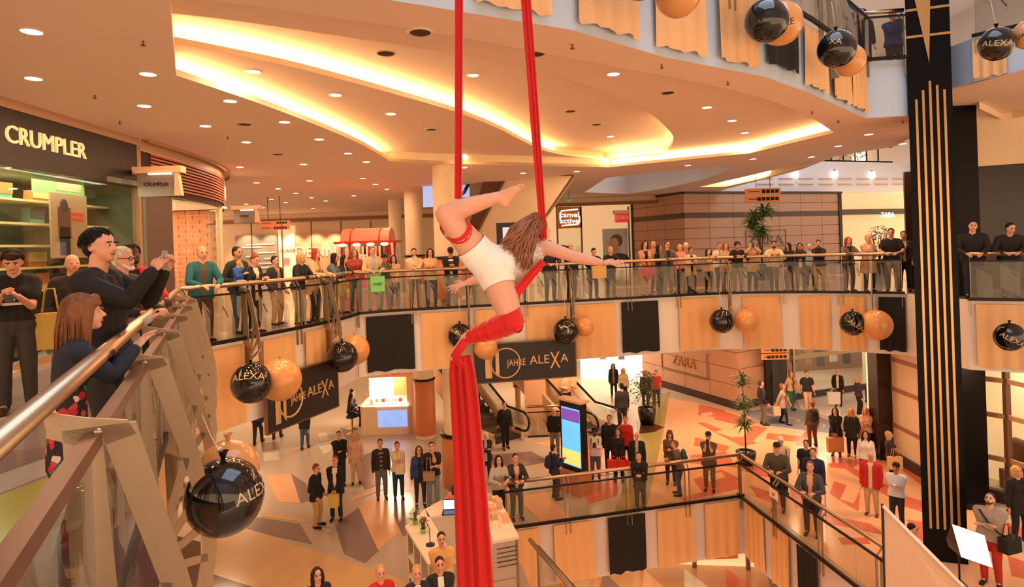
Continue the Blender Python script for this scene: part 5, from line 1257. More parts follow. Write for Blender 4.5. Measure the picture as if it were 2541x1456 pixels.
rp('blond man in a teal jacket over an olive shirt at the rail', PLL, 500, 612, hair=('short', 'blond'), top=TEAL, inner=OLV, legs=('trousers', BRN), skin=0, hem=.46, lean=10, yaw=-15)
r = rp('dark-haired man holding a small boy on his arm', PLL, 590, 612, back=.7, pose='carry', lean=0, hair=('short', 'dark'), top=DK, inner=(150, 160, 90), legs=J, skin=2)
b = r['hands'][1]; person('small boy in a blue hoodie sitting on an arm', r['T'](-.10, -.12, .60) - Vector((0, 0, .28)), .98, seat=.27, yaw=35, face=(0, 4.6), hair=('short', 'lbrown'), top=BLU, legs=('trousers', LGRY), skin=0, child=True, pose='phone_low', vox=.022)
r = rp('woman with a bun in a black coat looking down at a phone', PLL, 627, 630, sex='f', pose='phone_low', lean=4, hair=('bun', 'auburn'), top=BLK, inner=CRM, legs=('leggings', BLK), skin=0, hem=.42, look=(0, 22)); phone(r, 'black smartphone of the woman with a bun')
rp('short-haired man in a dark jacket and tan shirt', PLL, 683, 635, back=.9, lean=0, pose='pocket', hair=('short', 'dark'), top=DK, inner=TAN, legs=('trousers', KHA), skin=1)
rp('laughing blond woman in a black blouse leaning on the rail', PLL, 742, 628, sex='f', lean=14, hair=('bob', 'blond'), top=BLK, legs=('trousers', LGRY), skin=0, tilt=-12)
rp('woman with long red hair in a beige coat', PLL, 779, 617, sex='f', lean=10, hair=('long', 'red'), top=BEI, kind='coat', hem=.38, inner=TAN, legs=BT, skin=0)
rp('dark-haired woman in a denim jacket leaning on the rail', PLL, 820, 628, sex='f', lean=18, hair=('long', 'black'), top=(96, 110, 122), legs=('trousers', OLV), skin=2, yaw=12)
rp('dark-haired woman in a low-cut black top beside the denim jacket', PLL, 850, 633, sex='f', lean=14, hair=('long', 'black'), top=BLK, kind='tight', inner=(222, 160, 130), legs=('skirt', CRM), skin=1, tilt=10)
rp('brown-haired woman in a rust top behind the rail corner', PLF, 880, 618, back=1.0, sex='f', lean=0, pose='stand', hair=('long', 'lbrown'), top=(170, 70, 50), legs=J, skin=1)
r = rp('grey-haired man in a beige jacket with a green bag', PLF, 924, 612, lean=5, hair=('short', 'lbrown'), top=BEI, inner=(170, 176, 186), legs=('trousers', LGRY), skin=0)
c = (r['hands'][0] + r['hands'][1]) / 2
bag(c + r['fwd'] * .12 + Vector((0, 0, -.12)), .38, .42, 'mint green shop bag hanging over the far rail', (130, 214, 120), math.atan2(r['rt'].y, r['rt'].x), strap=.12, name='green_bag')
text('bag_print', 'Jungle', .1, c + r['fwd'] * .21 + Vector((0, 0, -.33)), r['rt'], (0, 0, 1), BLACKP, bpy.data.objects['green_bag'], ext=.002)
rp('person in an olive jacket and cap with a hand on the face', PLF, 952, 632, pose='mouth', lean=6, hair=('short', 'black'), hat=('cap', BLK), top=(96, 92, 70), legs=('trousers', GRY), skin=1)
rp('dark-haired woman in a beige sweater next to the olive jacket', PLF, 977, 633, sex='f', pose='clasp', lean=0, back=.5, hair=('long', 'dark'), top=BEI, legs=BT, skin=0)
rp('bearded man in a beige sweater with a hand on his chin', PLF, 1027, 617, pose='railchin', lean=10, hair=('short', 'black'), beard='black', top=CRM, legs=('trousers', GRY), skin=1)
rp('curly-haired woman in a beige hoodie and blue jeans', PLF, 1069, 617, sex='f', pose='crossed', lean=3, hair=('curly', 'dark'), top=BEI, legs=J, skin=1, hem=.47)
r = rp('man in a cap and black cardigan over a striped shirt', PLF, 1119, 615, pose='phone_low', lean=0, hair=('short', 'dark'), hat=('cap', BLK), top=BLK, inner=WHT, stripes=BLK, legs=LJ, skin=2, look=(0, 18)); phone(r, 'smartphone held by the man in the striped shirt')
rp('person in an orange top half hidden by the performer', PLF, 1165, 628, lean=6, sex='f', hair=('long', 'auburn'), top=(214, 120, 80), legs=('jeans', JEAN), skin=0)
rp('dark-haired man in black behind the performer', PLF, 1243, 600, lean=4, hair=('short', 'black'), top=BLK, legs=BT, skin=1, back=.5)
rp('person in pale blue jeans behind the performer', PLF, 1290, 620, lean=6, hair=('short', 'brown'), top=GRY, legs=LJ, skin=1)
rp('person in a dark jacket beside the performer head', PLF, 1362, 596, lean=4, hair=('short', 'brown'), top=DK, legs=J, skin=1, hem=.46)
r = rp('bearded man in a black jacket holding a phone to his ear', PLF, 1414, 603, pose='ear', lean=0, back=.5, hair=('bald', 'dark'), beard='lbrown', top=BLK, legs=BT, skin=1, hem=.45, yaw=20)
r = rp('young man in a black jacket leaning over a beige bag', PLF, 1470, 615, lean=18, hair=('short', 'black'), top=BLK, legs=BT, skin=1, look=(0, 15))
bag((r['hands'][0] + r['hands'][1]) / 2 + r['fwd'] * .14 + Vector((0, 0, -.1)), .42, .36, 'beige printed bag hanging over the far rail', (214, 174, 110), math.atan2(r['rt'].y, r['rt'].x), strap=.1, name='beige_bag')
rp('blond boy in a black jacket by the outstretched hand', PLF, 1513, 612, lean=14, hair=('short', 'blond'), top=BLK, legs=('trousers', BLK), skin=0)
r = rp('brown-haired woman in a red pinafore dress', PLF, 1600, 598, sex='f', pose='clasp', lean=0, hair=('bob', 'dark'), top=(206, 150, 130), kind='tight', inner=BLK, legs=('skirt', REDC), skin=0)
bag((r['hands'][0] + r['hands'][1]) / 2 + r['fwd'] * .08 + Vector((0, 0, .12)), .36, .3, 'bright red handbag held by the woman in the red dress', REDC, strap=.1, name='handbag')
rp('bald man standing behind the red dress', PLF, 1621, 598, back=1.4, lean=0, pose='stand', hair=('bald', 'lbrown'), top=TAN, legs=BT, skin=1)
rp('black-haired woman in black turned towards the plaid shirt', PLF, 1634, 606, sex='f', lean=0, back=.6, pose='clasp', hair=('long', 'black'), top=BLK, legs=BT, skin=1, yaw=40)
rp('man with glasses in a plaid shirt over black', PLF, 1656, 598, lean=4, hair=('short', 'brown'), top=mat('plaid_shirt', (96, 88, 80), .8, var=.75, scale=14), inner=BLK, legs=('trousers', (96, 104, 104)), skin=0, glasses=True, hem=.44)
rp('woman in a pink top behind the plaid shirt', PLF, 1688, 606, sex='f', back=.8, lean=0, pose='stand', hair=('pony', 'blond'), top=PNK, legs=J, skin=0)
rp('white-haired man in a grey jacket behind the pink top', PLF, 1702, 602, back=1.3, lean=0, pose='stand', hair=('short', 'white'), top=GRY, legs=BT, skin=0)
rp('dark-haired woman in a white jacket with a dark scarf', PLF, 1714, 614, sex='f', lean=6, pose='phone_low', hair=('short', 'dark'), top=CRM, inner=BLK, legs=J, skin=2, hem=.38)
rp('young girl resting crossed arms on the far rail', PLF, 1757, 618, sex='f', lean=8, hair=('long', 'dark'), top=BEI, legs=('leggings', NAVY), skin=0, child=True)
rp('man in white and black behind the young girl', PLF, 1786, 602, back=.9, lean=0, pose='stand', hair=('short', 'lbrown'), top=WHT, inner=BLK, legs=BT, skin=0)
rp('woman with long brown hair in a grey-beige coat', PLF, 1801, 602, sex='f', lean=4, pose='clasp', hair=('long', 'lbrown'), top=(190, 158, 134), hem=.42, legs=('trousers', GRY), skin=0)
rp('young man in a black sweater and grey jeans leaning on the rail', PLF, 1829, 600, lean=16, hair=('afro', 'black'), top=BLK, legs=LJ, skin=2)
r = rp('woman in a tan coat photographing with a raised phone', PLF, 1864, 604, sex='f', lean=0, pose='phone_up', hair=('short', 'blond'), top=KHA, hem=.42, legs=BT, skin=0); phone(r, 'smartphone raised by the woman in the tan coat')
rp('bearded man in a cream hoodie leaning far over the rail', PLF, 1919, 597, lean=24, hair=('short', 'black'), beard='black', top=CRM, legs=('jeans', (62, 70, 78)), skin=2, stride=.05)
rp('woman with long black hair in a black jacket', PLF, 1957, 602, sex='f', lean=6, back=.5, pose='clasp', hair=('long', 'black'), top=BLK, legs=BT, skin=2, yaw=-40)
rp('woman with glasses and a red bag, hand at her mouth', PLF, 1984, 603, sex='f', lean=6, pose='mouth', hair=('long', 'dark'), top=DK, inner=WHT, legs=('trousers', BRN), skin=1, glasses=True)
rp('person in a pale blue shirt behind the crowd', PLF, 2008, 605, back=1.6, lean=0, pose='stand', hair=('short', 'grey'), top=(150, 180, 214), legs=BT, skin=1)
rp('woman in a black sweater and beige trousers, hands at her mouth', PLF, 2031, 596, sex='f', lean=6, pose='mouth', hair=('bun', 'dark'), top=BLK, legs=('trousers', (196, 176, 140)), skin=1)
rp('red-haired woman in a black scarf and patterned shirt', PLF, 2103, 588, sex='f', lean=4, hair=('bob', 'red'), top=mat('camo_shirt', (110, 92, 70), .8, var=.7, scale=16), inner=BLK, legs=('trousers', (70, 70, 66)), skin=0, yaw=35)
rp('blond woman in a long beige coat and white scarf', PLF, 2155, 582, sex='f', lean=2, pose='chin', hair=('short', 'blond'), top=(216, 176, 140), kind='coat', hem=.33, inner=WHT, legs=BT, skin=0, yaw=30)
rp('dark-haired young man in a black printed t-shirt', PLF, 2212, 567, lean=8, hair=('short', 'black'), top=BLK, kind='tee', legs=('trousers', GRY), skin=1)
rp('brown-haired woman in a dark leather jacket by the column', PLF, 2250, 573, sex='f', lean=2, back=.62, pose='pocket', hair=('pony', 'brown'), top=DK, inner=CRM, legs=BT, skin=1)
rp('man in a black jacket leaning on the rail right of the column', PLR, 2413, 548, lean=12, back=.34, hair=('short', 'black'), top=BLK, legs=('jeans', NAVY), skin=0, vox=.022, tilt=8, build=1.1)
rp('young man in black leaning on the rail farther from the column', PLR, 2505, 553, lean=16, back=.34, hair=('short', 'black'), top=BLK, legs=('jeans', (90, 96, 104)), skin=0, vox=.022, look=(25, 12), build=1.05)

# ---- people on the left walkway
def on_floor(x, y, z=0.0): return PZ(x, y, z)
p = PD(46, 1000, 6.6); p.z = 0
r = person('woman with short dark hair in a black printed top looking at her phone', p, 1.78, face=(-1.2, 0), sex='f', pose='phone_low', hair=('fringe', 'dark'), top=BLK, kind='tee', hem=.56, legs=('trousers', (64, 58, 54)), shoes=(70, 46, 36), skin=0, look=(0, 26), vox=.014, detail=True, hands=[(-.035, -.20, .72), (.035, -.20, .715)])
phone(r, 'dark smartphone held low by the woman in the black top', fwd=(r['hands'][0] + r['hands'][1]) / 2 - Vector((0, 0, .04)))
for i_, (w_, z_) in enumerate(((.15, .715), (.05, .69), (.17, .665))):
    mb = MB(); mb.box((0, 0, 0), (w_, .004, .028)); me = mb.mesh('chest_print'); c = r['T'](0, -.113, z_); me.transform(r['W'].inverted() @ Matrix.Translation(c) @ Matrix.Rotation(math.atan2(r['rt'].y, r['rt'].x), 4, 'Z')); link('chest_print', me, W_PAINT, r['o'], world=False)
bag(r['T'](.17, 0.0, .60), .34, .42, 'yellow tote bag hanging at the side of the phone woman', (206, 170, 84), .6, name='tote_bag')
p, fc, n = behind(PLN, 290, .34, 0, 1.2); p = Vector(PLN.at(4.2)[0] - Vector((PLN.at(3)[1].y, -PLN.at(3)[1].x)) * .2).to_3d()
r = person('dark-haired man in a black sweater filming with his phone', p, 1.85, face=(3.0, 5.4), yaw=-4, pose='phone', hair=('short', 'black'), top=(20, 17, 17), kind='long', hem=.48, legs=('trousers', DK), skin=1, look=(-10, 0), vox=.013, detail=True, hands=[(-.015, -.215, .825), (.05, -.225, .82)], build=1.05)
phone(r, 'silver smartphone held up by the man in the black sweater', (150, 156, 166), fwd=(r['hands'][0] + r['hands'][1]) / 2 + Vector((0, 0, .03)))
FLOR = mat('floral_skirt', (24, 18, 24), .8, var=.1)
nt = FLOR.node_tree; vo = nt.nodes.new('ShaderNodeTexVoronoi'); vo.inputs['Scale'].default_value = 24; cr = nt.nodes.new('ShaderNodeValToRGB'); tc = [n_ for n_ in nt.nodes if n_.type == 'TEX_COORD'][0]
nt.links.new(tc.outputs['Object'], vo.inputs['Vector'])
cr.color_ramp.interpolation = 'CONSTANT'; el = cr.color_ramp.elements; el[0].position = 0; el[0].color = (.5, .02, .03, 1); el[1].position = .3; el[1].color = (.02, .012, .02, 1)
for po, co in ((.45, (.6, .05, .05, 1)), (.6, (.03, .12, .2, 1)), (.68, (.02, .012, .02, 1)), (.8, (.7, .55, .5, 1)), (.86, (.02, .25, .2, 1)), (.93, (.45, .02, .1, 1))):
    e_ = el.new(po); e_.color = co
sep = nt.nodes.new('ShaderNodeSeparateColor'); nt.links.new(vo.outputs['Color'], sep.inputs[0]); nt.links.new(sep.outputs[0], cr.inputs[0])
mxx = nt.nodes.new('ShaderNodeMix'); mxx.data_type = 'RGBA'; lt = nt.nodes.new('ShaderNodeMath'); lt.operation = 'LESS_THAN'; lt.inputs[1].default_value = .6
nt.links.new(vo.outputs['Distance'], lt.inputs[0]); nt.links.new(lt.outputs[0], mxx.inputs[0]); mxx.inputs[6].default_value = (.018, .012, .02, 1); nt.links.new(cr.outputs[0], mxx.inputs[7]); nt.links.new(mxx.outputs[2], nt.nodes['Principled BSDF'].inputs['Base Color'])
d = PLN.at(2.3)[1]; n2 = Vector((d.y, -d.x)); p = (PLN.at(3.1)[0] - n2 * .2).to_3d()
person('little girl with brown hair in a navy top and floral skirt', p, 1.41, face=(p.x + n2.x, p.y + n2.y), yaw=12, sex='f', child=True, hair=('fringe_long', 'lbrown'), top=(30, 34, 50), kind='long', hem=.655, legs=('skirt', FLOR), skin=0, shoes=(150, 30, 36), lean=13, vox=.011, detail=True, hands=[(.0, -.235, .76), (.065, -.24, .765)], look=(6, 0))
p = PD(187, 900, 7.6); p.z = 0
person('bald older man in a dark waistcoat and white shirt', p, 1.70, face=(0, 3), pose='pocket', hair=('bald', 'white'), top=DK, inner=WHT, legs=('trousers', NAVY), skin=0, vox=.017, detail=True)
p = (PLN.at(6.1)[0] - n2 * .3).to_3d()
person('white-haired man with glasses and a moustache', p, 1.74, face=(0.5, 5.5), pose='rail', rail=.3, hair=('short', 'white'), beard='white', top=DK, inner=GRY, legs=('trousers', LGRY), skin=0, glasses=True, vox=.016, detail=True, lean=4)
p = (PLN.at(7.5)[0] - n2 * .36).to_3d()
person('man with dark skin in a red jacket behind the white-haired man', p, 1.80, face=(0, 4), pose='rail', rail=.6, hair=('short', 'black'), beard='black', top=REDC, inner=BLK, legs=BT, skin=4, vox=.017, detail=True, lean=2)
p = (PLN.at(5.1)[0] - n2 * .3).to_3d()
person('child in a pale grey shirt and green shorts holding the handrail', p, 1.18, face=(p.x + n2.x, p.y + n2.y), pose='rail', rail=.34, child=True, hair=('short', 'lbrown'), top=(190, 180, 170), legs=('shorts', (70, 170, 60)), skin=1, vox=.016, lean=4)
p = (PLN.at(3.2)[0] - n2 * .95).to_3d()
person('toddler in a grey shirt and green shorts beside the girl', p, 1.02, face=(p.x + n2.x, p.y + n2.y), pose='stand', child=True, hair=('bald', 'blond'), top=(92, 96, 104), kind='tee', legs=('shorts', (110, 200, 60)), skin=0, vox=.016)
# ---- upper storey
p = PZ(2140, 20, ZU); 
q = PZ(2138, 22, ZU + 1.68); q.z = ZU; person('woman in black on the upper storey', q, 1.68, face=(4, 5), sex='f', pose='stand', hair=('bob', 'black'), top=BLK, legs=BT, skin=1)
q = PZ(2215, 26, ZU + 1.72); q.z = ZU; person('man in a blue jacket leaning on the upper railing', q, 1.72, face=(7, 5), pose='phone', hair=('short', 'dark'), top=(50, 60, 96), legs=BT, skin=1)
q = PZ(2112, 32, ZU + 1.7); q.z = ZU; person('person in a pale blue shirt on the upper storey', q, 1.7, face=(3, 5), pose='stand', hair=('short', 'dark'), top=(176, 200, 214), legs=('trousers', GRY), skin=1)
# ---- lower storey
def lp_(label, x, yf, yt=None, **kw):
    p = PZ(x, yf, ZL); h = kw.pop('h', None)
    if h is None: h = max(1.5, min(1.9, PD(x, yt, p.y).z - ZL)) if yt else 1.7
    kw.setdefault('face', (0.0, 4.6)); kw.setdefault('look', (0, -14))
    return person(label, p, h, **kw)
SR = (2.0, 0.0)
lp_('man in a black hooded jacket and beige trousers seen from the side', 787, 1306, 1150, face=(3, 13.5), hair=('short', 'lbrown'), top=BLK, hem=.44, legs=('trousers', KHA), skin=0, look=(0, 12), pose='pocket')
r = lp_('young man in an open black jacket carrying a yellow bag', 836, 1288, 1132, hair=('short', 'lbrown'), top=BLK, inner=WHT, legs=('jeans', NAVY), skin=0, hem=.42, pose='clasp', yaw=-20)
bag((r['hands'][0] + r['hands'][1]) / 2 + Vector((0, 0, -.05)) + r['fwd'] * .08, .26, .34, 'yellow plastic bag in the hands of the young man', (226, 196, 96), name='plastic_bag', strap=.06)
lp_('man in a black hoodie with a red logo', 845, 1204, 1070, hair=('short', 'brown'), top=BLK, legs=('jeans', NAVY), skin=1, pose='chin')
lp_('blond woman in a pale pink quilted coat', 884, 1198, 1078, sex='f', hair=('long', 'blond'), top=(236, 190, 158), kind='coat', hem=.42, legs=('trousers', (222, 188, 156)), skin=0, pose='pocket')
lp_('man in a black top and jeans walking away', 757, 1114, 1018, face=(-8, 40), hair=('short', 'dark'), top=BLK, legs=J, skin=1, pose='walk', stride=.07)
lp_('woman in black trousers below the anniversary sign', 688, 1088, None, face=(-10, 40), sex='f', hair=('long', 'dark'), top=DK, legs=('jeans', NAVY), skin=1, pose='walk', stride=.08)
lp_('person in black walking at the left end of the anniversary sign', 641, 1102, None, face=(-12, 40), hair=('short', 'dark'), top=BLK, legs=BT, skin=1, pose='walk', stride=.1)
lp_('man in a dark leather jacket and grey jeans', 948, 1236, 1090, hair=('short', 'brown'), top=(44, 34, 32), inner=GRY, stripes=BLK, legs=('jeans', (110, 108, 104)), skin=1, pose='stand', shoes=(60, 36, 28))
r = lp_('woman with a bun in a white jacket holding a tote bag', 990, 1236, 1097, sex='f', hair=('bun', 'dark'), top=CRM, legs=('jeans', (46, 58, 84)), skin=0, pose='chin', hem=.5)
bag(r['T'](.03, -.14, .68), .26, .3, 'white tote bag with a red print', (236, 214, 190), name='tote_bag', strap=.1)
lp_('woman with long hair in a black dress and blue jacket', 1044, 1255, 1107, sex='f', hair=('long', 'brown'), top=(40, 60, 104), inner=BLK, hem=.5, legs=('leggings', DK), skin=0, glasses=True)
r = lp_('man in a black t-shirt with a shoulder bag', 1076, 1256, 1097, hair=('short', 'brown'), top=BLK, kind='tee', legs=LJ, skin=1, pose='chin')
bag(r['T'](-.06, -.12, .60), .3, .24, 'tan shoulder bag of the man in the black t-shirt', (170, 130, 92), name='shoulder_bag', strap=.35)
lp_('white-haired woman in a dark jacket with crossed arms', 1208, 1198, 1071, sex='f', hair=('bob', 'white'), top=(34, 32, 40), inner=LGRY, legs=('jeans', NAVY), skin=0, pose='crossed', hem=.45)
lp_('man in black stepping off the escalator', 1255, 1112, 997, hair=('short', 'black'), top=BLK, legs=BT, skin=1, pose='walk', stride=.05, face=(2, 10))
pl1 = Vector(VOID[0]).to_2d(); dvv = (Vector(VOID[1]).to_2d() - pl1).normalized(); nv = Vector((dvv.y, -dvv.x))
for lab, x, yt, kw in (('dark-haired woman in a grey sweater at the lower rail', 1232, 1170, dict(sex='f', hair=('curly', 'black'), top=LGRY, legs=BT, skin=1)), ('woman in a dark blazer leaning on the lower rail', 1290, 1163, dict(sex='f', hair=('pony', 'dark'), top=DK, inner=(222, 160, 130), legs=('trousers', (96, 88, 80)), skin=1))):
    t_ = PV1.hit(x, ZL + .5); q, d_ = PV1.at(t_); q = q - nv * .36; person(lab, (q.x, q.y, ZL), 1.66, face=(q.x + nv.x, q.y + nv.y), pose='rail', rail=.36, lean=8, look=(0, -14), zoff=0, hands=[(-.07, -.215, .66), (.07, -.215, .66)], **kw)
lp_('grey-haired man in a black pullover behind the totem', 1378, 1128, 1012, hair=('short', 'grey'), top=BLK, legs=('trousers', GRY), skin=1, pose='pocket')
r = lp_('person in a navy jacket reading the totem screen', 1378, 1238, 1107, face=(5, 19), yaw=-10, hair=('short', 'dark'), top=NAVY, hem=.46, legs=('trousers', (70, 44, 44)), skin=1, pose='phone_low', look=(0, -5)); backpack(r, 'navy backpack of the totem reader', (34, 40, 56))
r = lp_('curly-haired woman in a white sweater holding a phone', 1479, 1188, 1070, sex='f', hair=('afro', 'black'), top=WHT, legs=('jeans', (92, 100, 110)), skin=4, pose='phone_low', hem=.47); phone(r, 'smartphone of the woman in the white sweater'); backpack(r, 'black backpack of the woman in the white sweater', BLK)
lp_('tall man in a black jacket behind the red balloons', 1516, 1168, 1030, hair=('short', 'black'), top=BLK, legs=BT, skin=1, hem=.42)
lp_('grey-haired woman in a bright red jacket', 1556, 1160, 1033, sex='f', hair=('short', 'auburn'), top=REDC, legs=BT, skin=0, hem=.45)
r = lp_('woman in a black jacket carrying red shopping bags', 1537, 1192, 1070, sex='f', hair=('long', 'brown'), top=BLK, legs=BT, skin=0, hem=.43, pose='clasp')
for s, n_ in ((-1, 'right'), (1, 'left')): bag(r['T'](s * .1, -.14, .46), .34, .3, 'glossy red shopping bag in the %s hand of the woman in black' % n_, (226, 50, 40), name='red_shopping_bag', strap=.08)
lp_('bald man in an open black jacket and grey shirt', 1584, 1205, 1072, hair=('bald', 'dark'), top=BLK, inner=LGRY, legs=BT, skin=0, hem=.45)
r = lp_('young man in black bending over his phone by the lower rail', 1590, 1262, 1118, hair=('short', 'black'), top=BLK, legs=('trousers', (84, 74, 64)), skin=0, pose='phone_low', lean=14, stride=.06); phone(r, 'smartphone of the bending young man'); backpack(r, 'black backpack of the bending young man', (30, 28, 30))
lp_('woman in a knitted hat and brown jacket', 1666, 1200, 1073, sex='f', hair=('bob', 'brown'), hat=('beanie', (110, 60, 50)), top=(110, 76, 54), legs=BT, skin=0, pose='phone_low')
r = lp_('man in a brown jacket bending with a green backpack', 1685, 1228, 1092, hair=('short', 'lbrown'), top=(112, 80, 58), legs=J, skin=1, lean=16, pose='phone_low', face=(1, 10), yaw=-70); backpack(r, 'dark green backpack on the brown jacket', (50, 80, 70))
r = lp_('man in a black cap and olive shirt taking a picture', 1762, 1216, 1073, hair=('short', 'dark'), hat=('cap', BLK), top=(92, 76, 58), kind='tee', legs=('trousers', (120, 100, 80)), skin=1, pose='phone', hands=[(-.03, -.15, .86), (.03, -.15, .86)], hem=.44); phone(r, 'camera held up by the man in the black cap')
pl2 = [Vector(VOID[1]).to_2d(), Vector(VOID[2]).to_2d()]; dv2 = (pl2[1] - pl2[0]).normalized(); nv2 = Vector((dv2.y, -dv2.x))
for lab, x, kw in (('man in a black cap and olive pullover at the lower rail', 1895, dict(hair=('short', 'dark'), hat=('cap', BLK), top=(80, 70, 56), legs=BT, skin=0, build=1.12)), ('young man in a grey jacket at the lower rail', 1975, dict(hair=('short', 'lbrown'), top=(72, 68, 70), inner=(222, 160, 130), legs=BT, skin=0))):
    t_ = PV2.hit(x, ZL + .6); q, d_ = PV2.at(t_); q = q - nv2 * .4
    person(lab, (q.x, q.y, ZL), 1.70, face=(0, 4.6), pose='rail', rail=.36, lean=4, look=(0, -14), hands=[(-.08, -.2, .65), (.08, -.2, .65)], **kw)
r = lp_('man in a white cap and white hoodie with a backpack', 1942, 1222, 1085, face=(6, 12), hair=('short', 'brown'), hat=('cap', WHT), top=CRM, legs=BT, skin=1, pose='phone_low'); backpack(r, 'maroon backpack of the man in the white cap', (70, 34, 34))
lp_('young man in a black t-shirt and jeans', 2004, 1232, 1098, hair=('short', 'dark'), top=BLK, kind='tee', legs=J, skin=1, pose='stand')
r = lp_('man in a navy tracksuit top leaning on a walking stick', 2022, 1268, 1112, hair=('short', 'brown'), top=(26, 36, 70), legs=BT, skin=0, hands=[(-.14, -.03, .46), (.16, -.1, .46)], build=1.1)
backpack(r, 'blue backpack of the man with the stick', (30, 44, 76))
hd = r['hands'][1]; T = thing('walking_stick', 'thin grey walking stick held by the man in navy', 'walking stick', (hd.x, hd.y, ZL)); mb = MB(); mb.tube([(hd.x, hd.y - .04, ZL), (hd.x, hd.y - .03, hd.z)], .012, 8); obj('shaft', mb, STEEL, T); mb = MB(); mb.tube([(hd.x - .06, hd.y - .03, hd.z), (hd.x + .06, hd.y - .03, hd.z)], .016, 8); obj('handle', mb, BLACKP, T)
lp_('elderly man in a red jacket and beige trousers', 2165, 1276, 1120, hair=('bald', 'white'), top=REDC, inner=CRM, legs=('trousers', (214, 176, 128)), shoes=(120, 44, 36), skin=1, hem=.44, build=1.1)
lp_('young man in a white track jacket with crossed arms', 2228, 1308, 1170, hair=('short', 'black'), hat=('beanie', BLK), top=(226, 226, 232), legs=('jeans', DK), skin=2, pose='crossed')
r = lp_('blond woman in a dark jacket turned away from the stage', 2212, 1205, 1097, sex='f', face=(20, 14), hair=('bob', 'blond'), top=DK, legs=BT, skin=0, pose='stand')
bag(r['T'](-.16, -.02, .6), .36, .34, 'beige handbag on the arm of the blond woman', (236, 190, 130), name='handbag', strap=.2)
lp_('dark-haired woman in a white blouse by the red jacket', 2152, 1205, 1090, sex='f', hair=('long', 'black'), top=WHT, legs=BT, skin=1)
r = lp_('woman with long black hair in a black coat', 2076, 1130, 1013, sex='f', hair=('long', 'black'), top=BLK, kind='coat', hem=.36, legs=BT, skin=1, pose='clasp')
bag((r['hands'][0] + r['hands'][1]) / 2 + r['fwd'] * .08 + Vector((0, 0, -.1)), .5, .46, 'large brown paper bag held by the woman in the black coat', (206, 140, 90), name='paper_bag', strap=.1)
lp_('blond woman in a long dark coat with brown boots', 2116, 1132, 1015, sex='f', hair=('long', 'blond'), top=DK, kind='coat', hem=.4, legs=BT, skin=0, pose='pocket', shoes=(110, 60, 40))
r = lp_('woman in a pink jacket with a beige bag', 2152, 1130, 1020, sex='f', hair=('long', 'blond'), top=(236, 186, 156), legs=BT, skin=0, pose='crossed')
bag(r['T'](-.14, -.1, .6), .5, .42, 'peach shopping bag of the woman in the pink jacket', (230, 160, 110), name='paper_bag', strap=.1)
r = lp_('woman in a brown jacket seen from behind', 2018, 1108, 1016, sex='f', face=(10, 40), hair=('pony', 'auburn'), top=(110, 84, 66), legs=('trousers', BRN), skin=1); backpack(r, 'small black backpack of the woman seen from behind', BLK)
lp_('man in a navy sweater and grey jeans looking aside', 1893, 1054, 943, face=(20, 22), hair=('short', 'brown'), top=(36, 34, 44), legs=('jeans', (110, 104, 100)), skin=1, pose='pocket')
r = lp_('woman in a grey coat and dark scarf walking', 1945, 1052, 957, sex='f', face=(16, 17), hair=('bob', 'auburn'), top=(160, 144, 122), inner=(70, 34, 34), legs=BT, skin=0, pose='walk', stride=.1, hem=.42)
bag(r['hands'][0] + Vector((0, 0, -.06)), .26, .34, 'pale paper bag of the walking woman in grey', (236, 186, 150), name='paper_bag', strap=.06)
lp_('woman in a beige cardigan and green trousers', 1966, 1016, 920, sex='f', face=(14, 15), hair=('long', 'auburn'), top=(196, 158, 112), inner=BRN, legs=('trousers', (30, 96, 70)), skin=0, pose='walk', stride=.06)
lp_('man in a dark polo shirt and beige trousers', 2005, 1020, 920, face=(10, 15), hair=('short', 'brown'), top=(34, 38, 46), kind='tee', legs=('trousers', (222, 182, 136)), skin=1, pose='walk', stride=.08)
r = lp_('grey-haired woman in a black jacket with a printed bag', 2081, 1008, 930, sex='f', hair=('short', 'grey'), top=BLK, inner=CRM, legs=BT, skin=0, pose='walk', stride=.04)
bag(r['T'](-.1, -.12, .42), .5, .5, 'white bag with a coloured print', (240, 232, 226), name='printed_bag', strap=.1)
lp_('blond woman in a purple jacket by the dark pier', 2132, 1030, 960, sex='f', face=(22, 22), hair=('bob', 'blond'), top=(70, 44, 60), legs=BT, skin=0)
lp_('brown-haired woman in black by the dark pier', 2160, 1050, 972, sex='f', face=(22, 22), hair=('long', 'lbrown'), top=BLK, legs=BT, skin=0)
lp_('woman with long black hair in a black coat near the bright shop', 1524, 985, 915, sex='f', hair=('long', 'black'), top=BLK, inner=GRY, legs=BT, skin=1, hem=.42)
lp_('woman in a pale shawl near the bright shop', 1549, 1000, 935, sex='f', hair=('long', 'blond'), top=(220, 196, 170), legs=BT, skin=0)
lp_('man in a red t-shirt walking past the brown wall', 1630, 1010, 918, face=(0, 8), hair=('short', 'lbrown'), top=REDC, kind='tee', legs=('jeans', (46, 58, 70)), skin=0, pose='walk', stride=.1)
lp_('blond woman in a dark jacket beside the red t-shirt', 1603, 1010, 937, sex='f', face=(0, 8), hair=('long', 'blond'), top=DK, legs=BT, skin=0)
r = lp_('man in a grey hoodie with crossed arms and red trousers', 2462, 1450, 1232, hair=('short', 'dark'), beard='brown', top=(160, 142, 130), legs=('trousers', (176, 40, 32)), skin=0, pose='crossed', h=1.78, vox=.02, look=(0, -25), build=1.08)
bag(r['T'](.17, -.02, .60), .4, .3, 'black messenger bag on the hip of the grey hoodie', (24, 20, 20), .3, name='messenger_bag', strap=.2, d=.16)
mb = MB(); mb.tube([r['T'](-.08, -.06, .82), r['T'](0, -.095, .72), r['T'](.1, -.085, .62), r['T'](.16, -.02, .58)], .018, 6); obj('bag_strap', mb, BLACKP, bpy.data.objects['messenger_bag'])
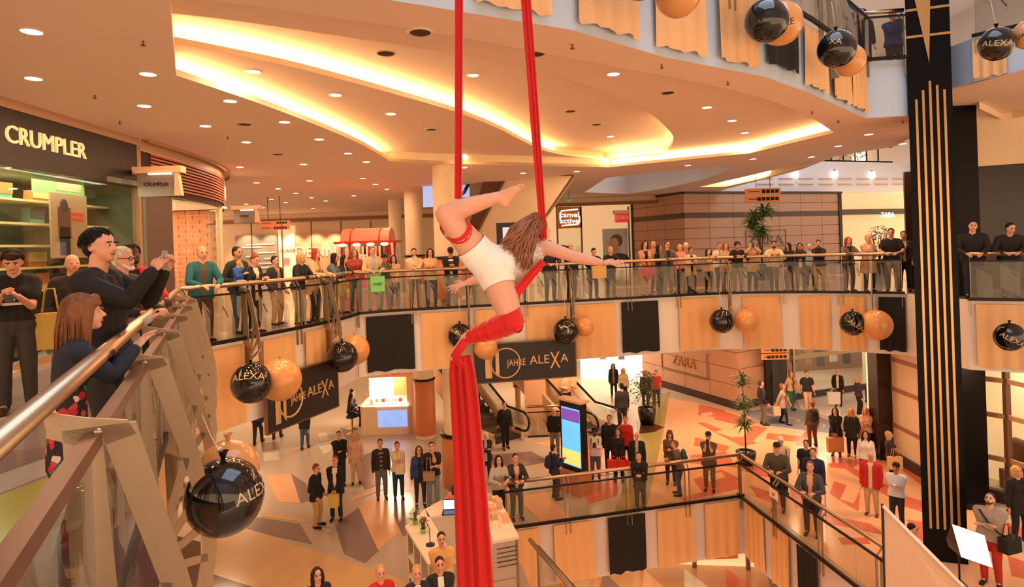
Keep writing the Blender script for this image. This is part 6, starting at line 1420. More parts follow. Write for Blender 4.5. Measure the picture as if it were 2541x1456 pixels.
lp_('blond woman in a black coat by the right shop window', 2530, 1345, None, sex='f', face=(10, 6), hair=('bob', 'blond'), top=BLK, kind='coat', hem=.4, legs=BT, skin=0, h=1.68)
for lab, x, yt, kw in (('dark-haired woman in a black top below the left side of the void', 787, 1410, dict(sex='f', hair=('bob', 'dark'), top=BLK)), ('blond woman in a red top below the left side of the void', 944, 1404, dict(sex='f', hair=('short', 'blond'), top=REDC)),
                       ('blond woman in a dark jacket beside the white counter', 1034, 1405, dict(sex='f', hair=('pony', 'blond'), top=NAVY, inner=WHT)), ('dark-haired man in a black blazer and white shirt', 1091, 1384, dict(hair=('short', 'dark'), top=(40, 32, 36), inner=WHT)), ('young man in a peach hoodie beside the white counter', 1095, 1322, dict(hair=('short', 'dark'), top=(236, 176, 110)))):
    zt = ZL + 1.68; p = PZ(x, yt, zt); person(lab, (p.x, p.y, ZL), 1.68, face=(0, 4.6), pose='clasp', legs=BT, skin=0, look=(0, -12), vox=.02, **kw)
# ================================================================ aerial performer
def perf():
    j = {k: PD(*v) for k, v in dict(pel=(1214, 652, 4.6), hipR=(1190, 634, 4.55), hipS=(1234, 690, 4.62), kneeR=(1103, 530, 4.45), ankR=(1238, 489, 4.52), heelR=(1253, 505, 4.52), ballR=(1278, 472, 4.5), toeR=(1294, 462, 4.5),
         kneeS=(1272, 800, 4.48), ankS=(1158, 838, 4.62), ballS=(1136, 868, 4.6), toeS=(1122, 888, 4.58), waist=(1268, 655, 4.66), chest=(1308, 632, 4.75), neck=(1330, 598, 4.78), shR=(1350, 612, 4.72), shL=(1288, 622, 4.98),
         head=(1334, 566, 4.78), elR=(1428, 638, 4.62), wrR=(1492, 652, 4.55), elL=(1212, 684, 5.1), wrL=(1158, 702, 5.05)).items()}
    L = lambda a, b, t: j[a].lerp(j[b], t)
    b = MB(); KR = 1.22; _rc = b.rc
    def brc(p, q, r0, r1, sg=8): return _rc(p, q, r0 * KR, r1 * KR, sg)
    brc(j['hipR'], L('hipR', 'kneeR', .5), .098, .086, 14); brc(L('hipR', 'kneeR', .5), j['kneeR'], .086, .06, 14); b.ell(j['kneeR'], (.06, .06, .06), 12, 10)
    brc(j['kneeR'], L('kneeR', 'ankR', .35), .056, .062, 14); brc(L('kneeR', 'ankR', .35), j['ankR'], .062, .036, 14)
    brc(j['ankR'], j['heelR'], .034, .03, 10); brc(j['ankR'], j['ballR'], .034, .03, 10); brc(j['heelR'], j['ballR'], .028, .027, 10); brc(j['ballR'], j['toeR'], .028, .018, 10)
    brc(j['hipS'], L('hipS', 'kneeS', .5), .102, .09, 14); brc(L('hipS', 'kneeS', .5), j['kneeS'], .09, .062, 14)
    brc(j['kneeS'], L('kneeS', 'ankS', .35), .058, .062, 14); brc(L('kneeS', 'ankS', .35), j['ankS'], .062, .036, 14); brc(j['ankS'], j['ballS'], .034, .03, 10); brc(j['ballS'], j['toeS'], .03, .02, 10)
    brc(j['pel'], j['hipR'], .115, .1, 14); brc(j['pel'], j['hipS'], .115, .104, 14); brc(j['pel'], j['waist'], .115, .095, 14); brc(j['waist'], j['chest'], .095, .105, 14)
    brc(j['chest'], j['shR'], .09, .052, 12); brc(j['chest'], j['shL'], .09, .052, 12); brc(j['chest'], j['neck'], .07, .045, 12); brc(j['neck'], j['head'], .042, .042, 12)
    b.ell(j['head'], (.078, .095, .11), 18, 14, 0, Matrix.Rotation(.35, 3, 'Y')); b.ell(j['head'] + Vector((.04, .04, -.05)), (.055, .06, .06), 14, 10)
    brc(j['head'] + Vector((.07, .08, 0)), j['head'] + Vector((.095, .1, -.02)), .012, .014)
    b.ell(j['head'] + Vector((.075, -.02, -.01)), (.01, .016, .028), 8, 6)
    for s, e, w in (('shR', 'elR', 'wrR'), ('shL', 'elL', 'wrL')):
        brc(j[s], j[e], .05, .036, 12); brc(j[e], L(e, w, .4), .038, .036, 12); brc(L(e, w, .4), j[w], .036, .023, 12)
    o = link('person', b.mesh('person'), [SKIN[0], EYE, EYEW, LIP])
    tag(o, 'aerial performer in white shorts hanging in the red silk', 'person')
    hg = MB()
    def hand(wr, d, n, side, pts, sc=1.0):
        d = d.normalized(); n = (n - d * n.dot(d)).normalized(); r = d.cross(n) * side; M = Matrix((r, d, n)).transposed()
        hg.ell(wr + d * .045, (.036, .055, .017), 12, 9, 0, M)
        for o_, L_, sp, cu in pts:
            b0 = wr + d * .085 + r * o_; dd = (d + r * sp - n * cu).normalized(); b1 = b0 + dd * L_ * .5; dd2 = (dd - n * cu).normalized(); b2 = b1 + dd2 * L_ * .5
            hg.tube([b0 - d * .025, b0, b0.lerp(b1, .5), b1, b1.lerp(b2, .6), b2], [.01, .01, .009, .009, .0075, .005], 8)
        t0 = wr + d * .02 - r * .028; t1 = t0 + (d * .55 - r * .8).normalized() * .045; t2 = t1 + (d * .8 - r * .5).normalized() * .035; hg.tube([t0, t1, t2], [.013, .011, .007], 8)
    hand(j['wrR'], PD(1535, 652, 4.5) - j['wrR'], Vector((0, -.3, 1)), 1, ((-.027, .075, -.25, -.05), (-.009, .085, -.08, .05), (.009, .08, .12, .12), (.027, .065, .4, .2)))
    hand(j['wrL'], PD(1125, 712, 5.0) - j['wrL'], Vector((0, -.4, 1)), -1, ((-.027, .075, -.2, .1), (-.009, .085, 0, .2), (.009, .08, .15, .35), (.027, .065, .4, .5)))
    for k in range(5):
        for bp, tp, sg in (('ballR', 'toeR', 1), ('ballS', 'toeS', 1)):
            d = (j[tp] - j[bp]).normalized(); s = Vector((0, 1, 0)); s = (s - d * s.dot(d)).normalized(); a = j[tp] + s * (k - 2) * .011 - d * .012; hg.tube([a, a + d * (.035 - k * .003)], [.009, .007], 6)
    def post(ob):
        bm = bmesh.new(); bm.from_mesh(ob.data); t = hg.mesh('t'); bm.from_mesh(t); bm.to_mesh(ob.data); bm.free(); bpy.data.meshes.remove(t)
        ob.data.polygons.foreach_set('use_smooth', [True] * len(ob.data.polygons))
    job(o, .0105, 3, post)
    # shorts
    g = .036; mb = MB()
    mb.rc(j['hipR'], L('hipR', 'kneeR', .2), .1 + g, .095 + g, 14); mb.rc(j['hipS'], L('hipS', 'kneeS', .12), .104 + g, .1 + g, 14); mb.rc(j['pel'], j['hipR'], .116 + g, .1 + g, 14); mb.rc(j['pel'], j['hipS'], .116 + g, .105 + g, 14); mb.rc(j['pel'], L('pel', 'waist', .75), .116 + g, .1 + g, 14)
    SH = mat('white_satin_shorts', (246, 240, 234), .45, var=.03, scale=30, bump=.1)
    q = link('shorts', mb.mesh('shorts'), SH, o, world=False); 
    def psh(ob):
        bm = bmesh.new(); bm.from_mesh(ob.data)
        for a, c in (('hipR', 'kneeR'), ('hipS', 'kneeS')):
            d = (j[c] - j[a]).normalized(); G = [f for f in bm.faces if (f.calc_center_median() - j[a]).dot(d) > 0.0 and ((f.calc_center_median() - j[a]) - d * (f.calc_center_median() - j[a]).dot(d)).length < .16]
            gv = set(v for f in G for v in f.verts); ge = set(e for f in G for e in f.edges)
            bmesh.ops.bisect_plane(bm, geom=list(gv) + list(ge) + G, plane_co=j[a] + d * (.1 if a == 'hipR' else .075), plane_no=d, clear_outer=True)
        bm.to_mesh(ob.data); bm.free()
    job(q, .011, 2, psh)
    mb = MB(); mb.rc(L('pel', 'waist', .8), j['waist'], .122, .126, 14); mb.rc(j['waist'], j['chest'], .126, .138, 14); mb.rc(j['chest'], L('chest', 'shR', .5), .12, .092, 12); mb.rc(j['chest'], L('chest', 'shL', .5), .12, .092, 12)
    q = link('sequin_top', mb.mesh('sequin_top'), glitter('silver_sequins', (178, 170, 166), (244, 240, 236), 90), o, world=False); job(q, .012, 2)
    # hair: many long strands falling down her back
    mb = MB(); HC = j['head']
    mb.ell(HC + Vector((-.012, -.02, .02)), (.092, .1, .108), 16, 12)
    ends = [(1245, 606), (1256, 612), (1262, 622), (1275, 632), (1282, 648), (1293, 656), (1300, 664), (1310, 668), (1318, 662), (1270, 618), (1286, 640), (1300, 650)]
    for i, (ex, ey) in enumerate(ends):
        e = PD(ex, ey, 4.56 + .02 * (i % 3)); s = HC + Vector((-.07 + .015 * (i % 5), -.075 + .01 * (i % 3), .07 - .012 * i)); m_ = s.lerp(e, .5) + Vector((-.02, -.05, .02))
        mb.rc(s, m_, .035, .03); mb.rc(m_, e, .03, .008)
    q = link('hair', mb.mesh('hair'), hairmat('lbrown'), o, world=False); job(q, .011, 1)
    st = MB(); rn = random.Random(3)
    for i in range(110):
        ex, ey = ends[rn.randrange(len(ends))]; e = PD(ex + rn.uniform(-9, 9), ey + rn.uniform(-8, 12), 4.52 + rn.uniform(0, .06)); s = HC + Vector((rn.uniform(-.09, .03), rn.uniform(-.1, -.05), rn.uniform(-.02, .1))); m_ = s.lerp(e, .5) + Vector((rn.uniform(-.04, .02), rn.uniform(-.09, -.05), rn.uniform(0, .04)))
        st.tube([s, s.lerp(m_, .5) + Vector((-.01, -.02, .012)), m_, m_.lerp(e, .55) + Vector((rn.uniform(-.012, .012), 0, 0)), e], [.006, .0075, .007, .006, .002], 5)
    q = link('hair_strands', st.mesh('hair_strands'), mat('hair_streaks', (150, 96, 66), .4, var=.45, scale=8), o, world=False); q['kind'] = 'stuff'
    return o, j
PERF, PJ = perf()
# ================================================================ red aerial silk
SILK = mat('red_silk', (212, 20, 20), .5, var=.12, scale=20, spec=.3); SILK.node_tree.nodes['Principled BSDF'].inputs['Sheen Weight'].default_value = .3
silk = thing('aerial_silk', 'long red aerial silk hanging from the roof and wrapped round the performer', 'silk', (0, 4.6, 1.5))
def ribbon(path, widths, folds=5, amp=.02, name='silk_strand', seed=0):
    P = [Vector(p) for p in path]; n = len(P); vs = []; N = folds * 4
    rnd = random.Random(seed); ph = [rnd.uniform(0, 6) for _ in range(3)]
    for i in range(n):
        t = (P[min(i + 1, n - 1)] - P[max(i - 1, 0)]).normalized(); r = t.cross(Vector((0, 1, 0)))
        if r.length < .05: r = Vector((1, 0, 0))
        r.normalize(); q = r.cross(t)
        if q.y > 0: q = -q
        for side in (0, 1):
            for k in range(N + 1):
                u = k / N * 2 - 1; f = amp * (math.sin(u * PI * folds / 1.6 + ph[0] + i * .05) * .7 + math.sin(u * PI * folds * .9 + ph[1]) * .4) * (1 - abs(u) ** 4 * .6)
                vs.append(P[i] + r * u * widths[i] / 2 + q * (f * (1 if side == 0 else .9) + (.006 if side == 0 else -.006 - amp)))
    M = 2 * (N + 1); fs = []
    for i in range(n - 1):
        for k in range(N): fs.append((i * M + k, i * M + k + 1, (i + 1) * M + k + 1, (i + 1) * M + k))
        for k in range(N): o_ = N + 1; fs.append((i * M + o_ + k + 1, i * M + o_ + k, (i + 1) * M + o_ + k, (i + 1) * M + o_ + k + 1))
        fs.append((i * M, (i + 1) * M, (i + 1) * M + N + 1, i * M + N + 1)); fs.append((i * M + N, i * M + N + N + 1, (i + 1) * M + 2 * N + 1, (i + 1) * M + N))
    mb = MB(); mb.add(vs, fs, 0, True); return obj(name, mb, SILK, silk)
def seg(a, b, n): return [a.lerp(b, i / n) for i in range(n + 1)]
a = PD(1139, 0, 4.62); b_ = PD(1137, 492, 4.58); up = a + (a - b_) * 5.0
ribbon(seg(up, b_, 10), [.075] * 6 + [.068, .066, .064, .06, .055], 4, .012, seed=1)
a = PD(1305, 0, 4.62); b_ = PD(1349, 592, 4.70); up = a + (a - b_) * 4.0
ribbon(seg(up, b_, 10), [.085] * 6 + [.08, .078, .075, .07, .05], 4, .014, seed=2)
# strand passing from her shoulder under the body
ribbon(seg(PD(1348, 648, 4.62), PD(1270, 738, 4.52), 5), [.055, .06, .065, .07, .075, .08], 4, .01, seed=3)
def wrap(c, ax, r, wd, name='silk_wrap', tilt=.3, turns=1.0):
    ax = ax.normalized(); u = ax.cross(Vector((0, 1, 0))).normalized(); v = ax.cross(u); mb = MB(); vs = []; n = 26
    for i in range(n + 1):
        t = 2 * PI * turns * i / n
        for k in range(6):
            w_ = (k / 5 - .5) * wd; rr = r + .004 * math.sin(k * 2.4 + i * .5); vs.append(c + u * math.cos(t) * rr + v * math.sin(t) * rr + ax * (w_ + tilt * r * math.sin(t)))
    mb.add(vs, [(i * 6 + k, i * 6 + k + 1, (i + 1) * 6 + k + 1, (i + 1) * 6 + k) for i in range(n) for k in range(5)], 0, True); return obj(name, mb, SILK, silk)
d1 = PJ['hipR'] - PJ['kneeR']; wrap(PJ['kneeR'].lerp(PJ['hipR'], .32), d1, .106, .055, tilt=.8)
dS = PJ['ankS'] - PJ['kneeS']
for t_, r_, w_, ti in ((.08, .085, .13, .25), (.28, .086, .10, .25), (.5, .076, .10, .25), (.68, .064, .09, .2), (.82, .056, .08, .2)): wrap(PJ['kneeS'].lerp(PJ['ankS'], t_), dS, r_, w_, tilt=ti)
wrap(PJ['hipS'].lerp(PJ['kneeS'], .9), PJ['kneeS'] - PJ['hipS'], .092, .12, tilt=.5)
mb = MB(); mb.rc(PJ['kneeS'] + Vector((0, -.004, .01)), PJ['kneeS'].lerp(PJ['ankS'], .2), .084, .08, 16); mb.rc(PJ['kneeS'], PJ['kneeS'].lerp(PJ['hipS'], .1), .082, .084, 16); obj('silk_wrap', mb, SILK, silk)
mb = MB(); mb.rc(PD(1150, 850, 4.58), PD(1128, 884, 4.58), .036, .034, 12); mb.rc(PD(1128, 884, 4.58), PD(1148, 902, 4.6), .032, .045, 12); obj('silk_knot', mb, SILK, silk)
tp = [PD(1143, 885, 4.58), PD(1147, 930, 4.58), PD(1153, 1000, 4.58), PD(1160, 1100, 4.6), PD(1166, 1200, 4.6), PD(1173, 1330, 4.6), PD(1180, 1460, 4.6)]
bot = tp[-1] + (tp[-1] - tp[-2]) * 5.5
ribbon(tp + [bot], [.16, .2, .215, .23, .25, .265, .28, .35], 6, .03, 'silk_tail', 5)

# ================================================================ lower escalators
def escalator(foot, label, dirv=Vector((-.6, .8, 0)), length=7.6, wd=1.15):
    foot = Vector((foot.x, foot.y, ZL)); d = dirv.normalized(); r = Vector((d.y, -d.x, 0)); T = thing('escalator', label, 'escalator', foot)
    sl = math.tan(math.radians(30)); F = lambda s, o, z: foot + d * s + r * o + Vector((0, 0, max(0, s - .8) * sl + z))
    n = 24
    for i in range(n):
        s0 = i * length / n; mb = MB(); p0 = F(s0, 0, .06); p0.z = ZL + max(0, s0 - .8) * sl + .12
        mb.box(p0 + d * (length / n / 2) - Vector((0, 0, .1)), (length / n, wd - .1, .2), math.atan2(d.y, d.x)); obj('step', mb, [DGREY, mat('step_grey', (96, 84, 76), .5)][i % 2], T)
    for s in (-1, 1):
        mb = MB(); pts = [F(0, s * wd / 2, .0), F(.8, s * wd / 2, 0), F(length, s * wd / 2, 0), F(length, s * wd / 2, .35), F(.8, s * wd / 2, .35), F(0, s * wd / 2, .35)]; mb.prism(pts, r * s * .12); obj('skirt_panel', mb, BEIGEP, T)
        mb = MB(); pts = [F(-.1, s * wd / 2, .35), F(.8, s * wd / 2, .35), F(length, s * wd / 2, .35), F(length, s * wd / 2, .95), F(.8, s * wd / 2, .95), F(-.15, s * wd / 2, .85)]; mb.prism(pts, r * s * .02); obj('glass_side', mb, SGLASS, T)
        c0 = F(-.15, s * wd / 2, .62); arc = [c0 + Vector((0, 0, .34 * math.cos(t))) - d * .34 * math.sin(t) for t in [k * PI / 8 for k in range(9)]]
        mb = MB(); mb.tube([F(length, s * wd / 2, .98), F(.8, s * wd / 2, .98)] + arc + [F(.3, s * wd / 2, .28)], .045, 8); obj('handrail', mb, BLACKP, T)
    mb = MB(); mb.prism([F(.8, -wd / 2, -.1), F(length, -wd / 2, -.1), F(length, -wd / 2, -.7), F(2.0, -wd / 2, -.7)], r * wd); obj('truss_cladding', mb, BEIGEP, T)
    return F
F1_ = escalator(PZ(1262, 1094, ZL), 'left escalator of the lower storey with a man stepping off')
F2_ = escalator(PZ(1490, 1082, ZL), 'right escalator of the lower storey with people riding down')
for s_, o_, lab, kw in ((2.6, .2, 'woman in a pink jacket riding the left escalator', dict(sex='f', hair=('short', 'auburn'), top=(226, 110, 100), legs=BT, skin=0)), (3.4, -.25, 'person in black riding the left escalator', dict(hair=('short', 'black'), top=BLK, legs=BT, skin=1)),
                        ):
    q = F1_(s_, o_, .14); person(lab, q, 1.66, face=(0, 10), pose='carry', look=(0, -8), **kw)
for s_, o_, lab, kw in ((2.2, .25, 'woman in a mauve top on the right escalator', dict(sex='f', hair=('long', 'dark'), top=(120, 90, 92), legs=BT, skin=1)), (1.5, -.2, 'man in a beige shirt on the right escalator', dict(hair=('short', 'black'), top=(206, 170, 130), legs=BT, skin=3)), (2.9, -.2, 'person in dark grey on the right escalator', dict(hair=('short', 'dark'), top=DK, legs=BT, skin=1))):
    q = F2_(s_, o_, .14); person(lab, q, 1.66, face=(8, 18), pose='carry', look=(0, -8), **kw)
q = PZ(1546, 1068, ZL); person('man in a dark printed pullover walking away beside the escalator', q, 1.74, face=(2, 40), pose='stand', hair=('short', 'black'), top=(56, 46, 44), legs=('trousers', DK), skin=1)
# cream wall between the escalators and its railing
mb = MB(); a = PZ(1300, 1085, ZL); b2 = PZ(1400, 1072, ZL); panel(mb, (a.x + .1, a.y + 1.5), (b2.x + .6, b2.y + .8), ZL, -2.35, .2); mb2 = mb
wsb = struct('wall_between_escalators', mb, mat('cream_pink_wall', (232, 182, 142), .6), 'plain cream wall between the two lower escalators')
balustrade('glass balustrade on the cream wall between the escalators', [(a.x + .1 - .6, a.y + 1.6), (b2.x + .6, b2.y + .9)], -2.35, 1.6, prints=False)
balustrade('low glass balustrade in front of the cream wall', [(a.x + .15, a.y + .1), (b2.x + .4, b2.y - .3)], ZL, 1.7, prints=True)

# ================================================================ plants
LEAFG = mat('leaf_green', (58, 74, 40), .5, var=.25, scale=6); LEAFB = mat('leaf_blue_green', (84, 112, 96), .5, var=.2, scale=6); LEAFK = mat('leaf_bright', (82, 116, 50), .5, var=.2, scale=6); SOIL = mat('soil', (50, 34, 26), .9); STEM = mat('plant_stem', (96, 76, 48), .7)
def plant(base, hh, spread, n, label, potc, pot=(.3, .5), style='bush', leaf=LEAFG, L=.16):
    base = Vector(base); T = thing('potted_plant', label, 'plant', base); rnd = random.Random(int(abs(base.x * 100)))
    pr, ph = pot
    mb = MB(); mb.lathe([(0, 0), (pr * .72, 0), (pr * .95, ph * .6), (pr, ph), (pr * .9, ph), (pr * .86, ph - .05), (0, ph - .05)], base, 18); obj('pot', mb, potc, T)
    mb = MB(); lf = MB()
    if style == 'bush':
        for i in range(9): a = rnd.uniform(0, 6.28); mb.tube([base + Vector((0, 0, ph - .05)), base + Vector((math.cos(a) * spread * .3, math.sin(a) * spread * .3, ph + hh * .4)), base + Vector((math.cos(a) * spread * .6, math.sin(a) * spread * .6, ph + hh * .8))], [.02, .015, .006], 5)
        for i in range(n):
            t = rnd.random() ** .8; a = rnd.uniform(0, 6.28); rr = spread * math.sqrt(rnd.random()) * (math.sin(PI * min(1, .12 + t * .86)) ** .6)
            p = base + Vector((math.cos(a) * rr, math.sin(a) * rr, ph + hh * t)); lf.leaf(p, Vector((math.cos(a), math.sin(a), rnd.uniform(-.2, .7))), L * rnd.uniform(.7, 1.3), L * .42, (0, 0, 1), 0, rnd.uniform(0, .4))
    else:
        tiers = {'tiers': (.45, .72, 1.0), 'tree': (.62, .78, .9, 1.0)}[style]
        for ti in tiers:
            off = Vector((rnd.uniform(-.15, .15), rnd.uniform(-.15, .15), 0)) * spread * (2.2 if style == 'tree' else 1); tip = base + off + Vector((0, 0, ph + hh * ti)); mb.tube([base + Vector((0, 0, ph - .05)), base + off * .4 + Vector((0, 0, ph + hh * ti * .5)), tip], [.025, .018, .01], 6)
            for i in range(n):
                a = rnd.uniform(0, 6.28); lf.leaf(tip - Vector((0, 0, rnd.uniform(0, hh * .16))) + off * rnd.uniform(0, .6), Vector((math.cos(a), math.sin(a), rnd.uniform(-.1, .9))), spread * rnd.uniform(.6, 1.1), spread * .13, (0, 0, 1), 0, rnd.uniform(.1, .5))
    obj('stem', mb, STEM, T); o = obj('foliage', lf, leaf, T); o['kind'] = 'stuff'
    return T
BPOT = mat('black_pot', (22, 20, 22), .35)
plant(PZ(1606, 1052, ZL), 1.35, .62, 420, 'bushy potted plant in a black pot by the right escalator', BPOT, (.34, .62), 'bush')
q = PZ(1852, 1152, ZL); plant(q, 2.25, .5, 60, 'tall tiered dracaena at the corner of the lower opening', BPOT, (.3, .4), 'tiers', LEAFK)
plant(PD(1893, 700, 23) * 1 - Vector((0, 0, PD(1893, 700, 23).z)), 2.1, .62, 80, 'leafy indoor tree in front of the framed wall sign', BPOT, (.36, .6), 'tree', LEAFK)
plant(Vector((PD(2185, 700, 24).x, 24, 0)), 1.3, .5, 260, 'blue-green bush in front of the lit beige window', BPOT, (.32, .6), 'bush', LEAFB)
plant(PD(1284, 958, 26) , .5, .32, 70, 'small plant in a steel urn behind the anniversary sign', mat('steel_urn', (150, 140, 128), .3, .6), (.24, .5), 'bush')
# stand for that urn
u = PD(1284, 958, 26); mb = MB(); mb.lathe([(.2, -2.0), (.12, -1.9), (.12, -.05), (.24, 0)], u, 16); obj('urn_pedestal', mb, BEIGEP, None, 'beige pedestal below the small urn plant', 'pedestal')

# ================================================================ direction signs
def dirsign(x0, x1, y0, y1, d, label, rows=2, hz=ZC):
    c = PD((x0 + x1) / 2, y1, d); T = thing('direction_sign', label, 'sign', c); om = mat('orange_sign', (224, 130, 76), .5, emit=.15, emitrgb=(230, 130, 70)); mid = (y0 + y1) / 2
    for i, (a, b) in enumerate(((y0, mid - 1.5), (mid + 1.5, y1))):
        mb = MB(); A, B, zb, zt = vp(mb, x0, x1, a, b, d, .08); obj('sign_board', mb, om, T)
        for k in range(4 + i):
            w_ = (zt - zb) * .55; xx = B - .15 - k * w_ * 1.3; mb = MB(); mb.box((xx, d - .012, (zb + zt) / 2), (w_, .012, w_)); obj('pictogram', mb, BLACKP, T)
        mb = MB(); mb.box((A + (B - A) * .24, d - .01, (zb + zt) / 2), ((B - A) * .3, .01, (zt - zb) * .14)); obj('text_line', mb, DBROWN, T)
    mb = MB(); 
    for xx in (.3, .7): p = PD(x0 + (x1 - x0) * xx, y0, d + .04); mb.tube([p, (p.x, p.y, hz)], .012, 6)
    obj('hanger', mb, DARKM, T)
dirsign(1850, 1937, 467, 501, 24.5, 'orange direction sign hanging in front of the brown wall')
dirsign(643, 718, 548, 570, 26, 'orange direction sign hanging by the pale shopfronts')
dirsign(1890, 1957, 861, 892, 24.0, 'orange direction sign hanging over the lower doorway', hz=FB)
def blade(x0, x1, y0, y1, d, label, txt, wx):
    c = PD((x0 + x1) / 2, y1, d); T = thing('blade_sign', label, 'sign', c); hh = (y1 - y0)
    mb = MB(); A, B, zb, zt = vp(mb, x0 + 8, x1 - 12, y0 + hh * .22, y1, d, .06); obj('panel', mb, mat('brushed_panel', (148, 132, 122), .35, .3), T)
    mb = MB(); vp(mb, x0, x1, y0, y0 + hh * .22, d - .04, .2); obj('arm', mb, BEIGEP, T)
    mb = MB(); mb.prism([(B - .02, d - .03, zb), (B + .12, d - .03, zb), (B + .06, d - .03, zt), (B, d - .03, zt)], (0, .1, 0)); obj('side_cheek', mb, BEIGEP, T)
    mb = MB(); mb.box(((A + B) / 2 + .1, d - .05, zt - .03), ((B - A) * .6, .04, .03)); obj('light_tube', mb, BRIGHT, T)
    mb = MB(); mb.bar((A - .05, d, zt + .08), (wx, d + .6, zt + .08), .08, .1); obj('wall_bracket', mb, BEIGEP, T)
    if txt: text('lettering', txt, (zt - zb) * .22, ((A + B) / 2, d - .01, (zb + zt) / 2), (1, 0, -.03), (.03, 0, 1), BLACKP, T, ext=.004)
blade(333, 448, 412, 487, 11.8, 'grey blade sign with shop name beside the dark shopfront', 'CRUMPLER', -7.7)
blade(572, 646, 510, 553, 18.5, 'grey blade sign at the end of the slatted shop', 'ESPRIT', -8.8)

# ================================================================ red market cart
def cart():
    d = 23.0; c = PD(908, 680, d); T = thing('market_cart', 'red market cart with a pink barrel roof hung with goods', 'cart', (c.x, d, 0)); X = c.x
    RD = mat('cart_red', (204, 44, 32), .4); PK = mat('cart_pink_roof', (240, 140, 108), .45)
    mb = MB(); R = .5; W = .92; n = 12; vs = []
    for i in range(n + 1):
        a = PI * i / n
        for s in (-1, 1): vs.append((X + s * W, d + .6 + R * 1.3 * -math.cos(a), 2.0 + R * math.sin(a)))
    mb.add(vs, [(2 * i, 2 * i + 1, 2 * i + 3, 2 * i + 2) for i in range(n)], 0, True); mb.poly([vs[2 * i] for i in range(n + 1)][::-1]); mb.poly([vs[2 * i + 1] for i in range(n + 1)]); obj('barrel_roof', mb, PK, T)
    for s in (-.55, .55):
        mb = MB(); mb.tube([(X + s, d + .6 + (R * 1.3 + .02) * -math.cos(PI * i / n), 2.0 + (R + .02) * math.sin(PI * i / n)) for i in range(n + 1)], .025, 6); obj('roof_rib', mb, RD, T)
    mb = MB(); mb.box((X + .02, d + .6, 1.96), (2.3, 1.6, .08)); obj('eaves', mb, RD, T)
    for i in range(4): mb = MB(); mb.ell((X - .8 + i * .53, d - .2, 1.86), (.16, .1, .07)); obj('lamp', mb, mat('cart_lamp', (250, 200, 170), .4, emit=1.2), T)
    for sx in (-1, 1):
        for sy in (0.05, 1.15): mb = MB(); mb.box((X + sx * .9, d + sy, 1.0), (.07, .07, 1.95)); obj('post', mb, RD, T)
    mb = MB(); mb.box((X, d + .6, .55), (1.9, 1.1, .7)); obj('counter', mb, RD, T); mb = MB(); mb.box((X, d + .6, 1.35), (.9, .7, .9)); obj('display_box', mb, LITW, T)
    for sx in (-1, 1): mb = MB(); mb.lathe([(.3, -.03), (.32, -.03), (.32, .03), (.3, .03)], (0, 0, 0), 18); me = mb.mesh('wheel'); me.transform(Matrix.Translation((X + sx * .98, d + .3, .33)) @ Matrix.Rotation(PI / 2, 4, 'Y')); link('wheel', me, RD, T)
    rnd = random.Random(4)
    for i in range(26):
        x = X - .95 + (i % 13) * .16; z = 1.85 - (i // 13) * .4; mb = MB(); hh = rnd.uniform(.25, .45); m = GOODS[rnd.randrange(5)]
        mb.rc((x, d - .08 + (i // 13) * .1, z - .05), (x, d - .08 + (i // 13) * .1, z - hh), .03, .05, 6); obj('scarf', mb, m, None, 'small knitted item hanging on the red cart', 'scarf', 'goods hanging on the red cart')
    for s in (-1, 1): mb = MB(); mb.tube([(X + 1.15, d + .1, 1.95), (X + 1.15 + s * .14, d + .1, .95)], .008, 4); obj('chain', mb, DARKM, T)
    mb = MB(); mb.lathe([(0, -.08), (.12, -.06), (.17, .03)], (X + 1.15, d + .1, .95), 12); obj('hanging_bowl', mb, BLACKP, T)
    for i in range(10): mb = MB(); mb.ell((X - .7 + i * .15, d + .02, .98), (.07, .07, .08), 8, 6); obj('toy', mb, GOODS[[2, 0, 1, 2][i % 4]], None, 'small plush toy on the cart counter', 'toy', 'plush toys on the cart counter')
cart()
# black framed screen behind the performer
c = PD(1262, 600, 22.0); T = thing('monitor', 'black framed monitor below the escalator soffit', 'monitor', (c.x, c.y, 0))
mb = MB(); A, B, zb, zt = vp(mb, 1232, 1300, 552, 612, 22.0, .1); obj('case', mb, BLACKP, T); mb = MB(); mb.box(((A + B) / 2 + .08, 21.99, (zb + zt) / 2), ((B - A) * .7, .02, (zt - zb) * .62)); obj('display', mb, mat('monitor_picture', (190, 170, 190), .3, emit=.8, var=.5, scale=2), T); mb = MB(); mb.box(((A + B) / 2, 22.08, zb / 2), (.12, .08, zb)); obj('stand', mb, BLACKP, T)

# ================================================================ lower storey fixtures
# white kiosk
kc = PZ(958, 1078, ZL); K = thing('kiosk', 'white rounded kiosk with a glowing picture screen', 'kiosk', (kc.x, kc.y + .8, ZL)); KW = mat('kiosk_white', (240, 206, 170), .4)
X, Y = kc.x, kc.y
def rbox(mb, c, w_, d_, z0, z1, r=.25, mi=0):
    pts = []
    for cx, cy, a0 in ((w_ / 2 - r, d_ / 2 - r, 0), (-w_ / 2 + r, d_ / 2 - r, PI / 2), (-w_ / 2 + r, -d_ / 2 + r, PI), (w_ / 2 - r, -d_ / 2 + r, 1.5 * PI)):
        for k in range(5): a = a0 + PI / 2 * k / 4; pts.append((c[0] + cx + r * math.cos(a), c[1] + cy + r * math.sin(a), z0))
    mb.prism(pts, (0, 0, z1 - z0), mi)
mb = MB(); rbox(mb, (X, Y + .9), 2.0, 1.8, ZL, ZL + 1.05); obj('counter_base', mb, KW, K)
mb = MB(); rbox(mb, (X, Y + .9), 2.05, 1.85, ZL + 2.15, ZL + 2.4, .3); obj('canopy', mb, KW, K)
mb = MB(); mb.box((X + .92, Y + .9, ZL + 1.6), (.2, 1.7, 1.15)); obj('side_pier', mb, KW, K)
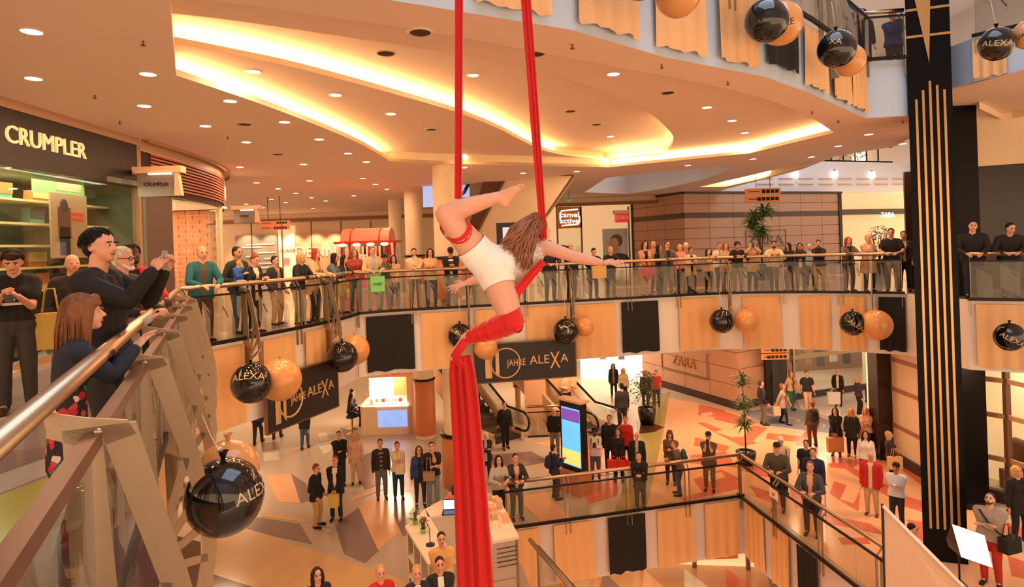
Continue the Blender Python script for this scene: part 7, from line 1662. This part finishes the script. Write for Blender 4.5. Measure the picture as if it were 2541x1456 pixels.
mb = MB(); mb.box((X + .45, Y + 1.2, ZL + 1.65), (.7, .08, .95)); obj('orange_panel', mb, ORANGEP, K)
mb = MB(); mb.box((X - .3, Y + 1.6, ZL + 1.6), (1.3, .08, 1.1)); obj('back_panel', mb, BRIGHT, K)
mb = MB(); mb.box((X + .25, Y + .12, ZL + 1.1), (1.25, .3, .1)); obj('lit_counter_edge', mb, BRIGHT, K)
mb = MB(); mb.box((X + .27, Y - .015, ZL + .6), (1.1, .04, .62)); obj('picture_screen', mb, mat('kiosk_screen', (120, 150, 200), .3, emit=.9, emitrgb=(130, 160, 220), var=.8, scale=3), K)
text('lettering', 'CP NAILS', .2, (X + .35, Y - .04, ZL + 2.28), (1, 0, 0), (0, 0, 1), mat('red_letters', (226, 70, 50), .5, emit=.4), K)
for i in range(6): mb = MB(); mb.box((X - .6 + i * .22, Y + .45, ZL + 1.15), (.12, .14, .2)); obj('product_box', mb, [W_PAINT, BEIGEP, GOODS[2]][i % 3], None, 'small product box on the white kiosk counter', 'box', 'product boxes on the kiosk counter')
lamp('kiosk_lamp', 'AREA', (X, Y + .9, ZL + 2.12), 60, (1, .88, .7), .8)
def stool(p, label):
    T = thing('bar_stool', label, 'stool', p, group='chrome bar stools at the kiosk'); mb = MB(); mb.lathe([(0, 0), (.2, 0), (.2, .02), (.03, .04), (.03, .62)], p, 18); obj('base', mb, STEEL, T); mb = MB(); mb.lathe([(0, .62), (.2, .62), (.21, .66), (.19, .7), (0, .7)], p, 18); obj('seat', mb, BLACKP, T)
stool(Vector((X - 1.35, Y + .25, ZL)), 'chrome bar stool with a black seat at the white kiosk'); stool(Vector((X - 1.5, Y + .9, ZL)), 'chrome bar stool with a black seat at the white kiosk')
person('woman in black sitting on a bar stool at the kiosk', (X - 1.35, Y + .25, ZL), 1.66, seat=.72, sex='f', face=(X + 3, Y + .8), hair=('long', 'black'), top=BLK, legs=BT, skin=1, pose='carry', look=(0, 10))
person('second woman in black sitting deeper at the kiosk', (X - 1.5, Y + .95, ZL), 1.66, seat=.72, sex='f', face=(X + 3, Y + 1.2), hair=('bun', 'black'), top=BLK, legs=BT, skin=1, pose='carry', look=(0, 10))
person('kiosk worker in white behind the counter', (X - 1.0, Y + 2.2, ZL), 1.66, sex='f', face=(X - 3, Y), hair=('bob', 'black'), top=WHT, legs=BT, skin=1, pose='carry', look=(0, 10))
person('kiosk worker in a red top bending over the counter', (X - .35, Y + 2.1, ZL), 1.62, sex='f', face=(X - .4, Y), hair=('long', 'brown'), top=REDC, legs=BT, skin=1, pose='carry', lean=16)
# information totem
tc_ = PZ(1440, 1222, ZL); T = thing('information_totem', 'tall black information totem with a glowing blue screen', 'totem', (tc_.x, tc_.y, ZL)); th = math.radians(-58)
e1 = Vector((math.cos(th), math.sin(th), 0)); n1 = Vector((e1.y, -e1.x, 0))
e1 = Vector((.42, -.5, 0)).normalized(); n1 = Vector((-e1.y, e1.x, 0)) * -1
if n1.x > 0: n1 = -n1
B0 = Vector((tc_.x - .12, tc_.y + .1, ZL)); ang = math.atan2(e1.y, e1.x)
mb = MB(); mb.box(B0 + Vector((0, 0, .3)), (.8, .5, .6), ang); obj('base', mb, mat('totem_base', (196, 128, 84), .5), T)
mb = MB(); mb.box(B0 + Vector((0, 0, 1.55)), (.85, .2, 1.95), ang); obj('body', mb, BLACKP, T)
mb = MB(); mb.box(B0 + n1 * .105 + Vector((0, 0, 1.55)), (.7, .02, 1.6), ang); obj('screen', mb, mat('totem_screen', (90, 170, 214), .3, emit=1.0, emitrgb=(90, 170, 220), var=.4, scale=2), T)
mb = MB(); mb.box(B0 + n1 * .118 + Vector((0, 0, 2.15)), (.7, .01, .32), ang); obj('screen_header', mb, mat('totem_header', (110, 70, 160), .3, emit=.8), T)
mb = MB(); mb.box(B0 + n1 * .118 + Vector((0, 0, .98)), (.7, .01, .4), ang); obj('screen_footer', mb, mat('totem_footer', (206, 206, 110), .3, emit=.8), T)
mb = MB(); mb.box(B0 + Vector((0, 0, 2.56)), (.95, .34, .06), ang); obj('cap', mb, BEIGEP, T)
# white sales counter with boxes
CW = mat('counter_white', (240, 224, 202), .45)
T = thing('sales_counter', 'white sales counter with open shelves below the red silk', 'counter', (-.9, 12.6, ZL))
def cpl(mb, pts, z0, z1): mb.prism([(p[0], p[1], z0) for p in pts], (0, 0, z1 - z0))
ct = [PZ(1005, 1305, ZL + 1.1), PZ(1055, 1262, ZL + 1.1), PZ(1130, 1390, ZL + 1.1), PZ(1064, 1400, ZL + 1.1)]
mb = MB(); cpl(mb, ct, ZL + 1.04, ZL + 1.1); obj('left_top', mb, CW, T)
cen = sum(ct, Vector()) / 4; ins = [cen + (p - cen) * .93 for p in ct]
mb = MB(); cpl(mb, ins, ZL + .1, ZL + .16); cpl(mb, [ins[0], ins[0].lerp(ins[1], .12), ins[3].lerp(ins[2], .12), ins[3]], ZL, ZL + 1.04) if False else None; cpl(mb, [ins[1], ins[1].lerp(ins[0], .1), ins[2].lerp(ins[3], .1), ins[2]], ZL, ZL + 1.04); obj('left_back', mb, CW, T)
for k in (0.0, .3, .62, .94):
    a = ins[0].lerp(ins[3], k); b = ins[1].lerp(ins[2], k); a2 = ins[0].lerp(ins[3], k + .05); b2 = ins[1].lerp(ins[2], k + .05); mb = MB(); cpl(mb, [a, b, b2, a2], ZL, ZL + 1.04); obj('divider', mb, CW, T)
mb = MB(); cpl(mb, ins, ZL + .5, ZL + .54); obj('shelf', mb, CW, T)
rt = [PZ(1200, 1232, ZL + 1.1), PZ(1235, 1228, ZL + 1.1), PZ(1288, 1330, ZL + 1.1), PZ(1222, 1342, ZL + 1.1)]
mb = MB(); cpl(mb, rt, ZL + 1.04, ZL + 1.1); obj('right_top', mb, CW, T); cen = sum(rt, Vector()) / 4; ins = [cen + (p - cen) * .95 for p in rt]
mb = MB(); cpl(mb, [ins[1], ins[2], ins[2].lerp(ins[3], .12), ins[1].lerp(ins[0], .12)], ZL, ZL + 1.04); cpl(mb, [ins[2], ins[3], ins[3].lerp(ins[0], .06), ins[2].lerp(ins[1], .06)], ZL, ZL + 1.04); obj('right_end', mb, mat('counter_grey', (206, 178, 160), .5), T)
for z in (.25, .62): mb = MB(); cpl(mb, ins, ZL + z, ZL + z + .03); obj('shelf', mb, CW, T)
for k in range(5): mb = MB(); a = ins[3].lerp(ins[2], .15); b = ins[3].lerp(ins[2], .95); n_ = Vector((0, -.02, 0)); mb.bar(a + n_ + Vector((0, 0, -.2 - k * .09)), b + n_ + Vector((0, 0, -.2 - k * .09)), .01, .012); obj('groove', mb, DGREY, T)
bk = [PZ(1055, 1262, ZL + 1.1), PZ(1110, 1232, ZL + 1.1), PZ(1200, 1232, ZL + 1.1), PZ(1200, 1265, ZL + 1.1), PZ(1062, 1282, ZL + 1.1)]
mb = MB(); cpl(mb, bk, ZL + 1.04, ZL + 1.1); obj('back_top', mb, CW, T); cen = sum(bk, Vector()) / 5; mb = MB(); cpl(mb, [cen + (p - cen) * .92 for p in bk], ZL, ZL + 1.04); obj('back_front', mb, CW, T)
rnd = random.Random(9)
for i in range(9):
    p = rt[0].lerp(rt[3], .1 + .08 * i) .lerp(rt[1].lerp(rt[2], .1 + .08 * i), .25 + .5 * (i % 2)); hh = rnd.uniform(.08, .18); mb = MB(); mb.box(p + Vector((0, 0, hh / 2)), (.13, .16, hh), rnd.uniform(0, 1)); obj('gift_box', mb, [BEIGEP, mat('peach_card', (240, 180, 140), .6), CW][i % 3], None, 'small peach gift box on the right counter top', 'box', 'gift boxes on the counter')
for i in range(6):
    p = ins[0].lerp(ins[3], .2 + i * .13) + Vector((.12, 0, 0)); p.z = ZL + .65; T2 = thing('jar', 'glass jar with a copper lid on the counter shelf', 'jar', p, group='jars on the counter shelf'); mb = MB(); mb.lathe([(0, 0), (.05, 0), (.05, .1), (.035, .12)], p, 10); obj('glass', mb, mat('jar_glass', (226, 150, 110), .2), T2); mb = MB(); mb.lathe([(.038, .12), (.038, .14), (0, .14)], p, 10); obj('lid', mb, GOLDP, T2)
lpz = PZ(1117, 1272, ZL + 1.1); T2 = thing('laptop', 'open laptop with a bright screen on the counter', 'laptop', lpz); mb = MB(); mb.box(lpz + Vector((0, .0, .01)), (.34, .24, .02)); obj('keyboard', mb, BLACKP, T2); mb = MB(); mb.box(lpz + Vector((0, .13, .13)), (.34, .015, .24)); obj('lid', mb, BLACKP, T2); mb = MB(); mb.box(lpz + Vector((0, .12, .13)), (.31, .004, .2)); obj('screen', mb, mat('laptop_screen', (170, 200, 255), .3, emit=1.6), T2)
person('dark-haired woman in a pink top bending behind the laptop', (lpz.x + .1, lpz.y + .75, ZL), 1.62, sex='f', face=(lpz.x, lpz.y - 2), hair=('long', 'black'), top=(232, 130, 110), legs=BT, skin=1, pose='carry', lean=30, look=(0, 25))
for x, y, lab in ((1030, 1300, 'small leafy plant in a green pot on the counter end'), (1050, 1322, 'tiny plant in a mint pot on the counter')): plant(PZ(x, y, ZL + 1.1), .22, .1, 30, lab, mat('mint_pot', (140, 190, 120), .5), (.06, .1), 'bush', LEAFK, .08)
p = PZ(1068, 1352, ZL + 1.1); T2 = thing('desk_lamp', 'thin desk lamp with a round black foot on the counter', 'lamp', p); mb = MB(); mb.lathe([(0, 0), (.09, 0), (.09, .02), (0, .025)], p, 14); obj('foot', mb, BLACKP, T2); mb = MB(); mb.tube([p, p + Vector((-.02, .05, .3)), p + Vector((-.12, .2, .42))], .009, 6); obj('arm', mb, BRONZE, T2); mb = MB(); mb.ell(p + Vector((-.14, .22, .42)), (.05, .05, .04)); obj('shade', mb, BRONZE, T2)
# softbox, roll-up screen and camera gear
T = thing('softbox', 'white photo softbox on a stand before the column', 'lamp', PZ(2420, 1475, ZL)); d_ = 10.6
crn = [PD(2365, 1301, d_), PD(2443, 1328, d_ + .25), PD(2463, 1408, d_ + .1), PD(2388, 1382, d_ - .15)]
nrm_ = (crn[1] - crn[0]).cross(crn[3] - crn[0]).normalized()
if nrm_.y < 0: nrm_ = -nrm_
mb = MB(); mb.prism(crn, nrm_ * .02); obj('diffuser', mb, mat('softbox_white', (250, 240, 240), .5, emit=.9, emitrgb=(255, 236, 236)), T)
cen = sum(crn, Vector()) / 4; o_ = [cen + (p - cen) * 1.04 + nrm_ * .012 for p in crn]; bk_ = [cen + (p - cen) * .25 + nrm_ * .38 for p in crn]; mb = MB(); mb.add(o_ + bk_, [(4, 5, 6, 7)] + [(i, (i + 1) % 4, 4 + (i + 1) % 4, 4 + i) for i in range(4)]); obj('hood', mb, BLACKP, T)
mb = MB(); mb.tube([cen + nrm_ * .38, (cen.x + .1, cen.y + .5, cen.z - .1), (cen.x + .1, cen.y + .5, ZL)], .018, 8); obj('stand', mb, BLACKP, T)
for k in range(3): mb = MB(); a = k * 2.1; mb.tube([(cen.x + .1, cen.y + .5, ZL + .5), (cen.x + .1 + .5 * math.cos(a), cen.y + .5 + .5 * math.sin(a), ZL)], .012, 6); obj('leg', mb, BLACKP, T)
T = thing('projection_screen', 'cream reflector sheet stretched on a black pole', 'screen', PZ(2190, 1500, ZL)); d_ = 9.6
c4 = [PD(2191, 1258, d_), PD(2390, 1456, d_ - .9), PD(2405, 1560, d_ - 1.0), PD(2195, 1560, d_)]
mb = MB(); mb.prism(c4, (.01, .02, 0)); obj('sheet', mb, mat('screen_cream', (232, 196, 166), .6), T)
mb = MB(); mb.tube([c4[0] + Vector((0, 0, .02)), c4[1]], .03, 8); obj('roller', mb, W_PAINT, T); mb = MB(); mb.tube([PD(2189, 1250, d_), (PD(2189, 1250, d_).x, d_, ZL)], .02, 8); obj('pole', mb, BLACKP, T)
q = PZ(2185, 1480, ZL + .8); person('person in black crouching beside the reflector sheet', (7.4, 11.75, ZL), 1.4, face=(9, 10), hair=('short', 'black'), top=BLK, legs=BT, skin=1, lean=34, pose='carry')
# warning sign on the lower balustrade
t_ = PV2.hit(1935, ZL + .6); q, d_ = PV2.at(t_); nn = Vector((d_.y, -d_.x)); c = q + nn * .16; T = thing('notice_plate', 'small white notice with a red mark on the lower balustrade', 'sign', (c.x, c.y, ZL + .7)); mb = MB(); mb.box((c.x, c.y, ZL + .75), (.34, .012, .22), math.atan2(d_.y, d_.x)); obj('plate', mb, W_PAINT, T); mb = MB(); c2 = c + nn * .008; mb.box((c2.x, c2.y, ZL + .74), (.1, .006, .08), math.atan2(d_.y, d_.x)); obj('mark', mb, mat('red_sign', (206, 40, 34), .4), T)
# ---- goods in the left shop window
BAGC = [mat('bag_' + n, c, .6) for n, c in (('charcoal', (60, 66, 70)), ('teal', (120, 170, 160)), ('cream', (230, 200, 150)), ('orange', (214, 130, 70)), ('olive', (96, 98, 70)), ('slate', (84, 92, 104)))]
rnd = random.Random(21)
for z in (2.70, 2.30, 1.92, 1.54, 1.14):
    for i in range(7):
        if rnd.random() < (.55 if z > 2 else .15): continue
        y = 7.3 + i * .72 + rnd.uniform(-.1, .1); T = thing('messenger_bag', 'messenger bag on the lit shop shelf', 'bag', (-8.5, y, z), group='bags on the shop shelves'); m = BAGC[rnd.randrange(6)]
        w_, hh = rnd.uniform(.3, .48), rnd.uniform(.2, .3)
        mb = MB(); rbx = [(-8.5, y - w_ / 2, z), (-8.5, y + w_ / 2, z), (-8.5, y + w_ * .45, z + hh), (-8.5, y - w_ * .45, z + hh)]; mb.prism(rbx, (-.16, 0, 0)); obj('bag_body', mb, m, T)
        mb = MB(); mb.prism([(-8.495, y - w_ * .46, z + hh * .35), (-8.495, y + w_ * .46, z + hh * .35), (-8.495, y + w_ * .46, z + hh + .01), (-8.495, y - w_ * .46, z + hh + .01)], (.02, 0, 0)); obj('flap', mb, BAGC[rnd.randrange(6)], T)
# posters in the window
for x0, x1, y0, y1, X_, lab, m in ((80, 207, 418, 482, -8.15, 'green tinted picture board above the top shop shelf', mat('poster_green', (150, 190, 120), .5, var=.4, scale=2, emit=.2)), (125, 215, 482, 640, -7.9, 'large figure poster standing in the shop window', mat('poster_figure', (176, 140, 112), .5, var=.25, scale=1.5))):
    A = PV(x0, (y0 + y1) / 2, (X_, 3), (X_, 12)); B = PV(x1, (y0 + y1) / 2, (X_, 3), (X_, 12)); zt = PV((x0 + x1) / 2, y0, (X_, 3), (X_, 12)).z; zb = PV((x0 + x1) / 2, y1, (X_, 3), (X_, 12)).z
    T = thing('window_poster', lab, 'poster', ((A.x + B.x) / 2, (A.y + B.y) / 2, zb)); mb = MB(); mb.box((X_, (A.y + B.y) / 2, (zt + zb) / 2), (.03, abs(B.y - A.y), zt - zb)); obj('sheet', mb, m, T)
    if x0 > 100:
        cy = A.y + (B.y - A.y) * .35; mb = MB(); mb.ell((X_ + .018, cy, zt - .22), (.01, .1, .13)); obj('printed_head', mb, DGREY, T); mb = MB(); mb.box((X_ + .018, cy, (zt + zb) / 2 + .05), (.01, .3, .55)); obj('printed_coat', mb, mat('printed_coat', (86, 50, 44), .6), T); mb = MB(); mb.box((X_ + .018, cy, zb + .3), (.01, .24, .5)); obj('printed_legs', mb, DGREY, T)
        for k in range(2): mb = MB(); mb.box((X_ + .02, B.y - .25, zt - .35 - k * .09), (.01, .3, .05)); obj('red_text_line', mb, mat('red_sign', (206, 40, 34), .4), T)
    else: mb = MB(); mb.box((X_ + .018, (A.y + B.y) / 2 + .2, (zt + zb) / 2), (.01, .6, (zt - zb) * .7)); obj('printed_shape', mb, BEIGEP, T)
# mannequins in the corner shop
for x, lab in ((425, 'mannequin in a beige jacket inside the corner shop'), (408, 'mannequin in a red coat inside the corner shop')):
    p = PD(x, 700, 13.9 if x > 415 else 14.8); p.z = 0; p.x -= .2; person(lab, p, 1.72, face=(-4, 8), pose='stand', hair=None, top=(190, 160, 130) if x > 415 else (190, 50, 40), inner=WHT, legs=('trousers', GRY), skin=0, cat='mannequin', name='mannequin')
run_jobs()
for o in PEOPLE:
    if '_h' in o: del o['_h']
